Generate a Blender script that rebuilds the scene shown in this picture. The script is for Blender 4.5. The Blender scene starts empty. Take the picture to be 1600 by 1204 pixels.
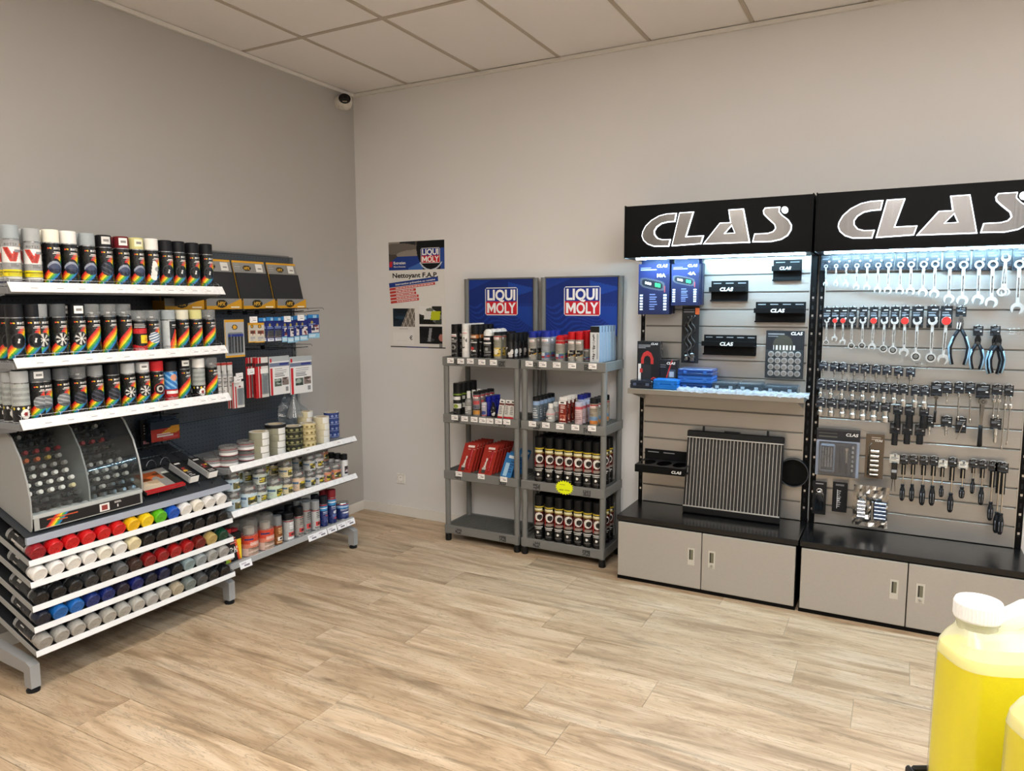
import bpy, math, random
import numpy as np
from mathutils import Matrix, Vector
from mathutils.geometry import tessellate_polygon

random.seed(7)
rng = np.random.default_rng(7)
scene = bpy.context.scene
COL = scene.collection

# ------------------------------------------------------------------ camera
CAM = Vector((3.7238, -4.431, 1.6393))
YAW, PITCH, ROLL, FPX = -0.4907, 0.113, -0.0028, 1125.752
_cy, _sy, _cp, _sp = math.cos(YAW), math.sin(YAW), math.cos(PITCH), math.sin(PITCH)
FWD = Vector((_sy * _cp, _cy * _cp, -_sp))
_r = Vector((_cy, -_sy, 0)); _u = _r.cross(FWD)
RGT = _r * math.cos(ROLL) + _u * math.sin(ROLL)
UPV = _u * math.cos(ROLL) - _r * math.sin(ROLL)
cam_data = bpy.data.cameras.new('camera')
cam_data.sensor_width = 36.0
cam_data.lens = FPX / 1600.0 * 36.0
cam_data.clip_start = 0.05
cam = bpy.data.objects.new('camera', cam_data)
cam.matrix_world = Matrix(((RGT.x, UPV.x, -FWD.x, CAM.x), (RGT.y, UPV.y, -FWD.y, CAM.y),
                           (RGT.z, UPV.z, -FWD.z, CAM.z), (0, 0, 0, 1)))
COL.objects.link(cam)
scene.camera = cam

# ------------------------------------------------------------------ light and exposure
world = bpy.data.worlds.new('world'); scene.world = world
world.use_nodes = True
world.node_tree.nodes['Background'].inputs[0].default_value = (1.0, 0.97, 0.93, 1)
world.node_tree.nodes['Background'].inputs[1].default_value = 0.05
PANEL_POWER = 15.0         # emission of the ceiling LED panels
PANEL_COL = [(0.86, 0.80, 0.71), (1.0, 0.975, 0.94), (1.10, 1.095, 1.09)]   # lamps in the left, middle and right rows
STRIP_POWER = 165.0         # emission of the cool LED strips under the black headers
STRIP_COL = (0.46, 0.78, 1.0)
RIM_POWER = 4.0            # luminous edge of the letters
scene.view_settings.view_transform = 'Standard'
scene.view_settings.look = 'None'
scene.view_settings.exposure = 0.17
scene.view_settings.gamma = 1.0
scene.view_settings.use_curve_mapping = False
scene.cycles.max_bounces = 6
scene.cycles.diffuse_bounces = 4
scene.cycles.glossy_bounces = 3
scene.cycles.transmission_bounces = 4
scene.cycles.transparent_max_bounces = 12
scene.cycles.sample_clamp_indirect = 6.0
scene.cycles.use_adaptive_sampling = True
scene.cycles.adaptive_threshold = 0.03

ROOM_W, ROOM_D, ROOM_H = 6.6, 7.0, 3.214

# ------------------------------------------------------------------ measuring: where a sight line meets a real plane
def _ray(px, py): return FWD + RGT * ((px - 800) / FPX) - UPV * ((py - 602) / FPX)
def at_y(px, py, Y):
    d = _ray(px, py); return CAM + d * ((Y - CAM.y) / d.y)
def at_x(px, py, X):
    d = _ray(px, py); return CAM + d * ((X - CAM.x) / d.x)
def at_z(px, py, Z):
    d = _ray(px, py); return CAM + d * ((Z - CAM.z) / d.z)

# ------------------------------------------------------------------ colours and materials
def rgb(c):
    if isinstance(c, str):
        c = c.lstrip('#'); return tuple(int(c[i:i + 2], 16) for i in (0, 2, 4))
    return tuple(c)
def lin(c):
    out = []
    for x in rgb(c):
        x = x / 255.0
        out.append(x / 12.92 if x <= 0.04045 else ((x + 0.055) / 1.055) ** 2.4)
    return tuple(out)

def new_mat(name):
    m = bpy.data.materials.new(name); m.use_nodes = True
    nt = m.node_tree; nt.nodes.clear()
    out = nt.nodes.new('ShaderNodeOutputMaterial')
    return m, nt, out
def node(nt, typ, **kw):
    n = nt.nodes.new(typ)
    for k, v in kw.items():
        if k.startswith('i_'):
            n.inputs[k[2:].replace('_', ' ')].default_value = v
        else: setattr(n, k, v)
    return n
def mth(nt, op, a, b=None, clamp=False):
    n = nt.nodes.new('ShaderNodeMath'); n.operation = op; n.use_clamp = clamp
    for i, x in enumerate((a, b)):
        if x is None: continue
        if isinstance(x, (int, float)): n.inputs[i].default_value = x
        else: nt.links.new(x, n.inputs[i])
    return n.outputs[0]
def mixc(nt, fac, a, b, blend='MIX'):
    n = nt.nodes.new('ShaderNodeMix'); n.data_type = 'RGBA'; n.blend_type = blend
    for i, x in ((0, fac), (6, a), (7, b)):
        if isinstance(x, (int, float)): n.inputs[i].default_value = x
        elif isinstance(x, tuple): n.inputs[i].default_value = (x + (1,))[:4]
        else: nt.links.new(x, n.inputs[i])
    return n.outputs[2]

FIN = {}
def finish(name, rough, metal=0.0, spec=0.5, noise=0.05, scale=40.0, bump=0.0, coat=0.0, stretch=None):
    """a surface finish; its colour comes from the face colours of the mesh, wear and relief are procedural"""
    m, nt, out = new_mat(name)
    b = node(nt, 'ShaderNodeBsdfPrincipled')
    at = node(nt, 'ShaderNodeAttribute', attribute_name='col')
    tc = node(nt, 'ShaderNodeTexCoord')
    mp = node(nt, 'ShaderNodeMapping')
    if stretch: mp.inputs['Scale'].default_value = stretch
    nz = node(nt, 'ShaderNodeTexNoise'); nz.inputs['Scale'].default_value = scale; nz.inputs['Detail'].default_value = 3
    nt.links.new(tc.outputs['Object'], mp.inputs[0]); nt.links.new(mp.outputs[0], nz.inputs['Vector'])
    f = mth(nt, 'ADD', mth(nt, 'MULTIPLY', nz.outputs['Fac'], 2 * noise), 1 - noise)
    vm = nt.nodes.new('ShaderNodeVectorMath'); vm.operation = 'SCALE'
    nt.links.new(at.outputs['Color'], vm.inputs[0]); nt.links.new(f, vm.inputs['Scale'])
    nt.links.new(vm.outputs[0], b.inputs['Base Color'])
    r = mth(nt, 'ADD', mth(nt, 'MULTIPLY', nz.outputs['Fac'], 0.14), rough - 0.07, True)
    nt.links.new(r, b.inputs['Roughness'])
    b.inputs['Metallic'].default_value = metal
    b.inputs['Specular IOR Level'].default_value = spec
    if coat: b.inputs['Coat Weight'].default_value = coat
    if bump:
        bp = node(nt, 'ShaderNodeBump'); bp.inputs['Strength'].default_value = bump; bp.inputs['Distance'].default_value = 0.002
        nt.links.new(nz.outputs['Fac'], bp.inputs['Height']); nt.links.new(bp.outputs[0], b.inputs['Normal'])
    nt.links.new(b.outputs[0], out.inputs[0])
    FIN[name] = m
finish('gloss', 0.28)
finish('satin', 0.45, spec=0.25, bump=0.03, scale=120)
finish('blackcoat', 0.42, spec=0.12, noise=0.03)
finish('blackgloss', 0.22, spec=0.45, noise=0.03)
finish('matte', 0.75, bump=0.1, scale=200)
finish('paper', 0.6, spec=0.3, noise=0.03)
finish('metal', 0.28, metal=1.0)
finish('chrome', 0.14, metal=1.0, noise=0.02)
finish('brushed', 0.17, metal=1.0, noise=0.06, scale=30, stretch=(14, 1, 0.15))
finish('tin', 0.42, metal=0.6)

def clear_finish(name, alpha, rough=0.12, dif=0.25):
    m, nt, out = new_mat(name)
    at = node(nt, 'ShaderNodeAttribute', attribute_name='col')
    tr = node(nt, 'ShaderNodeBsdfTransparent'); gl = node(nt, 'ShaderNodeBsdfGlossy'); df = node(nt, 'ShaderNodeBsdfDiffuse')
    tl = node(nt, 'ShaderNodeBsdfTranslucent')
    gl.inputs['Roughness'].default_value = rough
    tint = mixc(nt, 0.6, (1.0, 1.0, 1.0), at.outputs['Color'])
    nt.links.new(tint, tr.inputs[0])
    nt.links.new(at.outputs['Color'], df.inputs[0]); nt.links.new(at.outputs['Color'], tl.inputs[0])
    a0 = node(nt, 'ShaderNodeMixShader'); a0.inputs[0].default_value = 0.5
    nt.links.new(df.outputs[0], a0.inputs[1]); nt.links.new(tl.outputs[0], a0.inputs[2])
    a1 = node(nt, 'ShaderNodeMixShader'); a1.inputs[0].default_value = alpha
    nt.links.new(tr.outputs[0], a1.inputs[1]); nt.links.new(a0.outputs[0], a1.inputs[2])
    lw = node(nt, 'ShaderNodeLayerWeight'); lw.inputs[0].default_value = 0.5
    fr = mth(nt, 'ADD', mth(nt, 'MULTIPLY', mth(nt, 'POWER', lw.outputs['Facing'], 5.0), 0.9), 0.045)
    a2 = node(nt, 'ShaderNodeMixShader')
    nt.links.new(fr, a2.inputs[0]); nt.links.new(a1.outputs[0], a2.inputs[1]); nt.links.new(gl.outputs[0], a2.inputs[2])
    nt.links.new(a2.outputs[0], out.inputs[0])
    FIN[name] = m
clear_finish('clear', 0.25)
clear_finish('plexi', 0.04, 0.05)
clear_finish('milky', 0.62, 0.3)

def emit_mat(name, col, strength):
    m, nt, out = new_mat(name)
    e = node(nt, 'ShaderNodeEmission'); e.inputs[0].default_value = tuple(col) + (1,); e.inputs[1].default_value = strength
    nt.links.new(e.outputs[0], out.inputs[0]); FIN[name] = m
for _i in range(3): emit_mat('panel_light_%d' % _i, PANEL_COL[_i], PANEL_POWER)
emit_mat('strip_light', STRIP_COL, STRIP_POWER)
emit_mat('rim_light', (0.93, 0.97, 1.0), RIM_POWER)

def perforated(name, base, pitch=0.025, r=0.12):
    """dark sheet metal punched with a square grid of small holes"""
    m, nt, out = new_mat(name)
    b = node(nt, 'ShaderNodeBsdfPrincipled'); b.inputs['Roughness'].default_value = 0.5
    tc = node(nt, 'ShaderNodeTexCoord'); sx = node(nt, 'ShaderNodeSeparateXYZ'); nt.links.new(tc.outputs['Object'], sx.inputs[0])
    def cell(o): return mth(nt, 'SUBTRACT', mth(nt, 'FRACT', mth(nt, 'DIVIDE', o, pitch)), 0.5)
    y, z = cell(sx.outputs[1]), cell(sx.outputs[2])
    d = mth(nt, 'SQRT', mth(nt, 'ADD', mth(nt, 'MULTIPLY', y, y), mth(nt, 'MULTIPLY', z, z)))
    hole = mth(nt, 'LESS_THAN', d, r)
    nt.links.new(mixc(nt, hole, lin(base), (0.004, 0.004, 0.005)), b.inputs['Base Color'])
    nt.links.new(b.outputs[0], out.inputs[0]); FIN[name] = m
perforated('perforated', '#474d55')

# ------------------------------------------------------------------ small bitmap letters for printed labels
_F = {'A': '010101111101101', 'B': '110101110101110', 'C': '011100100100011', 'D': '110101101101110', 'E': '111100110100111',
      'F': '111100110100100', 'G': '011100101101011', 'H': '101101111101101', 'I': '111010010010111', 'J': '001001001101010',
      'K': '101101110101101', 'L': '100100100100111', 'M': '101111111101101', 'N': '110101101101101', 'O': '010101101101010',
      'P': '110101110100100', 'Q': '010101101110011', 'R': '110101110101101', 'S': '011100010001110', 'T': '111010010010010',
      'U': '101101101101111', 'V': '101101101101010', 'W': '101101111111101', 'X': '101101010101101', 'Y': '101101010010010',
      'Z': '111001010100111', '0': '111101101101111', '1': '010110010010111', '2': '110001010100111', '3': '110001010001110',
      '4': '101101111001001', '5': '111100110001110', '6': '011100110101010', '7': '111001010010010', '8': '111101111101111',
      '9': '010101011001110', '.': '000000000000010', ',': '000000000010100', '-': '000000111000000', '%': '101001010100101', '+': '000010111010000'}

class Canvas:
    """a printed label: cells of colour, u to the right and v upwards, both 0..1"""
    def __init__(s, nx, ny, base='#141414'):
        s.nx, s.ny = nx, ny
        s.a = np.zeros((ny, nx, 3), np.int16); s.a[:] = rgb(base)
        u = (np.arange(nx) + .5) / nx; v = (np.arange(ny) + .5) / ny
        s.U, s.V = np.meshgrid(u, v)
    def put(s, mask, c): s.a[mask] = rgb(c); return s
    def rect(s, u0, u1, v0, v1, c): return s.put((s.U >= u0) & (s.U < u1) & (s.V >= v0) & (s.V < v1), c)
    def circ(s, u, v, r, c, asp=1.0, r0=0): 
        d = np.hypot(s.U - u, (s.V - v) * asp); return s.put((d <= r) & (d >= r0), c)
    def para(s, u0, u1, v0, v1, c, k=0.0):
        uu = s.U - k * (s.V - v0); return s.put((uu >= u0) & (uu < u1) & (s.V >= v0) & (s.V < v1), c)
    def text(s, t, u, v, c, k=1, centre=True):
        """3 x 5 letters, k cells per dot; u,v = centre (or left middle)"""
        w = (len(t) * 4 - 1) * k
        x0 = int(round(u * s.nx - (w / 2 if centre else 0))); y0 = int(round(v * s.ny + 2.5 * k))
        for ch in t:
            g = _F.get(ch)
            if g:
                for j in range(5):
                    for i in range(3):
                        if g[j * 3 + i] == '1':
                            xa, ya = x0 + i * k, y0 - (j + 1) * k
                            s.a[max(ya, 0):max(ya + k, 0), max(xa, 0):max(xa + k, 0)] = rgb(c)
            x0 += 4 * k
        return s
    def lines(s, u0, u1, v0, v1, n, c, seed=0):
        r = random.Random(seed)
        for i in range(n):
            v = v1 - (i + .5) * (v1 - v0) / n; h = (v1 - v0) / n * .45
            s.rect(u0, u0 + (u1 - u0) * r.uniform(.55, 1), v - h / 2, v + h / 2, c)
        return s
    def speck(s, u0, u1, v0, v1, cols, seed=0, n=6):
        """a small photograph, only blotches of colour"""
        r = np.random.default_rng(seed); m = (s.U >= u0) & (s.U < u1) & (s.V >= v0) & (s.V < v1)
        s.put(m, cols[0])
        for i in range(n):
            a, b = r.uniform(u0, u1), r.uniform(v0, v1); ra, rb = r.uniform(.12, .4) * (u1 - u0), r.uniform(.08, .3) * (v1 - v0)
            s.put(m & (((s.U - a) / ra) ** 2 + ((s.V - b) / rb) ** 2 < 1), cols[1 + i % (len(cols) - 1)])
        return s

# ------------------------------------------------------------------ mesh builder
class MB:
    def __init__(s):
        s.v = []; s.f = []; s.c = []; s.m = []; s.s = []; s.fin = []; s.M = None
    def _fi(s, fin):
        if fin not in s.fin: s.fin.append(fin)
        return s.fin.index(fin)
    def add(s, vs, fs, col, fin='satin', smooth=False):
        b = len(s.v)
        if s.M is not None: vs = [tuple(s.M @ Vector(v)) for v in vs]
        s.v.extend(tuple(v) for v in vs); L = lin(col) if not (isinstance(col, tuple) and len(col) == 4) else col[:3]; k = s._fi(fin)
        for f in fs:
            s.f.append([i + b for i in f]); s.c.append(L); s.m.append(k); s.s.append(smooth)
        return s
    def box(s, x0, x1, y0, y1, z0, z1, col, fin='satin', bev=0.0):
        if bev <= 0:
            vs = [(x, y, z) for x in (x0, x1) for y in (y0, y1) for z in (z0, z1)]
            fs = [(0, 1, 3, 2), (4, 6, 7, 5), (0, 4, 5, 1), (2, 3, 7, 6), (0, 2, 6, 4), (1, 5, 7, 3)]
            return s.add(vs, fs, col, fin)
        b = min(bev, (x1 - x0) * .49, (y1 - y0) * .49, (z1 - z0) * .49)
        X, Y, Z = (x0, x1), (y0, y1), (z0, z1); vs = []; ix = {}
        for i in (0, 1):
            for j in (0, 1):
                for k in (0, 1):
                    p = (X[i], Y[j], Z[k]); q = (X[i] + (b, -b)[i], Y[j] + (b, -b)[j], Z[k] + (b, -b)[k])
                    for a, t in enumerate(((p[0], q[1], q[2]), (q[0], p[1], q[2]), (q[0], q[1], p[2]))):
                        ix[(i, j, k, a)] = len(vs); vs.append(t)
        fs = []
        for i in (0, 1):
            o = [(0, 0), (1, 0), (1, 1), (0, 1)]
            if i == 0: o = o[::-1]
            fs.append([ix[(i, j, k, 0)] for j, k in o])
            fs.append([ix[(j, i, k, 1)] for j, k in o[::-1]])
            fs.append([ix[(j, k, i, 2)] for j, k in o])
        for i in (0, 1):
            for j in (0, 1):
                e = [ix[(i, j, 0, 0)], ix[(i, j, 0, 1)], ix[(i, j, 1, 1)], ix[(i, j, 1, 0)]]; fs.append(e if i != j else e[::-1])
                e = [ix[(i, 0, j, 0)], ix[(i, 0, j, 2)], ix[(i, 1, j, 2)], ix[(i, 1, j, 0)]]; fs.append(e if i == j else e[::-1])
                e = [ix[(0, i, j, 1)], ix[(0, i, j, 2)], ix[(1, i, j, 2)], ix[(1, i, j, 1)]]; fs.append(e if i != j else e[::-1])
        for i in (0, 1):
            for j in (0, 1):
                for k in (0, 1):
                    e = [ix[(i, j, k, 0)], ix[(i, j, k, 1)], ix[(i, j, k, 2)]]; fs.append(e if (i + j + k) % 2 else e[::-1])
        return s.add(vs, fs, col, fin)
    def cyl(s, p0, p1, r0, r1=None, seg=12, col='#888888', fin='satin', caps=True, smooth=True):
        r1 = r0 if r1 is None else r1; p0, p1 = Vector(p0), Vector(p1); d = (p1 - p0).normalized()
        a = d.orthogonal().normalized(); b = d.cross(a); vs = []
        for p, r in ((p0, r0), (p1, r1)):
            for i in range(seg):
                t = 2 * math.pi * i / seg; vs.append(p + (a * math.cos(t) + b * math.sin(t)) * r)
        s.add(vs, [(i, (i + 1) % seg, seg + (i + 1) % seg, seg + i) for i in range(seg)], col, fin, smooth)
        if caps: 
            s.add(vs[:seg], [tuple(range(seg))[::-1]], col, fin); s.add(vs[seg:], [tuple(range(seg))], col, fin)
        return s
    def lathe(s, prof, col, fin='satin', seg=16, smooth=True, axis_at=(0, 0), close=True, cols=None):
        """prof: (r, z) from bottom to top; cols: colour for each band"""
        cx, cy = axis_at; cols = cols or [col] * (len(prof) - 1)
        for k in range(len(prof) - 1):
            (ra, za), (rb, zb) = prof[k], prof[k + 1]; vs = []
            for r, z in ((ra, za), (rb, zb)):
                for i in range(seg):
                    t = 2 * math.pi * i / seg; vs.append((cx + r * math.cos(t), cy + r * math.sin(t), z))
            cc = cols[k]; ff = fin
            if isinstance(cc, tuple) and len(cc) == 2: cc, ff = cc
            s.add(vs, [(i, (i + 1) % seg, seg + (i + 1) % seg, seg + i) for i in range(seg)], cc, ff, smooth)
        if close:
            for (r, z), rev, k in ((prof[0], True, 0), (prof[-1], False, -1)):
                if r < 1e-5: continue
                vs = [(cx + r * math.cos(2 * math.pi * i / seg), cy + r * math.sin(2 * math.pi * i / seg), z) for i in range(seg)]
                cc = cols[k]; ff = fin
                if isinstance(cc, tuple) and len(cc) == 2: cc, ff = cc
                s.add(vs, [tuple(range(seg))[::-1] if rev else tuple(range(seg))], cc, ff)
        return s
    def tube(s, pts, r, col, fin='metal', seg=6, closed=False):
        pts = [Vector(p) for p in pts]; n = len(pts); rings = []
        for i, p in enumerate(pts):
            if closed: t = pts[(i + 1) % n] - pts[i - 1]
            else: t = pts[min(i + 1, n - 1)] - pts[max(i - 1, 0)]
            t.normalize(); a = t.cross(Vector((0.13, 0.31, 0.94))); 
            if a.length < .05: a = t.cross(Vector((1, 0, 0)))
            a.normalize(); b = t.cross(a)
            rings.append([p + (a * math.cos(2 * math.pi * k / seg) + b * math.sin(2 * math.pi * k / seg)) * r for k in range(seg)])
        vs = [v for g in rings for v in g]; fs = []
        for i in range(n if closed else n - 1):
            j = (i + 1) % n
            for k in range(seg): fs.append((i * seg + k, i * seg + (k + 1) % seg, j * seg + (k + 1) % seg, j * seg + k))
        if not closed: fs.append(tuple(range(seg))[::-1]); fs.append(tuple((n - 1) * seg + k for k in range(seg)))
        return s.add(vs, fs, col, fin, True)
    def prism(s, loops, y0, y1, col, fin='satin', side=None, sidefin=None, smooth=False):
        """loops: outline (and holes) in x,z; extruded from y0 (front) to y1"""
        loops = [list(l) for l in (loops if isinstance(loops[0][0], (tuple, list)) else [loops])]
        flat = [p for l in loops for p in l]
        tris = tessellate_polygon([[Vector((p[0], p[1], 0)) for p in l] for l in loops])
        n = len(flat); fr = [(p[0], y0, p[1]) for p in flat]; bk = [(p[0], y1, p[1]) for p in flat]
        out = []
        for t in tris:
            a, b, c = (Vector(flat[i]) for i in t)
            out.append(tuple(t) if (b - a).cross(c - a) > 0 else tuple(t)[::-1])
        s.add(fr, out, col, fin); s.add(bk, [t[::-1] for t in out], col, fin)
        o = 0; fs = []
        for l in loops:
            m = len(l)
            for i in range(m): fs.append((o + i, o + (i + 1) % m, n + o + (i + 1) % m, n + o + i))
            o += m
        return s.add(fr + bk, fs, side or col, sidefin or fin, smooth)
    def panel(s, cv, o, ux, uz, fin='paper'):
        """flat print: canvas spread from o along ux and uz"""
        o, ux, uz = Vector(o), Vector(ux), Vector(uz); s._print(cv, lambda u, v: o + ux * u + uz * v, fin); return s
    def wrap(s, cv, r, z0, z1, arc=190, fin='gloss', r1=None, at=(0, 0)):
        """print wrapped on a can, centred on its front (-y)"""
        a = math.radians(arc); r1 = r if r1 is None else r1
        def f(u, v):
            t = -math.pi / 2 + (u - .5) * a; R = r + (r1 - r) * v
            return Vector((at[0] + R * math.cos(t), at[1] + R * math.sin(t), z0 + (z1 - z0) * v))
        s._print(cv, f, fin); return s
    def _print(s, cv, f, fin):
        k = s._fi(fin); A = cv.a
        for i in range(cv.nx):
            j = 0
            while j < cv.ny:
                e = j + 1; c = A[j, i]
                while e < cv.ny and (A[e, i] == c).all(): e += 1
                b = len(s.v); u0, u1, v0, v1 = i / cv.nx, (i + 1) / cv.nx, j / cv.ny, e / cv.ny
                vs = [f(u0, v0), f(u1, v0), f(u1, v1), f(u0, v1)]
                if s.M is not None: vs = [s.M @ v for v in vs]
                s.v.extend(tuple(v) for v in vs); s.f.append([b, b + 1, b + 2, b + 3]); s.c.append(lin(tuple(int(x) for x in c))); s.m.append(k); s.s.append(False)
                j = e
    def text(s, t, h, x, z, y, col, fin='paper', width=None, depth=0.0006, bold=0.0, shear=0.0, align='C', spacing=1.0):
        """real letters in the plane y, facing -y; h = capital height, x,z = centre"""
        vs, fs, w, hh = glyphs(t, bold, shear, spacing)
        k = h / hh; kx = (width / w) if width else k
        x0 = x - w * kx / 2 if align == 'C' else x
        P = [(x0 + a * kx, y, z - h / 2 + b * k) for a, b in vs]
        s.add(P, fs, col, fin); return s
    def mesh(s, name):
        me = bpy.data.meshes.new(name)
        me.from_pydata([tuple(v) for v in s.v], [], s.f)
        for f in s.fin: me.materials.append(FIN[f] if isinstance(f, str) else f)
        me.polygons.foreach_set('material_index', s.m); me.polygons.foreach_set('use_smooth', s.s)
        at = me.color_attributes.new('col', 'FLOAT_COLOR', 'CORNER')
        n = np.fromiter((len(f) for f in s.f), int, len(s.f)); c = np.ones((len(s.f), 4)); c[:, :3] = np.array(s.c)
        at.data.foreach_set('color', np.repeat(c, n, 0).ravel())
        me.update(); return me

_G = {}
def glyphs(t, bold, shear, spacing):
    key = (t, bold, shear, spacing)
    if key not in _G:
        cu = bpy.data.curves.new('lettering', 'FONT'); cu.body = t; cu.offset = bold; cu.shear = shear; cu.space_character = spacing; cu.resolution_u = 3
        cu.fill_mode = 'FRONT'
        ob = bpy.data.objects.new('lettering', cu); COL.objects.link(ob)
        me = bpy.data.meshes.new_from_object(ob.evaluated_get(bpy.context.evaluated_depsgraph_get()))
        vs = [(v.co.x, v.co.y) for v in me.vertices]; fs = [tuple(p.vertices) for p in me.polygons]
        fs = [f if sum((vs[f[i]][0] * vs[f[(i + 1) % len(f)]][1] - vs[f[(i + 1) % len(f)]][0] * vs[f[i]][1]) for i in range(len(f))) > 0 else f[::-1] for f in fs]
        bpy.data.objects.remove(ob); bpy.data.curves.remove(cu); bpy.data.meshes.remove(me)
        x0 = min(a for a, b in vs); x1 = max(a for a, b in vs)
        _G[key] = ([(a - x0, b) for a, b in vs], fs, x1 - x0, 0.70)
    return _G[key]

# ------------------------------------------------------------------ objects
def thing(name, label, cat, loc=(0, 0, 0), rz=0.0, group=None, rot=None):
    o = bpy.data.objects.new(name, None); COL.objects.link(o); o.empty_display_size = 0.05
    o.location = loc; o.rotation_euler = rot if rot else (0, 0, rz)
    o['label'] = label; o['category'] = cat
    if group: o['group'] = group
    return o
def put(name, me, parent=None, loc=(0, 0, 0), rot=(0, 0, 0), label=None, sc=None):
    if isinstance(me, MB): me = me.mesh(name)
    o = bpy.data.objects.new(name, me); COL.objects.link(o); o.location = loc; o.rotation_euler = rot
    if sc: o.scale = sc
    if parent is not None: o.parent = parent
    if label: o['label'] = label
    return o
def whole(name, me, label, cat, loc=(0, 0, 0), rot=(0, 0, 0), group=None):
    o = put(name, me, None, loc, rot, label); o['category'] = cat
    if group: o['group'] = group
    return o
def struct(name, me, loc=(0, 0, 0)):
    o = put(name, me, None, loc); o['kind'] = 'structure'; return o
CACHE = {}
def cached(key, fn):
    if key not in CACHE: CACHE[key] = fn()
    return CACHE[key]
ORD = ['first', 'second', 'third', 'fourth', 'fifth', 'sixth', 'seventh', 'eighth', 'ninth', 'tenth', 'eleventh', 'twelfth',
       'thirteenth', 'fourteenth', 'fifteenth', 'sixteenth', 'seventeenth', 'eighteenth', 'nineteenth', 'twentieth']
H90 = math.pi / 2
# ================================================================== the room
def paint(name, col, rough=0.85):
    m, nt, out = new_mat(name)
    b = node(nt, 'ShaderNodeBsdfPrincipled'); b.inputs['Roughness'].default_value = rough; b.inputs['Specular IOR Level'].default_value = 0.25
    tc = node(nt, 'ShaderNodeTexCoord')
    n1 = node(nt, 'ShaderNodeTexNoise'); n1.inputs['Scale'].default_value = 1.3; n1.inputs['Detail'].default_value = 2
    n2 = node(nt, 'ShaderNodeTexNoise'); n2.inputs['Scale'].default_value = 220
    nt.links.new(tc.outputs['Object'], n1.inputs['Vector']); nt.links.new(tc.outputs['Object'], n2.inputs['Vector'])
    c = lin(col)
    nt.links.new(mixc(nt, n1.outputs['Fac'], tuple(x * .97 for x in c), tuple(min(x * 1.03, 1) for x in c)), b.inputs['Base Color'])
    bp = node(nt, 'ShaderNodeBump'); bp.inputs['Strength'].default_value = 0.06; bp.inputs['Distance'].default_value = 0.002
    nt.links.new(n2.outputs['Fac'], bp.inputs['Height']); nt.links.new(bp.outputs[0], b.inputs['Normal'])
    nt.links.new(b.outputs[0], out.inputs[0]); FIN[name] = m
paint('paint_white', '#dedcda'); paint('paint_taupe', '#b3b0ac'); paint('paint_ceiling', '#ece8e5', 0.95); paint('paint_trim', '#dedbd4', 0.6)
paint('paint_rail', '#b8ad9f', 0.6)

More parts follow.
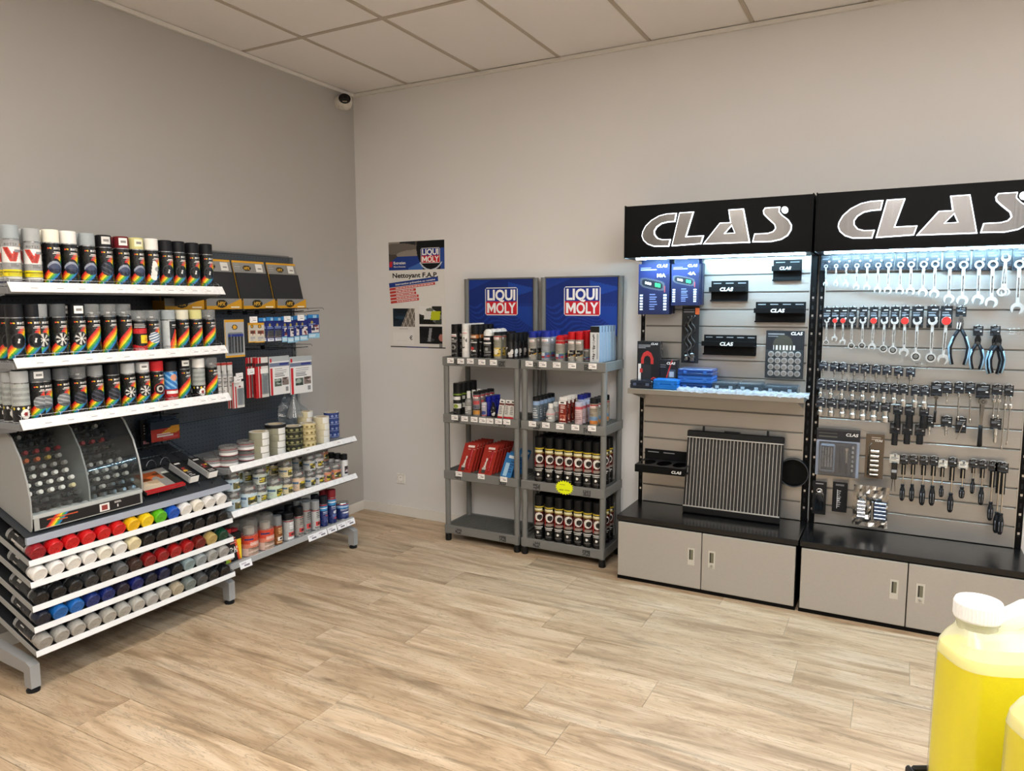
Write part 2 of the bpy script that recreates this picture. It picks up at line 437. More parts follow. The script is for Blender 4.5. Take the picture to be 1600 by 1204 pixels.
def plank_material():
    m, nt, out = new_mat('oak_tile')
    b = node(nt, 'ShaderNodeBsdfPrincipled'); b.inputs['Specular IOR Level'].default_value = 0.45
    tc = node(nt, 'ShaderNodeTexCoord'); oi = node(nt, 'ShaderNodeObjectInfo')
    off = nt.nodes.new('ShaderNodeVectorMath'); off.operation = 'MULTIPLY_ADD'
    cmb = node(nt, 'ShaderNodeCombineXYZ'); 
    nt.links.new(mth(nt, 'MULTIPLY', oi.outputs['Random'], 37.0), cmb.inputs[0]); nt.links.new(mth(nt, 'MULTIPLY', oi.outputs['Random'], 91.0), cmb.inputs[1])
    add = nt.nodes.new('ShaderNodeVectorMath'); add.operation = 'ADD'
    nt.links.new(tc.outputs['Object'], add.inputs[0]); nt.links.new(cmb.outputs[0], add.inputs[1])
    def mapped(sx, sy):
        mp = node(nt, 'ShaderNodeMapping'); mp.inputs['Scale'].default_value = (sx, sy, 1); nt.links.new(add.outputs[0], mp.inputs[0]); return mp.outputs[0]
    def noise(vec, sc, det, dist=0.0, rough=.55):
        n = node(nt, 'ShaderNodeTexNoise'); n.inputs['Scale'].default_value = sc; n.inputs['Detail'].default_value = det
        n.inputs['Distortion'].default_value = dist; n.inputs['Roughness'].default_value = rough; nt.links.new(vec, n.inputs['Vector']); return n.outputs['Fac']
    def ramp(fac, *st):
        r = node(nt, 'ShaderNodeValToRGB'); e = r.color_ramp.elements
        while len(e) < len(st): e.new(.5)
        for x, (p, c) in zip(e, st): x.position = p; x.color = lin(c) + (1,)
        nt.links.new(fac, r.inputs[0]); return r.outputs[0]
    def ramp1(fac, a, bb):
        r = node(nt, 'ShaderNodeMapRange'); r.inputs[1].default_value = a; r.inputs[2].default_value = bb; nt.links.new(fac, r.inputs[0]); return r.outputs[0]
    broad = noise(mapped(.9, 5.5), 1.6, 5, 1.2, .6)
    base = ramp(broad, (.28, '#947b60'), (.44, '#bfa485'), (.58, '#d3bc9f'), (.75, '#dfccb4'))
    rings = noise(mapped(1.1, 11), 2.2, 4, 2.2, .6)
    streak = ramp1(mth(nt, 'ABSOLUTE', mth(nt, 'SUBTRACT', rings, .5)), .025, .0)
    fine = noise(mapped(3, 110), 3.0, 3, .2)
    c1 = mixc(nt, mth(nt, 'MULTIPLY', streak, .6), base, lin('#7d6a50'))
    c2 = mixc(nt, mth(nt, 'MULTIPLY', ramp1(fine, .62, .40), .22), c1, lin('#96836a'))
    dk = noise(mapped(.8, 9), 1.1, 3, 1.5)
    c3 = mixc(nt, mth(nt, 'MULTIPLY', ramp1(dk, .56, .72), .65), c2, lin('#715e48'))
    vo = node(nt, 'ShaderNodeTexVoronoi'); vo.inputs['Scale'].default_value = 1.0; nt.links.new(mapped(1.6, 5), vo.inputs['Vector'])
    knot = ramp1(vo.outputs['Distance'], .085, .0)
    c4 = mixc(nt, mth(nt, 'MULTIPLY', knot, .7), c3, lin('#5b4630'))
    tone = mth(nt, 'ADD', mth(nt, 'MULTIPLY', oi.outputs['Random'], .22), .88)
    vm = nt.nodes.new('ShaderNodeVectorMath'); vm.operation = 'SCALE'; nt.links.new(c4, vm.inputs[0]); nt.links.new(tone, vm.inputs['Scale'])
    nt.links.new(vm.outputs[0], b.inputs['Base Color'])
    nt.links.new(mth(nt, 'ADD', mth(nt, 'MULTIPLY', fine, .15), .36), b.inputs['Roughness'])
    bp = node(nt, 'ShaderNodeBump'); bp.inputs['Strength'].default_value = .12; bp.inputs['Distance'].default_value = .001
    nt.links.new(fine, bp.inputs['Height']); nt.links.new(bp.outputs[0], b.inputs['Normal'])
    nt.links.new(b.outputs[0], out.inputs[0]); FIN['oak_tile'] = m
plank_material()

W, D, H = ROOM_W, ROOM_D, ROOM_H
floor = struct('floor', MB().box(0, W, -D, 0, -.06, -.0035, '#b3a891', 'matte'))
PW, PL, GAP = .235, 1.2, .0011
def plank_mesh(l, w): return cached(('plank', round(l, 4), round(w, 4)), lambda: MB().box(-l / 2, l / 2, -w / 2, w / 2, -.0035, 0, '#c6ae89', 'oak_tile', .0008).mesh('floor_plank'))
JOINT = {0: 2.195, 1: 2.44, 2: 2.88, 3: 2.455, 4: 2.665, 5: 1.75, -1: 2.648, -2: 2.10, -3: 1.74}
k = -5
while True:
    y1 = -1.027 - k * PW; y0 = y1 - PW
    if y1 <= -D: break
    if y0 < 0:
        ya, yb = max(y0, -D) + GAP, min(y1, 0) - GAP
        xj = JOINT.get(k, (k * .437 + .31) % PL); xs = xj % PL - PL
        while xs < W:
            xa, xb = max(xs, 0) + GAP, min(xs + PL, W) - GAP
            if xb - xa > .02 and yb - ya > .01:
                put('floor_plank', plank_mesh(xb - xa, yb - ya), floor, ((xa + xb) / 2, (ya + yb) / 2, 0))
            xs += PL
    k += 1

struct('wall_back', MB().box(-.15, W + .15, 0, .15, -.06, H + .2, '#ffffff', 'paint_white'))
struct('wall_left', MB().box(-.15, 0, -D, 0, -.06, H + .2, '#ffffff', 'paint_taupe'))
struct('wall_right', MB().box(W, W + .15, -D, 0, -.06, H + .2, '#ffffff', 'paint_white'))
struct('wall_front', MB().box(-.15, W + .15, -D - .15, -D, -.06, H + .2, '#ffffff', 'paint_white'))
struct('reflection_slab_1', MB().box(1.2, 2.2, -D, -D + .03, 0, 2.15, '#24262a', 'satin', .003))  # unseen dark slab added behind the camera to vary the letter reflections
struct('reflection_slab_2', MB().box(3.6, 4.7, -D, -D + .03, 0, 2.3, '#3a3d42', 'gloss', .003))  # second added slab, out of view, for the metal letters to reflect
for _i, _x in enumerate((.35, 1.05, 2.4, 3.05, 4.85, 5.6)): struct('trim_%d' % (3 + _i), MB().box(_x, _x + (.22, .12, .34, .14, .26, .4)[_i], -D, -D + .12, 0, 3.18, '#2b2c2e', 'satin', .003))  # unseen dark pillars, added to give the brushed letters reflected bands
struct('baseboard_back', MB().box(.012, W, -.012, 0, 0, .075, '#ffffff', 'paint_trim', .002))
struct('baseboard_left', MB().box(0, .012, -D, 0, 0, .075, '#ffffff', 'paint_trim', .002))

ceil = struct('ceiling', MB().box(0, W, -D, 0, H + .03, H + .1, '#ffffff', 'paint_ceiling'))
TX = [0] + [.512 + .6 * i for i in range(11) if .512 + .6 * i < W] + [W]
TY = [0] + [-1.058 - 1.2 * i for i in range(6) if -1.058 - 1.2 * i > -D] + [-D]
PANELS = []       # cells of the ceiling that hold a lamp instead of a tile
for i in range(len(TX) - 1):
    for j in range(len(TY) - 1):
        x0, x1, y1, y0 = TX[i], TX[i + 1], TY[j], TY[j + 1]
        lamp = (i in (3, 6, 9) and j in (2, 3)) or (i in (3, 6, 9) and j == 4)
        if lamp: PANELS.append((x0, x1, y0, y1))
        else:
            dz = .001 + .0012 * ((i * 7 + j * 3) % 3)
            w, d = x1 - x0 - .012, y1 - y0 - .012
            put('ceiling_tile', cached(('tile', round(w, 3), round(d, 3)), lambda: MB().box(-w / 2, w / 2, -d / 2, d / 2, 0, .015, '#ffffff', 'paint_ceiling', .001).mesh('ceiling_tile')), ceil, ((x0 + x1) / 2, (y0 + y1) / 2, H + dz))
for x in TX[1:-1]: put('ceiling_rail', cached('railx', lambda: MB().box(-.012, .012, -D, 0, 0, .03, '#ffffff', 'paint_rail').mesh('ceiling_rail')), ceil, (x, 0, H - .0025))
for y in TY[1:-1]:
    for i in range(len(TX) - 1):
        l = TX[i + 1] - TX[i] - .024
        put('ceiling_rail', cached(('raily', round(l, 3)), lambda: MB().box(-l / 2, l / 2, -.012, .012, 0, .03, '#ffffff', 'paint_rail').mesh('ceiling_rail')), ceil, ((TX[i] + TX[i + 1]) / 2, y, H - .0025))
struct('trim_1', MB().box(0, .02, -D, 0, H - .026, H - .002, '#ffffff', 'paint_trim', .002))
struct('trim_2', MB().box(.02, W, -.02, 0, H - .026, H - .002, '#ffffff', 'paint_trim', .002))
for n, (x0, x1, y0, y1) in enumerate(PANELS):
    w, d = (x1 - x0) / 2 - .013, (y1 - y0) / 2 - .013
    lp = put('light_panel', MB().box(-w, w, -d, d, .004, .02, '#e8e8e6', 'satin'), ceil, ((x0 + x1) / 2, (y0 + y1) / 2, H))
    put('diffuser', MB().box(-w + .02, w - .02, -d + .02, d - .02, -.001, .004, '#ffffff', 'panel_light_%d' % (0 if x0 < 2 else 1 if x0 < 4 else 2)), lp)

# wall socket, camera, poster
t = thing('wall_socket', 'white square wall socket low on the wall beside the corner', 'socket', (.378, 0, .293))
put('plate', MB().box(-.04, .04, -.009, 0, -.04, .04, '#e4e1da', 'gloss', .003), t)
put('outlet', MB().lathe([(.021, 0), (.021, .0005)], '#f2f0ea', 'gloss', 20).lathe([(.021, 0), (.019, -.006), (.0, -.0065)], '#c9c5bb', 'satin', 20, close=False).lathe([(.003, 0), (.003, .006)], '#8d8a84', 'metal', 8, axis_at=(0, .006)), t, (0, -.0092, .004), (H90, 0, 0))
put('pin_hole', MB().cyl((-.0095, -.0086, 0), (-.0095, -.0096, 0), .003, None, 8, '#3a3833', 'matte').cyl((.0095, -.0086, 0), (.0095, -.0096, 0), .003, None, 8, '#3a3833', 'matte'), t)

t = thing('security_camera', 'small white security camera with dark round face high in the corner', 'camera', (0, -.15, 3.115))
put('mount', MB().lathe([(.042, 0), (.046, .012), (.040, .024), (.030, .03)], '#cfc8bd', 'satin', 24), t, (0, -.02, 0), (0, H90, 0))
cb = MB().lathe([(.040, -.03), (.052, -.02), (.055, .0), (.054, .03), (.047, .042), (.044, .043)], '#d6d0c5', 'gloss', 24)
R_ = (math.radians(66), 0, math.radians(42))
put('housing', cb, t, (.062, -.02, -.008), R_)
put('lens_face', MB().lathe([(.0435, .043), (.0425, .047), (.030, .049), (.0, .0495)], '#120f0c', 'gloss', 24, close=False), t, (.062, -.02, -.008), R_)
put('infrared_window', MB().box(-.016, .016, -.032, -.024, .0478, .0498, '#a69d90', 'gloss', .001), t, (.062, -.02, -.008), R_)

def logo(mb, cx, cz, y, w, h, fr=True):
    """white-framed badge, blue over red, two lines of white capitals"""
    b = w * .022
    mb.prism([(cx + sx * (w / 2 - d1), cz + sz * (h / 2 - d2)) for sx, sz, d1, d2 in ((-1, -1, b * 2, 0), (1, -1, b * 2, 0), (1, -1, 0, b * 2), (1, 1, 0, b * 2), (1, 1, b * 2, 0), (-1, 1, b * 2, 0), (-1, 1, 0, b * 2), (-1, -1, 0, b * 2))], y - .0004, y, '#e9e7e4', 'paper')
    mb.box(cx - w / 2 + b, cx + w / 2 - b, y - .0008, y - .0004, cz, cz + h / 2 - b, '#1c2f86', 'paper')
    mb.box(cx - w / 2 + b, cx + w / 2 - b, y - .0008, y - .0004, cz - h / 2 + b, cz, '#c8202e', 'paper')
    mb.text('LIQUI', h * .36, cx, cz + h * .235, y - .0013, '#f2f1ee', width=w * .86, bold=.035)
    mb.text('OLY', h * .36, cx + w * .145, cz - h * .235, y - .0013, '#f2f1ee', width=w * .60, bold=.03)
    M_ = [(0, 0), (.24, 0), (.24, .60), (.5, .10), (.76, .60), (.76, 0), (1, 0), (1, 1), (.76, 1), (.5, .48), (.24, 1), (0, 1)]
    mb.prism([(cx - w * .44 + a * w * .27, cz - h * .415 + b * h * .36) for a, b in M_], y - .0014, y - .0008, '#f2f1ee', 'paper')

def poster():
    w, h = .502, .787; y = -.0015
    cv = Canvas(126, 196, '#dedbd6')
    cv.speck(0, 1, .735, 1, ['#23262c', '#4a443f', '#8d857c', '#141416', '#6a625a'], 3, 26)
    cv.put((cv.V > .735) & (cv.V < .86) & (cv.U < .62) & (cv.V < .80 + .12 * np.sin(cv.U * 3.3)), '#1f3a86')
    cv.put((cv.V > .735) & (cv.V < .86) & (cv.U > .36) & (cv.U < .62) & (cv.V < .74 + .22 * (cv.U - .30)), '#3e68b4')
    cv.put((cv.V > .735) & (np.hypot((cv.U - .76), (cv.V - .93) * 1.3) < .25), '#0d0e12')
    cv.put((cv.V > .735) & (cv.U > .93) & (cv.V < .93), '#28468f')
    d = np.hypot((cv.U - .76), (cv.V - .94) * 1.2); cv.put((cv.V > .735) & (cv.V < .80) & (d > .245) & (d < .262), '#c5ccd6')
    cv.para(.005, .06, .765, .815, '#c02a2c', .2)
    cv.speck(.055, .46, .20, .375, ['#16232f', '#24384a', '#0d1720'], 5, 5)
    m = (cv.U > .055) & (cv.U < .46) & (cv.V > .20) & (cv.V < .375) & (cv.U - .20 > (cv.V - .20) * .85)
    cv.put(m, '#6d655d'); cv.put(m & ((((cv.U + cv.V * .55) * 14) % 1 < .16) | (((cv.U - cv.V * .8) * 12) % 1 < .14)), '#b9b2a8')
    cv.speck(.54, .94, .225, .395, ['#15130f', '#6f7368', '#e2e0dc', '#23211c', '#3c4038'], 9, 9)
    cv.para(.74, .90, .265, .345, '#b9c21e', .25); cv.para(.62, .74, .27, .345, '#d9d8d4', .25)
    cv.speck(.54, .945, .04, .205, ['#0b0b0d', '#17181a', '#3a3d40', '#0b0b0d'], 12, 4)
    a = np.abs(cv.U - .72 - .25 * (cv.V - .1)); cv.put((a < .025) & (cv.V > .06) & (cv.V < .19), '#8e9194')
    cv.put((np.hypot(cv.U - .93, (cv.V - .10) * 1.5) < .05) & (cv.U < .945), '#b5766a')
    cv.rect(.05, .44, .03, .15, '#e3e1dd').rect(0, 1, 0, .012, '#1b1c22').rect(.3, .7, 0, .012, '#24356c')
    cv.rect(.89, .945, .012, .045, '#7d7b78')
    mb = MB().box(0, w, -.0014, 0, 0, h, '#dedbd6', 'paper').panel(cv, (0, y, 0), (w, 0, 0), (0, 0, h))
    logo(mb, w * .755, h * .862, y - .0004, w * .335, h * .14)
    mb.text('Nettoyant F.A.P.', .034, w * .475, h * .685, y - .001, '#141211', width=w * .82, bold=.028)
    mb.text('Entretien', .021, w * .09, h * .803, y - .001, '#eceae6', align='L', bold=.02)
    mb.text('Filtre à Particules', .011, w * .09, h * .767, y - .001, '#e2e0dc', align='L', bold=.02)
    R = Matrix.Rotation(math.radians(-5.5), 4, 'Y'); mb.M = Matrix.Translation((0, 0, h * .575)) @ R
    mb.box(0, w * .89, y - .0008, y, -.004, .030, '#203a86', 'paper').text('Intervention préventive ou curative', .014, w * .48, .013, y - .0012, '#e9e7e3', width=w * .72, bold=.02)
    for n, l in enumerate((.83, .48, .48, .52, .52)):
        z = -.012 - n * .0245; xx = w * .115; rr = random.Random(n)
        mb.box(0, w * l, y - .0008, y, z - .014, z + .004, '#c23a36', 'paper')
        while xx < w * (l - .05):
            ww = rr.uniform(.012, .034); mb.box(xx, min(xx + ww, w * (l - .03)), y - .0011, y - .0008, z - .009, z - .001, '#e6c9c6', 'paper'); xx += ww + .005
    mb.M = None
    mb.box(w * .17, w * .33, y - .0006, y, h * .176, h * .181, '#a3a09c', 'paper')
    mb.text('. . . . . . .', .012, w * .22, h * .072, y - .001, '#4a4846', width=w * .18).text('€', .030, w * .385, h * .093, y - .001, '#2a2928', bold=.02)
    return mb
t = thing('poster', 'paper wall poster with car engine pictures and red and blue banners about particle filter cleaner', 'poster', (.305, -.0005, 1.313))
put('sheet', poster(), t)
# ================================================================== shelving along the left wall: frame
GREY, DGREY, WHITE = '#8d8f90', '#5b5e62', '#e9e9ea'
t = thing('shelving_frame', 'grey steel wall shelving frame with dark perforated back panels and splayed feet by left wall', 'shelving frame', (0, 0, 0))
YU = (-2.825, -1.795, -.765)
for y in YU:
    mb = MB().box(.03, .07, y - .015, y + .015, .03, 1.955, DGREY, 'satin', .002)
    for i in range(36): mb.box(.0695, .0702, y - .004, y + .004, .12 + i * .05, .145 + i * .05, '#1b1c1e', 'matte')
    put('upright', mb, t)
    foot = [(.03, .06), (.03, .185), (.12, .185), (.535, .135), (.565, .122), (.565, .022), (.515, .022), (.515, .085), (.12, .105), (.12, .06)]
    put('foot', MB().prism(foot, -.02, .02, '#9b9c9c', 'satin'), t, (0, y, 0))
    put('levelling_pad', MB().lathe([(.026, 0), (.027, .010), (.018, .016), (.012, .024)], '#17181a', 'satin', 16), t, (.54, y, 0))
for y0, y1 in ((YU[0] + .016, YU[1] - .016), (YU[1] + .016, YU[2] - .016)):
    z = .15
    for hh in (.4, .4, .4, .4, .2):
        put('back_panel', MB().box(.045, .062, y0, y1, z + .001, z + hh - .001, '#474d55', 'perforated', .001), t); z += hh
    put('top_rail', MB().box(.035, .066, y0, y1, .15 + 1.8 + .001, 1.962, '#6f7173', 'satin', .002), t)

# ------------------------------------------------------------------ shelves with price rails
def price_label_mesh(w, h, seed):
    def f():
        cv = Canvas(20, 7, '#f0efee'); r = random.Random(seed)
        cv.put((np.abs(np.hypot((cv.U - .28) * 1.0, (cv.V - .55) * .5) - .18) < .03) & (cv.U < .4), '#e0d6d7')
        cv.rect(.3, .3 + r.uniform(.3, .55), .62, .74, '#dcd5d6').rect(.42, .42 + r.uniform(.3, .45), .24, .46, '#a09c9e')
        return MB().box(-w / 2, w / 2, -.0006, 0, 0, h, '#f0efee', 'paper').panel(cv, (-w / 2, -.0008, 0), (w, 0, 0), (0, 0, h)).mesh('price_label')
    return cached(('pl', w, h, seed), f)
def wall_shelf(label, y0, y1, xf, z, rail_h=.04, tilt=.025, tags=(), fence=True, plain=False, cat='shelf'):
    """z: top of the plate; xf: front of the rail at its top"""
    t = thing('wall_shelf', label, cat, (.07, (y0 + y1) / 2, z)); hw = (y1 - y0) / 2 - .004; d = xf - .07
    put('plate', MB().box(.0, d - .006, -hw, hw, -.028, 0, '#85878a', 'satin', .002), t)
    for s in (-1, 1):
        br = [(.0, .012), (.0, -.10), (.05, -.10), (d - .03, -.032), (d - .03, -.028), (.03, -.028), (.03, .012)]
        put('bracket', MB().prism(br, -.0015, .0015, '#77797c', 'satin'), t, (0, s * (hw - .003), 0))
    a = math.atan2(tilt, rail_h); L = math.hypot(tilt, rail_h)
    rail = put('price_rail', MB().box(-hw - .003, hw + .003, -.004, 0, -L, 0, WHITE, 'gloss', .001), t, (d + .001, 0, .018), (-a, 0, H90))
    for i, u in enumerate(tags):
        put('price_label', price_label_mesh(.062, .026, i % 4), rail, (-hw + u * 2 * hw, -.0045, -L + .008))
    if fence:
        mb = MB(); n = 13
        for zz in (.03,): mb.tube([(d - .004, -hw + .01, zz), (d - .004, hw - .01, zz)], .0012, '#b9bcc0', 'metal', 5)
        for i in range(n + 1):
            y = -hw + .01 + i * (2 * hw - .02) / n; mb.tube([(d - .004, y, 0), (d - .004, y, .03), (d - .09, y, .06), (.02, y, .06)], .0011, '#b9bcc0', 'metal', 5)
        put('wire_dividers', mb, t)
    return t
NB, FB = (-2.835, -1.80), (-1.79, -.765)
wall_shelf('topmost white-fronted shelf of spray paint cans on the left wall', *NB, .604, 1.712, tags=(.08, .18, .27, .44, .53, .62, .69, .75, .82, .9))
wall_shelf('middle white-fronted shelf of spray paint cans on the left wall', *NB, .604, 1.408, tags=(.08, .18, .28, .37, .45, .57, .68, .81, .87, .92, .97))
wall_shelf('lowest white-fronted shelf of spray paint cans, above the small bottle display', *NB, .612, 1.158, tags=(.09, .18, .28, .36, .46, .55, .62, .68, .83, .89, .95))
wall_shelf('white-fronted grey shelf holding rolls of tape beside the corner', *FB, .578, .752, rail_h=.03, tilt=.02, tags=(.56, .83), fence=False)
wall_shelf('white-fronted shelf of filler tins under the tape shelf', *FB, .576, .500, rail_h=.03, tilt=.02, fence=False)
t = thing('wall_shelf', 'lowest grey shelf of spray cans near the floor beside the corner', 'shelf', (.07, -1.2775, .212))
put('plate', MB().box(0, .47, -.51, .51, -.028, 0, '#8f9194', 'satin', .002), t)
put('front_edge', MB().box(.47, .482, -.51, .51, -.03, .006, '#a7a9ab', 'satin', .002), t)
for i, u in enumerate((.10, .62, .70, .79, .88, .965)):
    put('price_label', cached('tagb', lambda: MB().box(-.042, .042, -.0012, 0, -.020, .020, '#ececf0', 'paper').panel(Canvas(20, 9, '#eeeef2').rect(.15, .55, .55, .8, '#c9c2cc').rect(.35, .8, .25, .45, '#77737c'), (-.042, -.0014, -.02), (.084, 0, 0), (0, 0, .04)).mesh('price_label')), t, (.486, -.51 + u * 1.02, -.022), (-.28, 0, H90))

# ------------------------------------------------------------------ spray cans
RAINBOW = ['#c9252b', '#e2562a', '#f0a024', '#f3d52c', '#5aa83a', '#1f8d7a', '#2470b4']
def motip(style):
    cv = Canvas(44, 84, '#131313'); U, V = cv.U, cv.V
    if style == 'stripe': uc = .02 + 1.25 * np.clip(V - .02, 0, 1) ** 1.05; hw = .27; m = (V > .04) & (V < .76)
    else: uc = np.where(V < .45, .02 + 1.5 * (V - .03), .62 + .9 * (V - .50)); hw = .27; m = ((V > .05) & (V < .42)) | ((V > .45) & (V < .80) & (U > .45))
    x = (U - uc) / hw
    for i, c in enumerate(RAINBOW):
        a, b = -1 + 2 * i / 7, -1 + 2 * (i + 1) / 7; cv.put(m & (x >= a) & (x < b), c)
    cv.circ(.32, .90, .035, '#d9472b', 1.9); cv.circ(.40, .90, .035, '#e9b92d', 1.9); cv.text('MOTIP', .72, .90, '#e8e6e2')
    cv.rect(.50, .82, .80, .825, '#dcdad6'); cv.rect(.46, .86, .762, .785, '#bdbbb8'); cv.rect(.5, .8, .72, .73, '#8a8885')
    if style != 'stripe':
        cx, cz, r, asp = .52, .47, .27, 1.45
        cv.circ(cx, cz, r, '#0e0e10', asp)
        if style == 'hood':
            cv.put((np.hypot(U - cx, (V - cz) * asp) < r) & (V < .60 - 1.6 * (U - cx) ** 2), '#3f4660'); cv.put((np.hypot(U - cx, (V - cz) * asp) < r) & (V > .535 - 1.6 * (U - cx) ** 2) & (V < .60 - 1.6 * (U - cx) ** 2), '#9298a8')
            cv.put((np.hypot(U - cx, (V - cz) * asp) < r) & (V < .40), '#23263a')
        elif style == 'silver':
            cv.circ(cx, cz, r, '#6e7276', asp); cv.put((np.hypot(U - cx, (V - cz) * asp) < r) & (((V * 9 + U * 2) % 1) < .35), '#a4a8aa'); cv.put((np.hypot(U - cx, (V - cz) * asp) < r) & (V < .38), '#4c5054')
        elif style == 'dark':
            cv.circ(cx, cz, r, '#23262e', asp); cv.put((np.hypot(U - cx, (V - cz) * asp) < r) & (((V * 8 + U * 3) % 1) < .25), '#4b4f5c')
        elif style in ('rim', 'wheel', 'redcal'):
            cv.circ(cx, cz, r, '#3a3b3e' if style != 'redcal' else '#8f1f20', asp); cv.circ(cx, cz, r * .86, '#0c0c0d', asp)
            if style == 'rim':
                ang = np.arctan2((V - cz) * asp, U - cx); d = np.hypot(U - cx, (V - cz) * asp)
                cv.put((d < r * .84) & (np.cos(ang * 7) > .1), '#c9c7c2'); cv.circ(cx, cz, r * .2, '#d9d7d2', asp)
            elif style == 'redcal': cv.circ(cx, cz, r * .6, '#b9b6b0', asp); cv.circ(cx, cz, r * .35, '#301312', asp)
            else: cv.put((np.abs(U - cx - .3 * (V - cz)) < .03) & (np.abs(V - cz) < .05), '#d9d7d2')
        elif style == 'figure':
            cv.circ(cx, cz, r, '#1a1b1d', asp); cv.put((np.hypot(U - cx + .02, (V - cz) * .8) < r * .8) & (np.abs(U - cx - .25 * (V - cz)) < .13), '#e4e2de'); cv.circ(cx + .1, cz + .04, .09, '#9a9c9e', asp)
        elif style == 'blueswirl':
            cv.circ(cx, cz, r, '#cdd3d6', asp); cv.put((np.hypot(U - cx, (V - cz) * asp) < r) & (((V * 11 - U * 3) % 1) < .4), '#2f5f8a')
    cv.rect(.05, .95, .02, .03, '#3a3a3a'); cv.circ(.72, .06, .10, '#8d8d8b', 3.2, .07)
    return cv
def spray_label(kind):
    if kind == 'chassis':
        cv = Canvas(44, 84, '#9a9b9b'); cv.rect(.08, .92, .50, .86, '#e6e2de')
        for k, a, b in ((1, '#c9483c', .10), (1, '#a8372f', .05)):
            cv.put((cv.V > .52) & (cv.V < .84) & (np.abs(cv.U - .26 - .75 * (.84 - cv.V)) < b), a); cv.put((cv.V > .52) & (cv.V < .76) & (np.abs(cv.U - .62 + .55 * (.76 - cv.V)) < b), a)
        cv.rect(.55, .9, .74, .80, '#8b8d90'); cv.rect(.82, .88, .52, .76, '#77797c')
        cv.text('MOTIP', .45, .91, '#6b6b6a').circ(.82, .91, .05, '#e8a33a', 1.9)
        cv.lines(.4, .7, .38, .48, 3, '#6e6e6e', 1).rect(0, 1, .19, .34, '#ecd71f').rect(.12, .88, .275, .315, '#8a7f1a').lines(.3, .75, .20, .27, 2, '#5d5510', 2)
        cv.rect(.1, .95, .14, .17, '#dddcd8').rect(.05, .95, .03, .08, '#3b3d55'); return cv
    if kind == 'redkit':
        cv = Canvas(36, 60, '#141414'); cv.rect(.1, .9, .62, .78, '#c5272c').lines(.2, .85, .80, .95, 3, '#d8d6d2', 3).rect(.45, .95, .30, .56, '#f0c81f').text('2K', .7, .43, '#b5342a').put(cv.V < .2 + .15 * np.abs(cv.U - .5), '#c8262d').lines(.2, .8, .03, .14, 2, '#e8e6e2', 4); return cv
    if kind == 'zinc':
        cv = Canvas(44, 84, '#b9bfc2'); U, V = cv.U, cv.V
        cv.put(U > .42, '#1b1b1b'); cv.rect(.52, .92, .84, .88, '#e2e0dc'); cv.rect(.5, .9, .78, .80, '#b5b3b0')
        x = (U - .25 - .55 * V)
        for i, c in enumerate(('#d5372b', '#e87a2a', '#f2cf2b', '#9cc43a', '#4fa445')): cv.put((U > .42) & (V < .72) & (x > .02 + i * .11) & (x < .13 + i * .11), c)
        return cv
    if kind == 'bluecan':
        cv = Canvas(36, 60, '#2b6fb5'); cv.put((cv.V > .45) & (((cv.U * 3 + cv.V * 5) % 1) < .35), '#7db4dd'); cv.circ(.55, .82, .16, '#d79a7c', 1.4); cv.rect(0, 1, 0, .42, '#b32027').rect(.2, .9, .26, .36, '#e9e7e3').rect(.25, .85, .08, .14, '#cfa09c'); return cv
    if kind == 'greycan':
        cv = Canvas(36, 60, '#a3a7a5'); cv.lines(.1, .9, .5, .95, 3, '#8b908d', 6); cv.rect(0, 1, 0, .40, '#1b1b1c').rect(.05, .95, .40, .44, '#2b2b2b').circ(.55, .2, .16, '#e9e7e3', 1.2).circ(.55, .2, .07, '#8f2a2c', 1.2)
        for i in range(5): cv.circ(.15 + .17 * i, .36, .05, ('#d8c22f', '#e9e7e3')[i % 2], 1.4)
        return cv
    return motip(kind)
def can_body_mesh(kind, h, r=.0325, body=None):
    def f():
        bcol = body or {'chassis': '#8f9192', 'zinc': '#b9bfc2', 'bluecan': '#2b6fb5', 'greycan': '#a3a7a5'}.get(kind, '#131313'); top = h * .80
        mb = MB().lathe([(r * .93, 0), (r, .003), (r, .006), (r * .985, .007), (r * .985, top - .012), (r, top - .010), (r, top - .007), (r * .82, top), (r * .6, top + .004)], bcol, 'gloss', 20,
                        cols=[('#b9bbbd', 'metal'), ('#b9bbbd', 'metal'), bcol, bcol, bcol, ('#b9bbbd', 'metal'), ('#9fa1a3', 'metal'), ('#9fa1a3', 'metal')])
        return mb.wrap(spray_label(kind), r * .992, .008, top - .013, 195).mesh('can_body')
    return cached(('cb', kind, h, r, body), f)
def cap_mesh(col, h, r=.0325, label=None, clear=False):
    def f():
        z0, z1 = h * .775, h; fin = 'clear' if clear else 'satin'; R = r * .97
        mb = MB().lathe([(R * .99, z0), (R, z0 + .002), (R, z1 - .004), (R * .94, z1 - .0008), (R * .80, z1)], col, fin, 20, close=False)
        mb.lathe([(0.0001, z1 - .001), (R * .80, z1)], col, fin, 20, close=False)
        if clear: mb.lathe([(.008, z0 + .003), (.008, z0 + .016), (.006, z0 + .017)], '#e4e2de', 'gloss', 10)
        if label: mb.wrap(Canvas(10, 6, label).rect(.2, .8, .4, .6, '#8a8886'), R * 1.008, z0 + .012, z1 - .008, 70, 'paper')
        return mb.mesh('cap')
    return cached(('cap', col, h, r, label, clear), f)
def spray_can(kind, h, cap, loc, rz, label, group, r=.0325, rot=None, name='spray_can', cat='spray can'):
    t = thing(name, label, cat, loc, rz, group, rot)
    put('can_body', can_body_mesh(kind, h, r), t)
    c = dict(cap) if isinstance(cap, dict) else {'col': cap}
    put('cap', cap_mesh(c['col'], h, r, c.get('label'), c.get('clear', False)), t)
    return t
CLEAR = {'col': '#f0f2f2', 'clear': True}
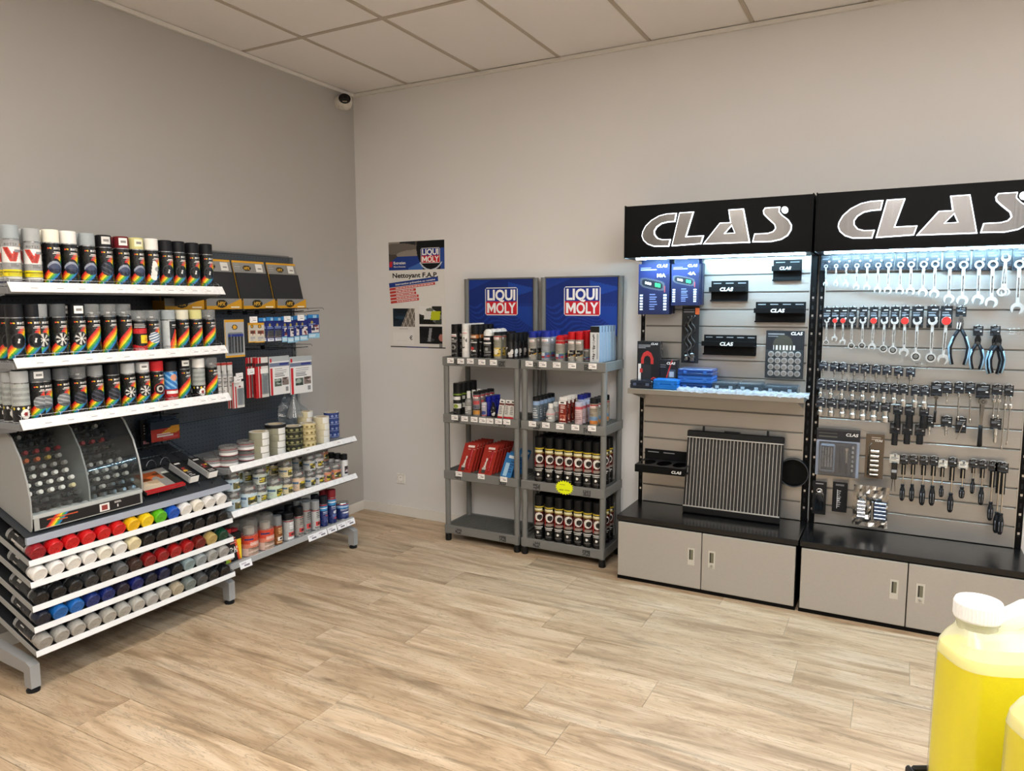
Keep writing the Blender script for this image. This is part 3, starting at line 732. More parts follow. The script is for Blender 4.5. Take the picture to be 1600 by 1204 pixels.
CAPN = {'#eeead9': 'cream', '#e9e7e2': 'white', '#9ea6aa': 'blue-grey', '#17171a': 'black', '#6b1a22': 'dark red', '#cfc98a': 'pale yellow', '#8a8d8f': 'grey', '#55585b': 'dark grey', '#b9bcbd': 'silver', '#c5262b': 'red', '#d5d2bf': 'ivory', '#a8abac': 'light grey'}
PIC = {'hood': 'with car bonnet picture', 'wheel': 'with black wheel picture', 'rim': 'with alloy wheel picture', 'stripe': 'with long rainbow stripe', 'figure': 'with white spray gun picture', 'silver': 'with silver panel picture', 'dark': 'with dark panel picture', 'redcal': 'with red brake picture', 'blueswirl': 'with blue swirl picture', 'chassis': 'with orange and yellow print', 'redkit': 'with red and yellow label', 'zinc': 'half silver with rainbow patch', 'bluecan': 'blue above red', 'greycan': 'grey above black'}
def capname(c):
    return 'clear' if isinstance(c, dict) and c.get('clear') else CAPN[c['col'] if isinstance(c, dict) else c]
G_, K_, WL = '#9ea6aa', '#17171a', {'col': '#e9e7e2', 'label': '#f4f2ee'}
shelf1 = [(21, 'chassis', '#9ea6aa', .245), (54, 'chassis', '#a8abac', .238), (84, 'hood', '#eeead9', .24), (111, 'hood', '#e9e7e2', .24), (140, 'hood', G_, .238), (166, 'dark', {'col': K_, 'label': '#d9d7d3'}, .236), (193, 'hood', {'col': '#6b1a22', 'label': '#efe9e6'}, .236), (216, 'hood', {'col': '#cfc98a', 'label': '#efeccb'}, .236), (239, 'figure', '#e9e7e2', .238), (261, 'wheel', K_, .236), (281, 'wheel', K_, .236), (303, 'wheel', K_, .235), (324, 'wheel', K_, .235)]
shelf2 = [(9, 'wheel', K_, .235), (35, 'wheel', K_, .235), (65, 'rim', '#8a8d8f', .235), (94, 'rim', '#55585b', .235), (124, 'rim', {'col': K_, 'label': '#f4f2ee'}, .235), (147, 'stripe', CLEAR, .235), (173, 'stripe', CLEAR, .235), (197, 'stripe', CLEAR, .235), (220, 'redkit', CLEAR, .205), (240, 'blueswirl', CLEAR, .205), (266, 'zinc', G_, .205), (287, 'stripe', '#d5d2bf', .205), (308, 'stripe', '#cfc98a', .205), (329, 'stripe', CLEAR, .205)]
shelf3 = [(15, 'greycan', '#a8abac', .215), (41, 'silver', {'col': '#55585b', 'label': '#f0efec'}, .215), (70, 'silver', '#55585b', .215), (98, 'silver', '#55585b', .215), (125, 'dark', CLEAR, .215), (152, 'dark', '#8a8d8f', .215), (178, 'dark', K_, .215), (203, 'rim', '#b9bcbd', .212), (226, 'rim', {'col': '#b9bcbd', 'label': '#f4f2ee'}, .212), (248, 'redcal', '#c5262b', .212), (269, 'bluecan', K_, .205), (290, 'stripe', {'col': K_, 'label': '#e9e7e2'}, .212), (313, 'greycan', '#e9e7e2', .208), (333, 'stripe', CLEAR, .208)]
for nm, row, zz, pyy in (('top', shelf1, 1.712, 440), ('middle', shelf2, 1.408, 550), ('lowest', shelf3, 1.158, 640)):
    for i, (px, kind, cap, h) in enumerate(row):
        y = max(at_x(px, pyy, .57).y, -2.797)
        if i == 1 and nm != 'top': y = max(y, -2.797 + .067)
        col = {'chassis': 'grey', 'zinc': 'two-tone', 'bluecan': 'blue and red', 'greycan': 'grey and black'}.get(kind, 'black')
        spray_can(kind, h, cap, (.568, y, zz + .0005), H90 - .22 + random.uniform(-.1, .08), '%s can %s, %s cap, %s from left, %s can shelf' % (col, PIC[kind], capname(cap), ORD[i], nm), 'spray cans along the front of the %s can shelf' % nm)
        for d in range(1, 4 if i < 1 else 3):
            spray_can(kind, h, cap, (.568 - .068 * d, y, zz + .0005), H90 + random.uniform(-.5, .5), '%s can with %s cap, %s row, %s column, %s can shelf' % (col, capname(cap), ORD[d], ORD[i], nm), 'spray cans behind the %s shelf front' % nm)

# ------------------------------------------------------------------ sloping rack of lying cans
SL = math.radians(20)
RZ = [.571, .478, .374, .283, .178]
t = thing('sloping_can_rack', 'grey rack of five sloping trays with white price rails on the lower left shelving', 'rack', (0, -2.3175, 0))
for k, z in enumerate(RZ):
    L = .50; mb = MB(); n = Vector((math.cos(SL), 0, -math.sin(SL)))
    M0 = Matrix.Translation((.598, 0, z + .004)) @ Matrix.Rotation(SL, 4, 'Y'); mb.M = M0
    mb.box(-L, 0, -.515, .515, -.003, 0, '#2e3033', 'satin')
    tr = put('tray', mb, t)
    for s_ in (-1, 1):
        sp = MB(); sp.M = M0; sp.box(-L, .0, s_ * .5152 - .0008, s_ * .5152 + .0008, -.012, .014, '#9a9b9a', 'satin'); put('side_lip', sp, tr)
    cv = Canvas(260, 4, '#eceef0'); r = random.Random(k)
    for i in range(42):
        u = .01 + i * .0235; cv.rect(u, u + r.uniform(.008, .015), .38, .62, '#b6b8bf')
    rl = MB().box(-.517, .517, -.003, 0, 0, .026, '#e6e8ea', 'gloss', .001).panel(cv, (-.516, -.0034, .003), (1.032, 0, 0), (0, 0, .020))
    put('price_rail', rl, tr, (.603, 0, z - .010), (-0.12, 0, H90))
put('top_rail', MB().box(.585, .60, -.517, .517, .652, .682, '#9fa6b4', 'satin', .002), t)
mb = MB(); mb.M = Matrix.Translation((.592, 0, .684)) @ Matrix.Rotation(SL, 4, 'Y'); mb.box(-.52, 0, -.515, .515, -.004, 0, '#33363a', 'satin', .001)
put('top_plate', mb, t)
CAPROWS = [
 [('#8f1420', 'dark red'), ('#c4141a', 'red'), ('#c4141a', 'red'), ('#c91a1c', 'red'), ('#c4141a', 'red'), ('#c81a1a', 'red'), ('#e8b414', 'yellow'), ('#ecc81a', 'yellow'), ('#58b01c', 'green'), ('#1550b4', 'blue'), ('#e6e4e0', 'white'), ('#e4dfd2', 'off-white'), ('#e2e0dc', 'white'), ('#e2e0dc', 'white')],
 [('#e8e6e2', 'white'), ('#e8e6e2', 'white'), ('#e8e6e0', 'white'), ('#e9e7e3', 'white'), ('#e6e2d4', 'off-white'), ('#e4e2de', 'white'), ('#dccfa8', 'cream')] + [(c, 'black') for c in ('#141416', '#18191b', '#1c1e22', '#121214', '#1b1b1d', '#111113', '#151517')],
 [('#151517', 'black'), ('#17181a', 'black'), ('#1d1e1f', 'black'), ('#303133', 'charcoal'), ('#3b3733', 'bronze'), ('#5c5d5e', 'grey'), ('#3c2b26', 'brown'), ('#7c1316', 'dark red'), ('#8f1518', 'deep red'), ('#9f1618', 'deep red'), ('#9c1819', 'deep red'), ('#6d1a14', 'red-brown'), ('#b39a5e', 'gold'), ('#0f3a28', 'dark green')],
 [('#141a2c', 'navy'), ('#1b5fa8', 'bright blue'), ('#1c62b0', 'bright blue'), ('#172a6a', 'dark blue'), ('#142464', 'dark blue'), ('#1d1a2c', 'dark purple'), ('#121c5c', 'dark blue'), ('#16182a', 'blue-black'), ('#14183c', 'navy'), ('#141518', 'black'), ('#7f9296', 'blue-grey'), ('#8f979a', 'silver'), ('#9c9d9a', 'silver'), ('#a09f9c', 'silver')],
 [('#9a968f', 'silver'), ('#a19e98', 'silver'), ('#a5a19a', 'silver'), ('#a7a39b', 'silver'), ('#aaa69d', 'silver'), ('#aca9a2', 'silver'), ('#b3b0a9', 'silver'), ('#aeada9', 'silver'), ('#b1aea6', 'silver'), ('#a89d86', 'beige'), ('#6f7876', 'grey-green'), ('#4b4c4d', 'dark grey'), ('#202123', 'black'), ('#141416', 'black')]]
def lying_can(col):
    """lying can: axis along -z of the thing so that the cap faces out"""
    def body():
        r = .0325; cv = Canvas(40, 50, '#161616').rect(0, 1, .55, .95, '#2a2a2b'); U, V = cv.U, cv.V
        cv.put((np.abs(U - .35) < .1) & (V > .5), '#b7b5b2'); cv.put((((U * 8) % 1) < .3) & (V > .3) & (V < .5), '#c9c7c3'); cv.rect(.6, .8, .6, .9, col)
        cv.rect(0, 1, .0, .10, '#8b8d8e')
        mb = MB().lathe([(r * .93, 0), (r, .003), (r * .985, .006), (r * .985, .142), (r, .144), (r * .98, .148), (r * .8, .154)], '#161616', 'gloss', 18, cols=[('#b9bbbd', 'metal'), ('#b9bbbd', 'metal'), '#161616', ('#b9bbbd', 'metal'), ('#b9bbbd', 'metal'), ('#9fa1a3', 'metal')])
        mb.wrap(cv, r * .992, .008, .140, 340); return mb.mesh('can_body')
    def cap():
        R = .0335
        metal = 'satin'
        mb = MB().lathe([(R, .150), (R, .152), (R * .985, .154), (R * .985, .185), (R * .95, .190), (R * .88, .1925)], col, 'gloss', 24, close=False, cols=[col, '#7a7b7c', col, col, col])
        mb.lathe([(R * .70, .1912), (R * .74, .1925), (R * .88, .1925)], col, 'gloss', 24, close=False).lathe([(.0001, .1912), (R * .70, .1912)], col, 'gloss', 24, close=False)
        return mb.mesh('cap')
    return cached(('lcb', col), body), cached(('lcc', col), cap)
for k, row in enumerate(CAPROWS):
    n = len(row)
    for i, (col, cn) in enumerate(row):
        y = -2.797 + i * .0715
        b, c = lying_can(col)
        ax = Vector((math.cos(SL), 0, -math.sin(SL))); nrm = Vector((math.sin(SL), 0, math.cos(SL)))
        tip = Vector((.600, y, RZ[k] + .004)) + nrm * .0345; base = tip - ax * .196
        t = thing('spray_can', 'lying can with %s cap facing out, %s from left in %s sloping row' % (cn, ORD[i], ('top', 'second', 'middle', 'fourth', 'bottom')[k]), 'spray can', base, group='lying spray cans in sloping row %d' % (k + 1), rot=(0, H90 + SL, 0))
        put('can_body', b, t, rot=(0, 0, random.uniform(0, 6))); put('cap', c, t)
# ================================================================== small bottle display
DY0, DY1, DYM = -2.800, -2.300, -2.552
CURVE = [(.586, .763), (.584, .839), (.570, .913), (.537, 1.004), (.479, 1.089), (.433, 1.123)]
SIDE = [(.16, .846), (.572, .697), (.580, .715)] + CURVE + [(.16, 1.135)]
t = thing('bottle_display', 'grey curved-front countertop display case full of small touch-up paint bottles', 'display case', (0, 0, 0))
for nm, y in (('side_panel', DY0), ('divider', DYM), ('side_panel', DY1)):
    put(nm, MB().prism(SIDE, -.0035, .0035, '#9b9c9a' if nm == 'side_panel' and y == DY0 else '#7e8484', 'satin' if y == DY0 else ('satin' if nm == 'divider' else 'plexi')), t, (0, y, 0))
put('edge_band', MB().tube([(x + .001, DY1, z) for x, z in CURVE], .0045, '#a9aeae', 'satin', 8), t)
put('back', MB().box(.160, .165, DY0 + .004, DY1 - .004, .85, 1.13, '#1a1b1d', 'satin'), t)
put('roof', MB().box(.160, .425, DY0 + .004, DY1 - .004, 1.126, 1.132, '#2a2b2d', 'satin'), t)
for a, b in ((DY0 + .005, DYM - .005), (DYM + .005, DY1 - .005)):
    vs = []; 
    for x, z in CURVE: vs += [(x - .002, a, z), (x - .002, b, z)]
    put('front_window', MB().add(vs, [(2 * i, 2 * i + 1, 2 * i + 3, 2 * i + 2) for i in range(len(CURVE) - 1)], '#dfe6e6', 'plexi', True), t)
put('window_sill', MB().prism([(.560, .755), (.588, .752), (.590, .766), (.562, .772)], -.248, .248, '#b9bebe', 'satin'), t, (0, (DY0 + DY1) / 2, 0))
w = DY1 - DY0 - .012; cv = Canvas(150, 18, '#1d1a1a')
x = cv.U * 150 - cv.V * 14
for i, c in enumerate(RAINBOW): cv.put((x > 8 + i * 2.6) & (x < 8 + (i + 1) * 2.6), c)
cv.lines(.07, .36, .62, .85, 1, '#b5502c', 2).lines(.16, .30, .30, .55, 1, '#b5502c', 3).rect(.565, .665, .12, .9, '#e2dfdb').rect(.59, .645, .25, .7, '#8e3a33')
cv.lines(.72, .80, .6, .9, 2, '#cfcdc9', 5).rect(.75, .76, .2, .5, '#cfcdc9').rect(.845, .847, .1, .9, '#7a7876')
put('name_strip', MB().box(-w / 2, w / 2, -.004, 0, 0, .052, '#a4a6a4', 'satin').panel(cv, (-w / 2 + .02, -.0045, .004), (w - .03, 0, 0), (0, 0, .045)), t, (.586, (DY0 + DY1) / 2, .701), (-.02, 0, H90))

def bottle_meshes(capcol):
    b = cached('bb', lambda: MB().lathe([(.0095, 0), (.0118, .002), (.0122, .028), (.010, .033), (.006, .036)], '#17181a', 'gloss', 10).mesh('bottle_body'))
    fin = 'clear' if capcol == 'clear' else 'satin'; cc = '#9a9c9c' if capcol == 'clear' else capcol
    c = cached(('bc', capcol), lambda: MB().lathe([(.0098, .036), (.0102, .058), (.0088, .0605)], cc, fin, 10).mesh('cap'))
    return b, c
Wt, Rd, Or, Bk, Gy, Cl = '#e8e6e2', '#9c1f20', '#c9622a', '#1a1b1c', '#a3a3a0', 'clear'
NAMES = {Wt: 'white', Rd: 'red', Or: 'orange', Bk: 'black', Gy: 'grey', Cl: 'clear', '#b59a44': 'ochre', '#dccfa0': 'cream', '#2c3a8c': 'blue', '#5b1517': 'dark red'}
LEFTROWS = [[Bk, Bk, Bk, Gy, Gy, Bk], [Gy, Gy, Bk, Bk, Bk, Bk], [Bk, Bk, Bk, Bk, Bk, Bk], ['#5b1517', Rd, Rd, Rd, Rd, Bk], [Rd, Or, Or, '#b59a44', Gy, Bk], [Gy, Gy, Gy, Gy, Gy, Bk], [Wt, Wt, Wt, Wt, Wt, Bk], [Wt, Wt, Wt, Wt, Wt, Bk], [Wt, Wt, Wt, Wt, '#dccfa0', Bk], [Bk, Cl, Cl, Bk, Cl, Cl], [Cl, Bk, Cl, Cl, Bk, Cl]]
RIGHTROWS = [[Bk, Bk, Bk, Bk, Bk, Bk], [Bk, Cl, Bk, Gy, Bk, Bk], [Bk, Bk, Bk, Bk, Bk, Bk], [Rd, Rd, Rd, Rd, Bk, Bk], ['#2c3a8c', Bk, Bk, Bk, Bk, Bk], [Bk, Bk, Cl, Bk, Cl, Bk], [Gy, Gy, Gy, Gy, Gy, Gy], [Gy, Gy, Gy, Gy, Gy, Gy], [Cl, Gy, Gy, Gy, Gy, Gy], [Cl, Gy, Cl, Cl, Cl, Cl], [Cl, Cl, Cl, Cl, Cl, Cl]]
mbr = MB()
for half, rows, ya, yb in (('left', LEFTROWS, DY0, DYM), ('right', RIGHTROWS, DYM, DY1)):
    for r, row in enumerate(rows):
        f = r / 10; x = .300 + .225 * f; z = 1.080 - .312 * f          # stepped rows, lower ones further forward
        if half == 'left': mbr.box(x - .014, x - .010, DY0 + .006, DY1 - .006, z - .022, z + .012, '#242527', 'satin')
        for cidx, cc in enumerate(row[:5]):
            y = ya + (yb - ya) * (cidx + .55 + (.22 if r % 2 else 0)) / 5.4
            b, c = bottle_meshes(cc)
            o = thing('touch_up_bottle', 'touch-up bottle with %s cap, %s row, %s column, %s half of bottle display' % (NAMES[cc], ORD[r], ORD[cidx], half), 'bottle', (x, y, z), rot=(0, math.radians(72), 0), group='touch-up bottles in the %s half of the display' % half)
            put('bottle_body', b, o); put('cap', c, o)
put('bottle_steps', mbr, t)['kind'] = 'stuff'

# ------------------------------------------------------------------ wire tray right of the bottle display, with boxes
def on_slope(x): return .684 + (.592 - x) * math.tan(SL)
t = thing('wire_tray', 'dark wire divider tray on the sloping plate right of the bottle display', 'tray', (0, 0, 0))
mb = MB(); y0, y1 = -2.285, -1.815
P = lambda x, y, h: (x, y, on_slope(x) + h)
for y in np.linspace(y0, y1, 7): mb.tube([P(.57, y, .008), P(.57, y, .03), P(.12, y, .03), P(.12, y, .008)], .0016, '#3c3f44', 'metal', 5)
for x in (.13, .22, .32, .42, .52): mb.tube([P(x, y0, .008), P(x, y1, .008)], .0016, '#3c3f44', 'metal', 5)
for x in (.16, .26): mb.tube([P(x, y0, .032), P(x, y1, .032)], .0022, '#8e9298', 'metal', 6)
put('wire_grid', mb, t)
mb = MB()
for y in (-2.17, -2.09, -2.01): mb.tube([P(.36, y + .03 * math.cos(a), .03 + .045 * math.sin(a)) for a in np.linspace(0, math.pi, 9)], .0017, '#9a9da2', 'metal', 5)
put('wire_loops', mb, t)['kind'] = 'stuff'
def slopebox(name, label, cat, y, x, wy, lx, h, face, top, side):
    """box lying on the sloping plate: wy wide, lx deep, h high"""
    t = thing(name, label, cat, (x, y, on_slope(x) + .0365), rot=(0, SL, 0))
    put('carton', MB().box(-lx, 0, -wy / 2, wy / 2, 0, h, side, 'gloss', .001).panel(top, (-lx + .001, wy / 2 - .001, h + .0004), (0, -wy + .002, 0), (lx - .002, 0, 0)) if False else
        MB().box(-lx, 0, -wy / 2, wy / 2, 0, h, side, 'gloss', .001).panel(top, (-.001, -wy / 2 + .001, h + .0004), (0, wy - .002, 0), (-lx + .002, 0, 0)).panel(face, (.0004, -wy / 2 + .001, .001), (0, wy - .002, 0), (0, 0, h - .002)), t)
    return t
def lamptop(seed):
    c = Canvas(16, 40, '#1c1b1c'); c.speck(.15, .85, .25, .6, ['#2a2223', '#8f2f2c', '#c9a23a', '#7c7a78'], seed, 5).rect(.2, .8, .82, .9, '#dcdad6').lines(.2, .8, .05, .2, 2, '#d8d6d2', seed); return c
t = slopebox('lamp_box', 'slim black and white carton lying on wire tray, nearer the bottle display', 'box', -2.00, .565, .052, .17, .036, Canvas(8, 6, '#e6e4e1'), lamptop(1), '#c9c8c6')
put('foil_window', MB().box(-.165, -.01, -.0270, -.0262, .004, .032, '#d9dadb', 'tin'), t)
t = slopebox('lamp_box', 'slim black and white carton lying on wire tray at the right end', 'box', -1.885, .565, .055, .17, .036, Canvas(8, 6, '#eceae7'), lamptop(2), '#bdbcba')
put('foil_window', MB().box(-.165, -.01, -.0285, -.0277, .004, .032, '#d9dadb', 'tin'), t)
c = Canvas(40, 40, '#8a8784'); c.speck(.0, .55, .1, .75, ['#c9b9a2', '#e2d3bd', '#d8c4a6', '#b79f80'], 4, 5).speck(.2, .75, .5, .9, ['#9a4a22', '#c9622a', '#5a3018', '#8f8b86'], 6, 6).rect(.0, 1, 0, .12, '#b01f24').rect(.8, 1, .12, .7, '#20211f').rect(.82, .98, .72, .8, '#c9cdbf')
t = slopebox('repair_kit', 'flat printed carton with hand picture and red edge lying on wire tray', 'box', -2.165, .575, .215, .19, .012, Canvas(20, 3, '#b51f25'), c, '#3a3836')

# ------------------------------------------------------------------ hanging goods
def hook(y, z, xt=.44, label='', double=True):
    t = thing('display_hook', label, 'hook', (.063, y, z))
    L = xt - .063; mb = MB().tube([(0, 0, 0), (L * .7, 0, .002), (L, 0, .012)], .0022, '#2b2d30', 'metal', 6).box(0, .004, -.015, .015, -.012, .012, '#2b2d30', 'metal')
    put('prong', mb, t)
    if double:
        put('label_arm', MB().tube([(0, .008, .02), (L + .02, .008, .028), (L + .03, .008, .018)], .0016, '#6b6e72', 'metal', 5), t)
    return t
def hang(name, label, cat, px0, py0, px1, py1, X, cv, base, thick=.004, blister=None, group=None, fin='gloss', tag=False):
    """flat pack on a hook: pixel box of its front, hanging at distance X from the wall"""
    a, b = at_x(px0, (py0 + py1) / 2, X), at_x(px1, (py0 + py1) / 2, X); zt, zb = at_x((px0 + px1) / 2, py0, X).z, at_x((px0 + px1) / 2, py1, X).z
    w, h = abs(b.y - a.y), zt - zb
    t = thing(name, label, cat, (X, (a.y + b.y) / 2, zb), H90 + random.uniform(-.05, .05), group)
    put('card', MB().box(-w / 2, w / 2, 0, thick, 0, h, base, fin, .0006).panel(cv, (-w / 2 + .0005, -.0004, .0005), (w - .001, 0, 0), (0, 0, h - .001)), t)
    if blister:
        u0, u1, v0, v1, dep, bc = blister
        put('blister', MB().box(-w / 2 + u0 * w, -w / 2 + u1 * w, -dep, -.0005, v0 * h, v1 * h, bc, 'plexi', min(.006, dep * .45)), t)
    return t, w, h
def repeat_behind(n, dx, name, label, cat, box, X, cv, base, **kw):
    for i in range(n):
        hang(name, label % ORD[i], cat, *box, X - dx * i, cv, base, **kw)

# sheets of sanding paper in yellow-edged dispensers
def sander(w=.25, h=.305):
    top = Canvas(60, 18, '#8e8d8b').rect(0, 1, .86, 1, '#d9a12c').circ(.42, .40, .13, '#2b2616', .55).circ(.42, .40, .115, '#1c1a14', .55).rect(.70, .92, .12, .78, '#e4e2dd').rect(.76, .88, .35, .45, '#8a8886').lines(.05, .26, .2, .8, 3, '#a5a4a1', 3)
    bot = Canvas(60, 16, '#8b8a88'); bot.put(bot.V < .32 + .75 * np.clip(bot.U - .55, 0, .5) * 2, '#d79d25'); bot.circ(.42, .52, .16, '#2a2412', .42); bot.rect(.68, .93, .14, .22, '#efe9d6')
    return top, bot
ct, cb_ = sander()
for i, yc in enumerate((-1.745, -1.478, -1.212, -.942)):
    lab = ('yellow and grey sanding sheet dispenser mostly hidden behind the spray cans', 'yellow and grey sanding sheet dispenser right beside the top spray cans', 'middle yellow and grey sanding sheet dispenser hanging on the perforated back', 'yellow and grey sanding sheet dispenser nearest the room corner')[i]
    t = thing('sanding_sheet_dispenser', lab, 'dispenser', (.235, yc, 1.612), H90, 'sanding sheet dispensers'); w, h = .25, .305
    tilt = Matrix.Translation((0, 0, 0)) @ Matrix.Rotation(math.radians(-14), 4, 'X')
    mb = MB(); mb.M = tilt; mb.box(-w / 2, w / 2, .012, .016, .02, h, '#cf9a28', 'paper').panel(ct, (-w / 2, .0114, h - .075), (w, 0, 0), (0, 0, .075)); mb.text('HPX', .018, -.02, h - .046, .0108, '#e0ae3a', width=.048, bold=.03, shear=.2)
    put('header_card', mb, t)
    mb = MB(); mb.M = tilt; mb.box(-w / 2 + .001, w / 2 - .001, .002, .0112, .03, h - .078, '#26272a', 'matte'); put('sanding_sheets', mb, t)
    mb = MB().box(-w / 2, w / 2, -.004, 0, 0, .062, '#d79d25', 'paper').panel(cb_, (-w / 2, -.0044, 0), (w, 0, 0), (0, 0, .062)); mb.text('HPX', .022, -.02, .032, -.005, '#e0ae3a', width=.056, bold=.03, shear=.2)
    mb.box(-w / 2, -w / 2 + .003, 0, .10, 0, .05, '#b98520', 'paper').box(w / 2 - .003, w / 2, 0, .10, 0, .05, '#b98520', 'paper').box(-w / 2, w / 2, 0, .10, 0, .003, '#b98520', 'paper')
    put('tray_front', mb, t)
# brush pouch
c = Canvas(30, 60, '#b5b6b6').rect(0, 1, .93, 1, '#d9a12c').rect(0, .05, 0, 1, '#d9a12c').rect(0, 1, 0, .05, '#d9a12c').circ(.52, .80, .14, '#3a3216', 1.9).circ(.52, .80, .10, '#d9a12c', 1.9)
for i in range(5):
    u = .16 + i * .16; c.rect(u, u + .15, .55, .62, '#2a49c4'); c.rect(u + .02, u + .13, .12, .55, '#34373b'); c.rect(u + .05, u + .07, .12, .5, '#6a6e73')
for i in range(4):
    hang('brush_pouch', 'clear yellow-edged pouch of blue-topped brushes, %s from the front on its hook' % ORD[i], 'pouch', 351, 499, 382, 558, .40 - .045 * i, c, '#b9b9b6', blister=(.12, .9, .1, .66, .012, '#d9dde0'), group='brush pouches on one hook')
hook(at_x(367, 500, .42).y, 1.585, .46, 'black prong hook carrying the brush pouches')
# small yellow cards
c = Canvas(16, 36, '#c9c4b6').rect(0, 1, .9, 1, '#d9a12c').rect(0, 1, 0, .06, '#d9a12c').circ(.5, .82, .2, '#3a3216', 2.2).circ(.5, .82, .13, '#d9a12c', 2.2).speck(.25, .95, .35, .62, ['#8f4a36', '#d8c9bb', '#5d3a30'], 3, 4).lines(.25, .9, .1, .3, 3, '#7a7a92', 2)
for i, (x0, x1) in enumerate(((399, 413), (388, 400))):
    hang('yellow_card_pack', ('small yellow-trimmed card pack, right one of the pair beside the brush pouches', 'small yellow-trimmed card pack, left one of the pair beside the brush pouches')[i], 'card pack', x0, 504, x1, 535, .42, c, '#d9a12c', group='small yellow card packs')
# blue packs
def bluepack(seed, pic):
    c = Canvas(24, 34, '#1f2c74').rect(0, 1, .84, 1, '#2d7fc0').rect(.45, .8, .86, .97, '#9fc4de').circ(.35, .66, .12, '#a99a4c', 1.6).lines(.1, .9, .52, .62, 2, '#8fa2d0', seed)
    if pic: c.para(.0, .75, .14, .44, '#6f655c', .5).rect(.1, 1, .0, .13, '#e4e8ee').lines(.2, .9, .03, .1, 1, '#5a6a90', seed)
    else: c.speck(.3, .95, .25, .55, ['#d9d2cf', '#7a3a3c', '#2a2f52'], seed, 4).rect(0, 1, 0, .2, '#8fc3dd').lines(.1, .9, .05, .16, 2, '#e9edf2', seed)
    return c
bp = [(404, 421, 496, 533, 1), (416, 432, 495, 533, 1), (428, 443, 495, 532, 1), (440, 455, 494, 534, 0), (449, 464, 494, 535, 0), (459, 472, 493, 533, 0), (468, 481, 493, 532, 0), (481, 499, 491, 528, 0)]
for i, (x0, x1, ya, yb, pic) in enumerate(bp):
    hang('blue_repair_pack', 'dark blue hanging repair pack, %s from the left in the blue row' % ORD[i], 'blister pack', x0, ya, x1, yb, .40 + .004 * i, bluepack(i, pic), '#1c2a6c', group='blue packs on the upper hooks', blister=(.15, .85, .2, .5, .008, '#cfd8e2') if pic else None)
    if i % 2 == 1: hook(at_x((x0 + x1) / 2, ya, .42).y, 1.588, .47, 'black prong hook of the blue packs, %s from the left' % ORD[i // 2])
for i, (px, py) in enumerate(((396, 499), (449, 498), (470, 496))):
    p = at_x(px, py, .475); o = thing('price_ticket', 'small white price ticket hanging before the blue packs, %s from the left' % ORD[i], 'price ticket', p, H90, 'price tickets on the hooks')
    put('ticket', price_label_mesh(.055, .035, i % 4), o, (0, 0, -.018))
# red and white cards, lower hooks
def redcard(seed):
    c = Canvas(18, 50, '#d5d3d0').rect(.0, .2, 0, 1, '#b8242a').rect(.3, .42, 0, 1, '#b8242a').rect(0, 1, .78, .86, '#3a3436').rect(.4, 1, .60, .72, '#eceae7').para(.55, .9, .1, .58, '#b9bcbf', .05).rect(.65, .9, .55, .62, '#e8e6e2'); return c
for i, (x0, x1) in enumerate(((399, 420), (396, 411), (385, 402))):
    hang('red_white_card', 'tall red and white blister card, %s from the right in its cluster' % ORD[i], 'blister card', x0, 558, x1, 621, (.40, .36, .33)[i], redcard(i), '#b8242a', blister=(.4, .95, .08, .6, .01, '#d5dadd'), group='tall red and white cards')
c = Canvas(18, 50, '#d7d5d2').rect(.0, .12, 0, 1, '#b8242a').rect(.2, .32, 0, .85, '#b8242a').rect(.3, .95, .82, .98, '#eceae7').para(.5, .85, .12, .75, '#b9bcbf', .05).rect(.55, .75, .78, .84, '#8f2a2c')
for i, (x0, x1) in enumerate(((363, 382), (356, 374))):
    hang('red_striped_card', ('slim red-striped card with syringe, front one below the white tubes', 'slim red-striped card, behind the front one')[i], 'blister card', x0, 596, x1, 637, .43 - .05 * i, c, '#c9c7c4', blister=(.35, .95, .1, .75, .01, '#d5dadd'), group='slim red striped cards')
def sheetpack(seed):
    c = Canvas(36, 60, '#dcdcdc').rect(0, 1, .86, 1, '#aab0b4').rect(0, 1, .74, .84, '#6f7890').rect(.5, .95, .77, .82, '#2c347a').rect(.03, .13, .0, .70, '#bb262c').rect(.03, .12, .85, .95, '#bb262c').lines(.25, .9, .46, .70, 5, '#8f9092', seed)
    c.speck(.22, .58, .22, .42, ['#4f5b52', '#2e3832', '#9aa49c'], seed + 3, 4).speck(.62, .95, .24, .44, ['#7b6d68', '#a99a94', '#4a3f3c'], seed + 4, 4).rect(.78, .92, .06, .18, '#8a8a8a'); return c
for i, bx in enumerate(((454, 556, 487, 614), (422, 556, 452, 616))):
    for d in range(2):
        hang('glass_fibre_pack', ('flat white pack with red bar in clear film, ' + ('right one' if i == 0 else 'left one') + (', in front' if d == 0 else ', behind another')), 'pack', *bx, .40 - .03 * d, sheetpack(i), '#c9ccce', group='flat white packs with red bar')
    hook(at_x((bx[0] + bx[2]) / 2, bx[1], .40).y, 1.362, .46, 'black prong hook above the %s flat white pack' % ('right' if i == 0 else 'left'))
for i, (px, py) in enumerate(((392, 580), (371, 592), (374, 587))):
    p = at_x(px, py, .46); o = thing('price_ticket', ('small white price ticket on the red and white cards', 'small white price ticket above the slim red-striped card', 'blank white tag behind the price tickets')[i], 'price ticket', p, H90 + .1, 'price tickets on the hooks')
    put('ticket', price_label_mesh(.055, .035, i % 4), o, (0, 0, -.018))
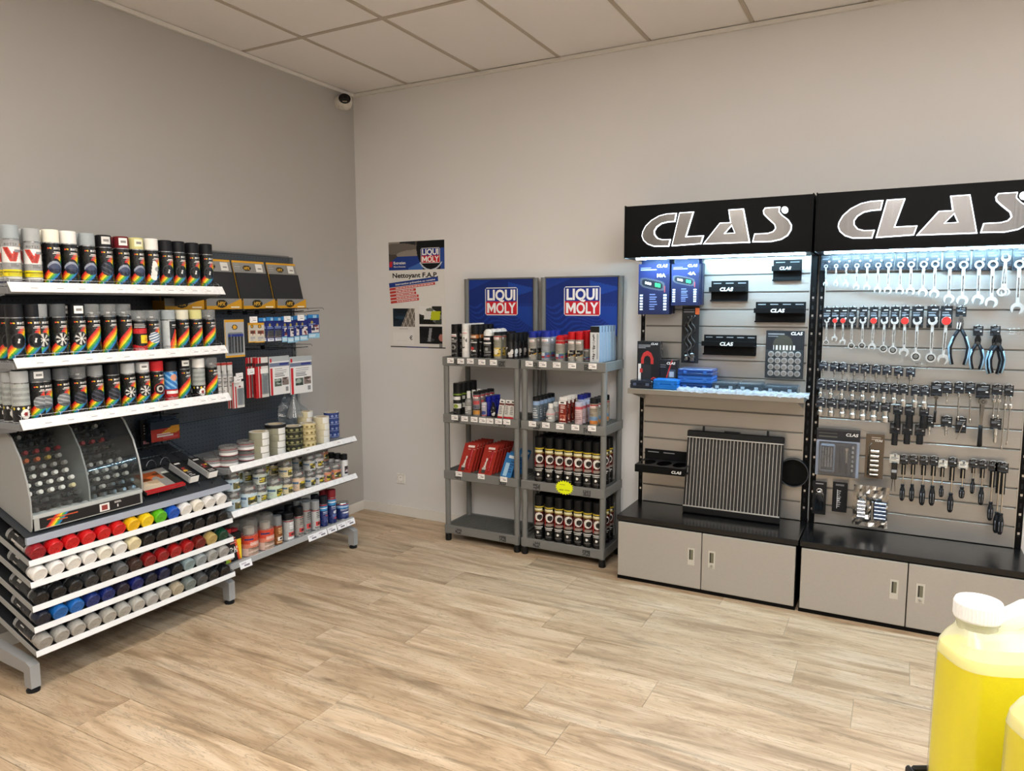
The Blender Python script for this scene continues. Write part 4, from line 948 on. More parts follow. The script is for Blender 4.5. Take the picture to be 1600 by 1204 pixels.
# white tubes standing behind the lowest can shelf
c = Canvas(14, 50, '#dedddb').lines(.2, .8, .45, .85, 6, '#4a4a4c', 4).rect(0, 1, .9, 1, '#b9bbbd')
for i in range(7):
    px = 362 - i * 9; p = at_x(px, 642, .40 - .012 * i)
    t = thing('sealant_tube', 'white hanging sealant tube, %s from the right in the tube row' % ORD[i], 'tube', (p.x, p.y, 1.10), H90, 'white sealant tubes')
    put('tube_body', cached('stube', lambda: MB().lathe([(.004, 0), (.014, .004), (.0145, .02), (.0145, .15), (.012, .17)], '#d5d4d2', 'satin', 12).wrap(c, .0148, .02, .15, 200).mesh('tube_body')), t)
    put('crimp', cached('scrimp', lambda: MB().box(-.016, .016, -.002, .002, .168, .215, '#d5d4d2', 'satin').box(-.017, .017, -.0025, .0025, .20, .214, '#b23a34', 'satin').mesh('crimp')), t)
# clear bag drooping from the hook
random.seed(3); vs = []; nx, nz = 9, 9
pb = at_x(452, 632, .33)
for j in range(nz):
    for i in range(nx):
        u, v = i / (nx - 1) - .5, j / (nz - 1)
        w_ = .05 + .10 * v; vs.append((pb.x + .02 * math.sin(i * 1.7 + j) + random.uniform(-.012, .012), pb.y + u * w_ * 2 + .05 * v, pb.z + .10 - .22 * v + random.uniform(-.008, .008)))
whole('plastic_bag', MB().add(vs, [(j * nx + i, j * nx + i + 1, (j + 1) * nx + i + 1, (j + 1) * nx + i) for j in range(nz - 1) for i in range(nx - 1)], '#c5d0d8', 'clear', False), 'crumpled clear plastic bag hanging below the flat white packs', 'bag')
p1, p2 = at_x(463, 618, .40), at_x(482, 654, .40)
whole('clear_funnel', MB().lathe([(.055, -.13), (.054, -.128), (.008, .0), (.006, .01)], '#dfe3e6', 'clear', 14, close=False), 'clear plastic cone hanging over the tape rolls', 'funnel', (p1.x, p1.y - .02, p1.z))
# small box and card hanging on the near back panel, above the wire tray
c = Canvas(20, 50, '#141416').lines(.3, .8, .5, .85, 4, '#cfcdc9', 2).text('800', .5, .25, '#c98a92').lines(.2, .8, .08, .16, 2, '#9a989a', 3)
hang('black_card_pack', 'black hanging card printed 800 beside the bottle display', 'card pack', 220, 655, 236, 703, .14, c, '#141416', thick=.02)
c = Canvas(30, 24, '#a3281f').put(np.ones((24, 30), bool), '#1f2a38').put(Canvas(30, 24).V < .62, '#a8301f').para(.3, .9, .35, .7, '#c98a26', 1.2).lines(.2, .9, .2, .4, 2, '#d9cfc8', 3).rect(.4, .95, .08, .2, '#c04a4c')
t, w, h = hang('polish_kit', 'small red and dark blue blister kit hanging above the wire tray', 'blister pack', 236, 657, 280, 688, .20, c, '#1f2a38', thick=.05)
put('blister', MB().box(-w / 2 + .01, w / 2 - .01, .0, .05, h, h + .02, '#6f86a0', 'clear', .006), t)
hook(at_x(258, 655, .15).y, 1.035, .27, 'black prong hook above the wire tray', False)
mb = MB().box(-.03, .03, -.002, 0, -.02, .02, '#5d5c5e', 'matte'); p = at_x(209, 653, .35)
# ------------------------------------------------------------------ goods on the three corner shelves
def roll(col, h, r=.055, label=None, edge='#d5d3cc'):
    def f():
        mb = MB().lathe([(r * .68, 0), (r * .98, 0), (r, .002), (r, h - .002), (r * .98, h), (r * .68, h)], col, 'paper', 24, close=False, cols=[edge, col, col, col, edge])
        mb.lathe([(r * .68, h), (r * .68, 0)], '#b9a98c', 'paper', 24, close=False)
        if label: mb.wrap(label, r * 1.004, .002, h - .002, 60 if label.nx < 20 else 200, 'paper')
        return mb.mesh('tape')
    return f
def lab_qr(seed):
    c = Canvas(12, 10, '#e2e0dc'); c.lines(.1, .9, .1, .9, 4, '#5a5856', seed); return c
def lab_dots(c0, dot):
    c = Canvas(40, 10, c0)
    for i in range(6): c.circ(.08 + i * .17, .5, .05, dot, .25)
    c.lines(.1, .9, .08, .2, 1, dot, 2); return c
def tape_stack(px, pyb, X, n, h, key, col, words, lab, z0=.752, r=.056):
    p = at_x(px, pyb, X)
    for i in range(n):
        t = thing('tape_roll', '%s, %s from bottom' % (words, ORD[i]), 'tape roll', (X, p.y, z0 + .0006 + i * h), H90 + random.uniform(-.15, .15), 'rolls of tape on the tape shelf')
        put('tape', cached(('roll', key), roll(col, h - .0005, r, lab)), t)
tape_stack(406, 714, .50, 4, .040, 'g1', '#8f8d79', 'grey-green tape roll in the stack nearest the white tubs', lab_qr(1))
tape_stack(432, 710, .47, 4, .040, 'g2', '#8d8b78', 'grey-green tape roll in the second tape stack', lab_qr(2))
tape_stack(459, 704, .50, 4, .038, 'blk', '#2a2a20', 'black and gold patterned tape roll in the dark stack', lab_dots('#2a2a20', '#8d8a60'))
tape_stack(482, 698, .50, 4, .038, 'crm', '#cbbb8c', 'cream dotted tape roll in the front cream stack', lab_dots('#cbbb8c', '#7a6a3a'), r=.05)
tape_stack(503, 691, .47, 4, .042, 'wht', '#cdc3a4', 'cream tape roll with white label in the back cream stack', lab_qr(5), r=.05)
tape_stack(519, 690, .40, 4, .042, 'blu', '#2d3f7a', 'dark blue tape roll in the rearmost stack', lab_dots('#2d3f7a', '#8f9ac0'), r=.05)
tape_stack(478, 691, .36, 5, .040, 'cr2', '#cdc09a', 'cream tape roll in the stack behind the dotted ones', lab_qr(6), r=.05)
t = thing('tape_roll', 'flat black disc roll lying on top of the second tape stack', 'tape roll', (.47, at_x(432, 710, .47).y, .7526 + .16), H90); put('tape', roll('#1a1a1b', .018, .062, None, '#8e9092')(), t)
def tub_meshes():
    b = cached('tubb', lambda: MB().lathe([(.043, 0), (.047, .003), (.048, .045)], '#d9d8d6', 'clear', 22).lathe([(.040, .003), (.042, .040), (.001, .040)], '#b9b9b8', 'satin', 22, close=False).wrap(Canvas(40, 10, '#dedddb').rect(0, 1, .55, .9, '#8b8b8b').rect(0, 1, .92, 1, '#8f2f3a').rect(0, 1, .0, .08, '#8f2f3a'), .0487, .006, .042, 300, 'paper').mesh('tub'))
    l = cached('tubl', lambda: MB().lathe([(.050, .045), (.0505, .047), (.0505, .056), (.048, .058), (.040, .0575), (.0001, .0565)], '#e6e5e3', 'clear', 22, close=False).mesh('lid'))
    return b, l
for px, X, n, nm in ((358, .505, 2, 'front stack'), (386, .47, 2, 'middle stack'), (333, .44, 1, 'single one at the left'), (350, .36, 1, 'one at the back')):
    p = at_x(px, 727, X); b, l = tub_meshes()
    for i in range(n):
        t = thing('clear_tub', 'round clear plastic tub with red-lined label, %s%s on the tape shelf' % (nm, (', lower' if i == 0 else ', upper') if n > 1 else ''), 'tub', (X, p.y, .7526 + i * .0585), H90, 'clear tubs on the tape shelf')
        put('tub', b, t); put('lid', l, t)

# filler tins, second corner shelf
def tin_meshes(col, h, r, seed):
    def f():
        c = Canvas(40, 26, col); c.speck(.38, .62, .12, .72, ['#5d5a3a', '#c9b43a', '#2f3328', '#e4e0d2'], seed, 5).rect(.64, .80, .1, .8, '#e6e4e0').lines(.65, .79, .15, .75, 5, '#77757a', seed).rect(.1, .34, .55, .75, '#4f6a86').lines(.1, .34, .2, .5, 3, '#8e949a', seed)
        return MB().lathe([(r * .97, 0), (r, .002), (r, .005), (r * .975, .006), (r * .975, h - .006), (r, h - .005), (r, h - .001), (r * .9, h), (r * .85, h - .004), (.0001, h - .004)], col, 'gloss', 22, cols=[('#b9bbbd', 'metal'), ('#b9bbbd', 'metal'), col, col, col, ('#b9bbbd', 'metal'), ('#cfd1d3', 'metal'), ('#b9bbbd', 'metal'), ('#a9abad', 'metal')], close=False).wrap(c, r * .983, .007, h - .007, 300).mesh('tin')
    def g():
        return MB().lathe([(r * 1.0, h), (r * 1.01, h + .002), (r * .97, h + .030), (r * .90, h + .036), (.0001, h + .0365)], '#dddddb', 'clear', 20, close=False).mesh('dome_lid')
    def k(): return MB().cyl((-r * .5, -r * .2, h + .010), (r * .45, -r * .3, h + .012), .009, .008, 10, '#e8e5e2', 'satin').cyl((r * .45, -r * .3, h + .012), (r * .62, -r * .32, h + .013), .0085, .0085, 10, '#a8202a', 'gloss')
    return cached(('tin', col, h, r), f), cached(('tinl', h, r), g), cached(('tink', h, r), lambda: k().mesh('hardener_tube'))
TINS = [(364, 792, .075, .043, '#b9cdd8', 2, 'pale blue'), (388, 786, .085, .052, '#bccfd9', 1, 'pale blue'), (407, 780, .068, .040, '#c3ccc3', 2, 'grey-green'), (428, 774, .085, .052, '#bfd0bd', 1, 'pale green'), (447, 767, .068, .042, '#d5caa6', 2, 'straw'), (465, 761, .088, .046, '#d3b89d', 1, 'peach'), (484, 756, .068, .040, '#b4b8b8', 2, 'grey'), (497, 750, .068, .040, '#c4c0bf', 2, 'light grey'), (509, 748, .07, .040, '#c4836c', 1, 'orange-red'), (523, 743, .07, .042, '#c27c62', 1, 'orange-red')]
for i, (px, py, h, r, col, n, cn) in enumerate(TINS):
    for row, X in enumerate((.505, .40)):
        p = at_x(px, py, .505)
        b, l, kk = tin_meshes(col, h, r, i)
        for lv in range(n if row == 0 else min(n + 1, 2)):
            lab = '%s filler tin with clear dome lid, %s column%s%s' % (cn, ORD[i], ', upper one' if lv else (', lower one' if n > 1 or row else ''), ', rear row' if row else ', front row')
            t = thing('filler_tin', lab, 'tin', (X, p.y, .5006 + lv * (h + .037)), H90 + random.uniform(-.3, .3), 'filler tins on the corner shelf')
            put('tin', b, t); put('dome_lid', l, t); put('hardener_tube', kk, t)
for i in range(4):
    X = .52 - .055 * i; p = at_x(538, 738, .52)
    t = thing('white_spray_bottle', 'slim white black-capped can, corner end of the tin shelf, %s from front' % ORD[i], 'spray can', (X, p.y, .5006), H90, 'slim white cans with black caps')
    put('can_body', cached('wsb', lambda: MB().lathe([(.022, 0), (.0235, .002), (.0235, .105), (.018, .115)], '#d9d9da', 'gloss', 16).wrap(Canvas(20, 24, '#dadadb').rect(.25, .8, .15, .7, '#3a3336').speck(.3, .75, .2, .5, ['#5d2a2e', '#2a2c40', '#b9b4b4'], 3, 4), .0237, .006, .10, 170).mesh('can_body')), t)
    put('cap', cached('wsc', lambda: MB().lathe([(.0225, .113), (.0228, .116), (.0228, .148), (.020, .150), (.0001, .150)], '#17171a', 'satin', 16, close=False).mesh('cap')), t)

# lowest corner shelf
def aerosol(key, r, h, col, lab, capcol, caph, capfin='satin', fin='gloss'):
    def f():
        top = h - caph
        return MB().lathe([(r * .93, 0), (r, .003), (r, .006), (r * .985, .007), (r * .985, top - .008), (r, top - .007), (r, top - .004), (r * .85, top), (r * .6, top + .003)], col, fin, 20, cols=[('#b9bbbd', 'metal'), ('#b9bbbd', 'metal'), col, col, col, ('#b9bbbd', 'metal'), ('#a5a7a9', 'metal'), ('#a5a7a9', 'metal')]).wrap(lab, r * .993, .008, top - .009, 200, fin).mesh('can_body')
    def g():
        R = r * .96; z0 = h - caph - .004
        return MB().lathe([(R, z0), (R, h - .004), (R * .93, h), (.0001, h)], capcol, capfin, 18, close=False).mesh('cap')
    return cached(('ae', key), f), cached(('aec', key), g)
def lab_prim(base, txt, accent, seed):
    c = Canvas(36, 60, base); c.lines(.35, .85, .55, .92, 4, txt, seed).rect(.3, .75, .18, .40, accent).circ(.52, .29, .10, '#2a2a2c', 1.6).lines(.25, .8, .04, .14, 2, txt, seed + 1).rect(0, 1, .955, 1, '#8f2f38'); return c
def lab_blue(seed):
    c = Canvas(36, 60, '#1d2c63'); c.rect(0, 1, .72, .95, '#3a8cc4').rect(0, 1, .82, .86, '#dfe6ee').rect(0, 1, .95, 1, '#b3303a').speck(.3, .8, .15, .5, ['#3a4a80', '#d7dbe2', '#5d6fa8', '#b8485a'], seed, 5).lines(.25, .8, .54, .68, 2, '#c9d2e4', seed); return c
S3 = [(434, 853, .175, .030, '#7c4a24', '#7c4a24', '#e0b98a', '#7d7f80', .05, 'bronze'), (451, 846, .17, .034, '#a9abac', '#a9abac', '#f0f0f0', '#17171a', .035, 'silver'), (467.5, 841, .185, .030, '#8f8d8b', '#96928e', '#3a3436', '#17171a', .05, 'silver'), (479, 836, .20, .030, '#7f8180', '#878988', '#4a4a4b', '#8a8c8d', .04, 'grey'), (493, 829, .19, .030, '#a8aaab', '#b2b4b5', '#4a4648', '#9a9c9d', .05, 'pale silver')]
for i, (px, py, h, r, col, base, txt, capc, caph, cn) in enumerate(S3):
    p = at_x(px, py, .51); b, c = aerosol(('s3', i), r, h, col, lab_prim(base, txt, '#c23a3c' if i else '#d8d4ce', i), capc, caph)
    for d in range(2):
        t = thing('aerosol_can', '%s aerosol can, %s from left among the bottom shelf cans%s' % (cn, ORD[i], ', behind' if d else ', in front'), 'aerosol can', (.51 - .075 * d, p.y, .2126), H90, 'aerosol cans on the lowest corner shelf')
        put('can_body', b, t); put('cap', c, t)
for i, (px, py, h, r) in enumerate(((506, 823, .20, .027), (519, 817, .225, .029))):
    p = at_x(px, py, .51); b, c = aerosol(('s3b', i), r, h, '#1d2c63', lab_blue(i), '#8f2a33' if i else '#20222a', .045)
    for d in range(2):
        t = thing('aerosol_can', 'dark blue and sky blue aerosol can, %s%s' % ('taller one beside the short tin' if i else 'shorter one beside the silver cans', ', rear' if d else ''), 'aerosol can', (.51 - .07 * d, p.y, .2126), H90, 'blue aerosol cans on the lowest corner shelf'); put('can_body', b, t); put('cap', c, t)
p = at_x(535, 808, .50)
t = thing('blue_tin', 'short dark blue and sky blue tin at the corner end of the lowest shelf', 'tin', (.50, p.y, .2126), H90)
put('tin', MB().lathe([(.042, 0), (.044, .002), (.043, .006), (.043, .105), (.045, .108), (.043, .112)], '#1d2c63', 'gloss', 22, close=True, cols=[('#b9bbbd', 'metal'), ('#b9bbbd', 'metal'), '#1d2c63', ('#b9bbbd', 'metal'), ('#b9bbbd', 'metal')]).wrap(lab_blue(4), .0434, .007, .104, 260), t)
put('lid', MB().lathe([(.040, .112), (.038, .108), (.030, .109), (.0001, .109)], '#a9a28c', 'metal', 22, close=False), t)
for i, (px, py) in enumerate(((390.5, 871), (415.5, 862))):
    p = at_x(px, py, .50)
    for d in range(2):
        t = thing('resin_jar', 'large jar, %s%s, clear top over red and white lower half' % ('left one' if i == 0 else 'right one', ' behind' if d else ' in front'), 'jar', (.50 - .11 * d, p.y, .2126), H90, 'red and white jars on the lowest corner shelf')
        def f():
            c = Canvas(40, 36, '#d3b5a8'); c.rect(0, 1, .62, 1, '#c5452f').rect(0, 1, .40, .62, '#cf7a63').rect(.2, .45, .80, .90, '#2a2f66').speck(.3, .75, .04, .42, ['#a99082', '#7d6658', '#cbb8ab', '#8f8478'], 5, 6).lines(.35, .8, .5, .72, 3, '#e6cfc4', 3); return MB().lathe([(.046, 0), (.050, .003), (.050, .118), (.046, .122)], '#c5452f', 'gloss', 24).wrap(c, .0504, .004, .118, 240).mesh('jar')
        put('jar', cached('rj', f), t)
        put('clear_cover', cached('rjc', lambda: MB().lathe([(.049, .120), (.048, .200), (.042, .208), (.0001, .209)], '#d9d9d6', 'clear', 24, close=False).lathe([(.030, .123), (.030, .16), (.0001, .162)], '#cfc8bd', 'satin', 16, close=False).mesh('clear_cover')), t)
p = at_x(366, 880, .515)
t = thing('paint_kit_box', 'black carton with red top and rainbow side at the left end of the lowest shelf', 'box', (.515, p.y, .2126), H90)
c = Canvas(30, 44, '#17171a'); x = cv.U
for i, col in enumerate(('#d5372b', '#e87a2a', '#f2cf2b')): c.put((c.U + c.V * .3 > .78 + i * .08) & (c.V < .75), col)
c.put((c.U < .3) & (c.V < .25 - .3 * c.U), '#f0a024').put((c.U < .22) & (c.V < .15 - .3 * c.U), '#9cc43a').text('2K', .5, .42, '#e8e6e2', 2).lines(.3, .8, .6, .9, 3, '#d9857a', 3).lines(.25, .6, .08, .2, 2, '#cfcdc9', 4)
put('carton', MB().box(-.055, .055, 0, .10, 0, .16, '#17171a', 'gloss', .001).panel(c, (-.054, -.0005, .001), (.108, 0, 0), (0, 0, .158)), t)
put('red_top', MB().box(-.05, .0, .01, .05, .1605, .185, '#b3262b', 'satin', .003).box(.005, .045, .01, .05, .1605, .178, '#8f2028', 'satin', .003), t)
# ================================================================== two grey plastic shelf units against the back wall
LMC = '#747471'
SHZ = [.115, .500, .893, 1.284]          # top edge of the four shelf trays
YF, YB = -.345, -.030
def grid_plate(x0, x1, y0, y1, z, nx, ny, col):
    mb = MB()
    for i in range(nx + 1):
        x = x0 + (x1 - x0) * i / nx; mb.box(x - .0025, x + .0025, y0, y1, z - .008, z, col, 'satin')
    for j in range(ny + 1):
        y = y0 + (y1 - y0) * j / ny; mb.box(x0, x1, y - .0025, y + .0025, z - .008, z - .0005, col, 'satin')
    return mb
def qr_mesh(seed):                          # moulded slot pattern pressed into the tray fronts
    def f():
        r = random.Random(seed); mb = MB().box(-.026, .026, -.001, 0, -.019, .019, '#6b6b68', 'satin')
        for j in range(5):
            for i in range(7):
                if r.random() < .72: mb.box(-.025 + i * .0072, -.019 + i * .0072, -.0015, -.0009, -.0175 + j * .0072, -.0118 + j * .0072, '#1d1d1c', 'matte')
        return mb.mesh('moulded_vents')
    return cached(('qr', seed), f)
def shelf_unit(x0, x1, label):
    t = thing('plastic_shelf_unit', label, 'shelf unit', (x0, 0, 0)); w = x1 - x0; rp = .019
    def lp(x, y, z0, z1): return MB().cyl((x, y, z0), (x, y, z1), rp, rp, 16, LMC, 'satin')
    for x in (rp, w - rp):
        put('post', lp(x, YF + rp, .045, SHZ[3] - .006), t); put('post', lp(x, YB - rp, .045, 1.812), t)
        for y in (YF + rp, YB - rp): put('foot', MB().lathe([(.020, 0), (.022, .004), (.022, .05)], '#131313', 'satin', 14, axis_at=(x, y)), t)
    for k, z in enumerate(SHZ):
        hh = .060; tr = put('shelf_tray', MB().box(0, w, YF - .004, YF + .010, z - hh, z, LMC, 'satin', .004).box(0, w, YB - .010, YB + .004, z - hh, z, LMC, 'satin', .004)
            .box(0, .012, YF + .010, YB - .010, z - hh, z, LMC, 'satin', .004).box(w - .012, w, YF + .010, YB - .010, z - hh, z, LMC, 'satin', .004).box(.012, w - .012, YF + .010, YB - .010, z - .022, z - .019, '#45463f', 'satin'), t)
        g = put('lattice', grid_plate(.014, w - .014, YF + .012, YB - .012, z - .005, 26, 15, '#5c5d5a'), tr); g['kind'] = 'stuff'
        for i, x in enumerate((w * .20, w * .80)): put('moulded_vents', qr_mesh(k * 2 + i), tr, (x, YF - .004, z - .033))
    mb = MB().box(.040, w - .040, YB - .024, YB - .014, 1.435, 1.808, '#122a72', 'paper')
    cv = Canvas(96, 72, '#112a72'); U, V = cv.U, cv.V
    for k in range(12): 
        d = (V * 1.0 - .9 * np.abs(U - .45) ** 1.35 + .15 * np.sin(U * 9 + V * 3)); cv.put((d > -.35 + k * .07) & (d < -.35 + k * .07 + .028) & (V < .55), '#18378a')
    cv.put((V > .62 + .35 * (U - .55)) & (U > .62) & (V < .95 - .3 * (U - .6)), '#173f96'); cv.put((V < .5) & (U > .7) & (V > .9 * (1.05 - U) + .05), '#163b90'); cv.put((V > .8) & (U < .35) & (V > .8 + .5 * U), '#163688')
    mb.panel(cv, (.040, YB - .0245, 1.435), (w - .08, 0, 0), (0, 0, .373))
    logo(mb, w * .515, 1.655, YB - .0252, .255, .19)
    put('header_panel', mb, t, label='blue panel with white-framed logo')
    put('header_rail', MB().box(.03, w - .03, YB - .03, YB - .010, 1.806, 1.816, '#6f706d', 'satin', .002), t)
    return t
UL, UR = (1.005, 1.585), (1.605, 2.185)
shelf_unit(*UL, 'grey plastic shelf unit with blue logo panel, left one beside the poster')
shelf_unit(*UR, 'grey plastic shelf unit with blue logo panel, right one beside the black cabinets')
def ticket(px, py, w=.052, h=.034, lab='', k=0):
    p = at_y(px, py, YF - .006); t = thing('price_ticket', lab, 'price ticket', (p.x, YF - .0065, p.z - h / 2), 0, 'price tickets on the plastic shelves')
    def f():
        c = Canvas(20, 10, '#efece8').rect(.1, .7, .62, .78, '#d3cccc').rect(.45, .85, .28, .46, '#8a8686'); c.put(np.abs(np.hypot(c.U - .25, (c.V - .5) * .7) - .18) < .03, '#d0c3c3')
        return MB().box(-w / 2, w / 2, -.001, 0, 0, h, '#efece8', 'paper').panel(c, (-w / 2, -.0013, 0), (w, 0, 0), (0, 0, h)).mesh('ticket')
    put('ticket', cached(('tk', w, h), f), t)
TK = [('top tray of the left plastic unit', [(704, 563), (720, 564), (735, 564), (753, 565.5), (771, 566)]), ('top tray of the right plastic unit', [(827, 568), (848, 569), (870, 570), (894, 571), (926, 572)]),
      ('second tray of the left plastic unit', [(710.5, 652), (726, 654), (741, 655), (754, 656.5), (765.5, 657.5), (779, 658), (792, 659)]), ('second tray of the right plastic unit', [(832, 662), (853, 664), (875, 666), (899, 667.5), (925, 669)]),
      ('third tray of the left plastic unit', [(717, 740), (752, 744), (787, 748.5)])]
for where, pts in TK:
    for i, (px, py) in enumerate(pts): ticket(px, py, lab='white price ticket, %s from the left on the %s' % (ORD[i], where))
# neon star
p = at_y(882, 761.5, YF - .008); t = thing('price_star', 'bright yellow star-shaped price burst on the right plastic unit', 'price sign', (p.x, YF - .009, p.z))
n = 20; star = [((.064 if i % 2 else .052) * math.cos(2 * math.pi * i / (2 * n)), (.048 if i % 2 else .037) * math.sin(2 * math.pi * i / (2 * n))) for i in range(2 * n)]
mb = MB().prism(star, -.001, 0, '#e6f014', 'paper').box(-.034, .004, -.0014, -.001, .016, .021, '#a9b020', 'paper').box(-.036, -.006, -.0014, -.001, -.020, -.013, '#8d9420', 'paper').box(.002, .036, -.0014, -.001, -.018, -.012, '#a1a820', 'paper')
put('card', mb, t)

# ------------------------------------------------------------------ goods
def glab(base, fn=None, nx=26, ny=44, top='#c23a3c'):
    c = Canvas(nx, ny, base)
    if top: c.rect(.28, .72, .84, .95, '#e6e4e1').rect(.32, .68, .855, .895, top)
    if fn: fn(c)
    return c
def generic(key, r, h, body, lab, cap, caph, shape='can', capfin='satin', bodyfin='gloss'):
    def f():
        top = h - caph
        if shape == 'bottle': prof = [(r * .9, 0), (r, .004), (r, top * .78), (r * .86, top * .88), (r * .5, top * .98), (r * .48, top)]
        elif shape == 'round': prof = [(r * .85, 0), (r, .008), (r, top * .62), (r * .72, top * .80), (r * .45, top * .95), (r * .45, top)]
        else: prof = [(r * .93, 0), (r, .003), (r * .985, .006), (r * .985, top - .006), (r, top - .004), (r * .85, top), (r * .6, top + .002)]
        mb = MB().lathe(prof, body, bodyfin, 18)
        if lab is not None: mb.wrap(lab, r * (1.006 if shape != 'can' else .994), .006, (top - .008) if shape == 'can' else prof[2][1] * .97, 200, 'gloss')
        return mb.mesh('container')
    def g():
        z0 = h - caph
        if shape == 'dome': return MB().lathe([(r * .97, z0 - .003), (r * .95, z0 + caph * .45), (r * .55, h - .002), (.0001, h)], cap, capfin, 18, close=False).mesh('cap')
        R = r * (.95 if shape == 'can' else .52 if shape == 'bottle' else .55)
        return MB().lathe([(R, z0 - .003), (R, h - .003), (R * .93, h), (.0001, h)], cap, capfin, 16, close=False).mesh('cap')
    return cached(('gc', key), f), cached(('gcc', key), g)
def column(key, px, pyb, zs, n, dy, words, cat, r, h, body, lab, cap, caph, shape='can', y0=-.300, name='aerosol_can', capfin='satin', where=''):
    p = at_y(px, pyb, y0 - r); b, c = generic(key, r, h, body, lab, cap, caph, 'can' if shape == 'dome' else shape, capfin)
    if shape == 'dome': c = cached(('gcd', key), lambda: MB().lathe([(r * .97, h - caph - .003), (r * .95, h - caph * .5), (r * .55, h - .003), (.0001, h)], cap, capfin, 18, close=False).mesh('cap'))
    for i in range(n):
        lb = '%s, %s row on the %s' % (words, ('front', 'second', 'third', 'fourth', 'fifth', 'sixth')[i], where)
        t = thing(name, lb, cat, (p.x, y0 + dy * i, zs + .0006), random.uniform(-.15, .15), '%s column on the %s' % (words[:40], where))
        put('container', b, t); put('cap', c, t)
W1, W2 = 'left unit top', 'right unit top'
def f_mid(c): c.lines(.2, .8, .60, .78, 3, '#d9d7d3', 1).circ(.5, .40, .18, '#8a8884', 1.6).circ(.5, .40, .10, '#2a2a2a', 1.6).lines(.2, .8, .08, .2, 3, '#8a8886', 2)
def f_sp(c): c.lines(.15, .85, .62, .78, 2, '#c9c7c3', 1).speck(.25, .75, .25, .5, ['#2a2a2a', '#e2dedb', '#b2383a'], 3, 4).lines(.2, .8, .06, .18, 3, '#77777a', 2)
def f_clip(c): c.rect(.2, .8, .66, .72, '#e9e7e3').rect(.25, .75, .58, .61, '#9a9a98').rect(.22, .80, .26, .52, '#8e8f8e').rect(.30, .80, .30, .52, '#2b2c2c').rect(.42, .62, .34, .48, '#9a9b9a').lines(.2, .8, .08, .18, 3, '#77777a', 2)
def f_gold(c): c.lines(.2, .8, .62, .8, 3, '#77745a', 1).speck(.15, .85, .08, .48, ['#c9a53a', '#e4dcc0', '#3a3428', '#d8b84e'], 4, 7)
def f_wht(c): c.speck(.3, .7, .2, .8, ['#e4e2de', '#3a3a3c', '#cfcdc9', '#e4e2de', '#8f8d8b'], 2, 6)
def f_bw(c): c.speck(.1, .9, .1, .7, ['#1c1c1d', '#dcdad6', '#2a2a2b', '#b9b7b3'], 6, 8)
z4 = SHZ[3] - .005; z3 = SHZ[2] - .005; z2 = SHZ[1] - .005; z1 = SHZ[0] - .005
column('a1', 708.5, 556, z4, 4, .064, 'black can with black cap at the left end', 'aerosol can', .030, .223, '#151516', glab('#151516', f_mid), '#101011', .05, where=W1)
column('a2', 725, 556, z4, 4, .064, 'tall slim white can', 'aerosol can', .0275, .228, '#dcdad6', glab('#dcdad6', f_wht), '#e2e0dc', .032, where=W1)
column('a3', 739, 557, z4, 4, .064, 'black can with copper band and black cap', 'aerosol can', .030, .222, '#1b1a1a', glab('#1b1a1a', lambda c: (f_sp(c), c.rect(0, 1, .84, 1, '#b06a34'), c.rect(.25, .75, .87, .96, '#d8c7b4'))), '#101011', .058, where=W1)
column('a4', 759.5, 558, z4, 4, .066, 'black can with white domed cap', 'aerosol can', .033, .195, '#161617', glab('#161617', f_clip), '#e6e4e0', .042, 'dome', where=W1)
column('a5', 775, 559, z4, 4, .064, 'gold and silver can with red rim', 'aerosol can', .029, .175, '#8d8a7c', glab('#8d8a7c', lambda c: (f_gold(c), c.rect(0, 1, .95, 1, '#a8323a'))), '#141415', .018, where=W1)
column('a6', 794.5, 560, z4, 4, .064, 'black can with white splash print', 'aerosol can', .028, .170, '#1b1b1c', glab('#1b1b1c', f_bw, top=None), '#101011', .052, where=W1)
BL, RD = '#1b2a86', '#b9151c'
def f_sil(c): c.lines(.2, .8, .62, .78, 3, '#7d7a70', 1).speck(.12, .88, .10, .52, ['#8d8a80', '#1a1a1a', '#e4dcc8', '#b98a34', '#1a1a1a'], 7, 8)
def f_eng(c): c.lines(.2, .8, .62, .78, 3, '#7d7a70', 1).rect(.0, 1, .30, .36, '#4a8a5a').speck(.2, .85, .08, .34, ['#4a5a86', '#c9ccd2', '#a83236'], 8, 5)
column('b1', 830, 563, z4, 3, .075, 'silver can with dark blue cap, leftmost', 'aerosol can', .028, .185, '#93908a', glab('#93908a', f_sil), BL, .038, where=W2)
column('b2', 850, 564, z4, 3, .075, 'silver-blue can with dark blue cap', 'aerosol can', .031, .188, '#8f939a', glab('#8f939a', f_eng), BL, .036, where=W2)
column('b3', 872.5, 565, z4, 3, .075, 'short can with red shoulder and red cap', 'aerosol can', .031, .165, '#8b867e', glab('#8b867e', lambda c: (f_eng(c), c.rect(0, 1, .86, 1, '#b3141b'))), RD, .03, 'dome', where=W2)
column('b4', 891, 565, z4, 3, .075, 'gold-labelled can with red cap, left of a pair', 'aerosol can', .026, .185, '#918d86', glab('#918d86', f_sil), RD, .045, where=W2)
column('b5', 903, 566, z4, 3, .075, 'gold-labelled can with red cap, right of a pair', 'aerosol can', .026, .185, '#918d86', glab('#918d86', f_sil), RD, .045, where=W2)
column('b6', 914, 566, z4, 3, .075, 'can with tall red cap beside the flat cartons', 'aerosol can', .026, .192, '#918d86', glab('#918d86', f_eng), RD, .11, y0=-.235, where=W2)
cc = Canvas(20, 60, '#c9ccce').rect(0, 1, .84, 1, '#161617')
_r3 = random.Random(4)
for i in range(16): cc.rect(.22 + .1 * _r3.random(), .42 + .14 * _r3.random(), .06 + i * .047, .085 + i * .047, '#1b1b1d')
cc.rect(.72, .92, .1, .8, '#9aa2aa')
p = at_y(928.5, 566, -.33)
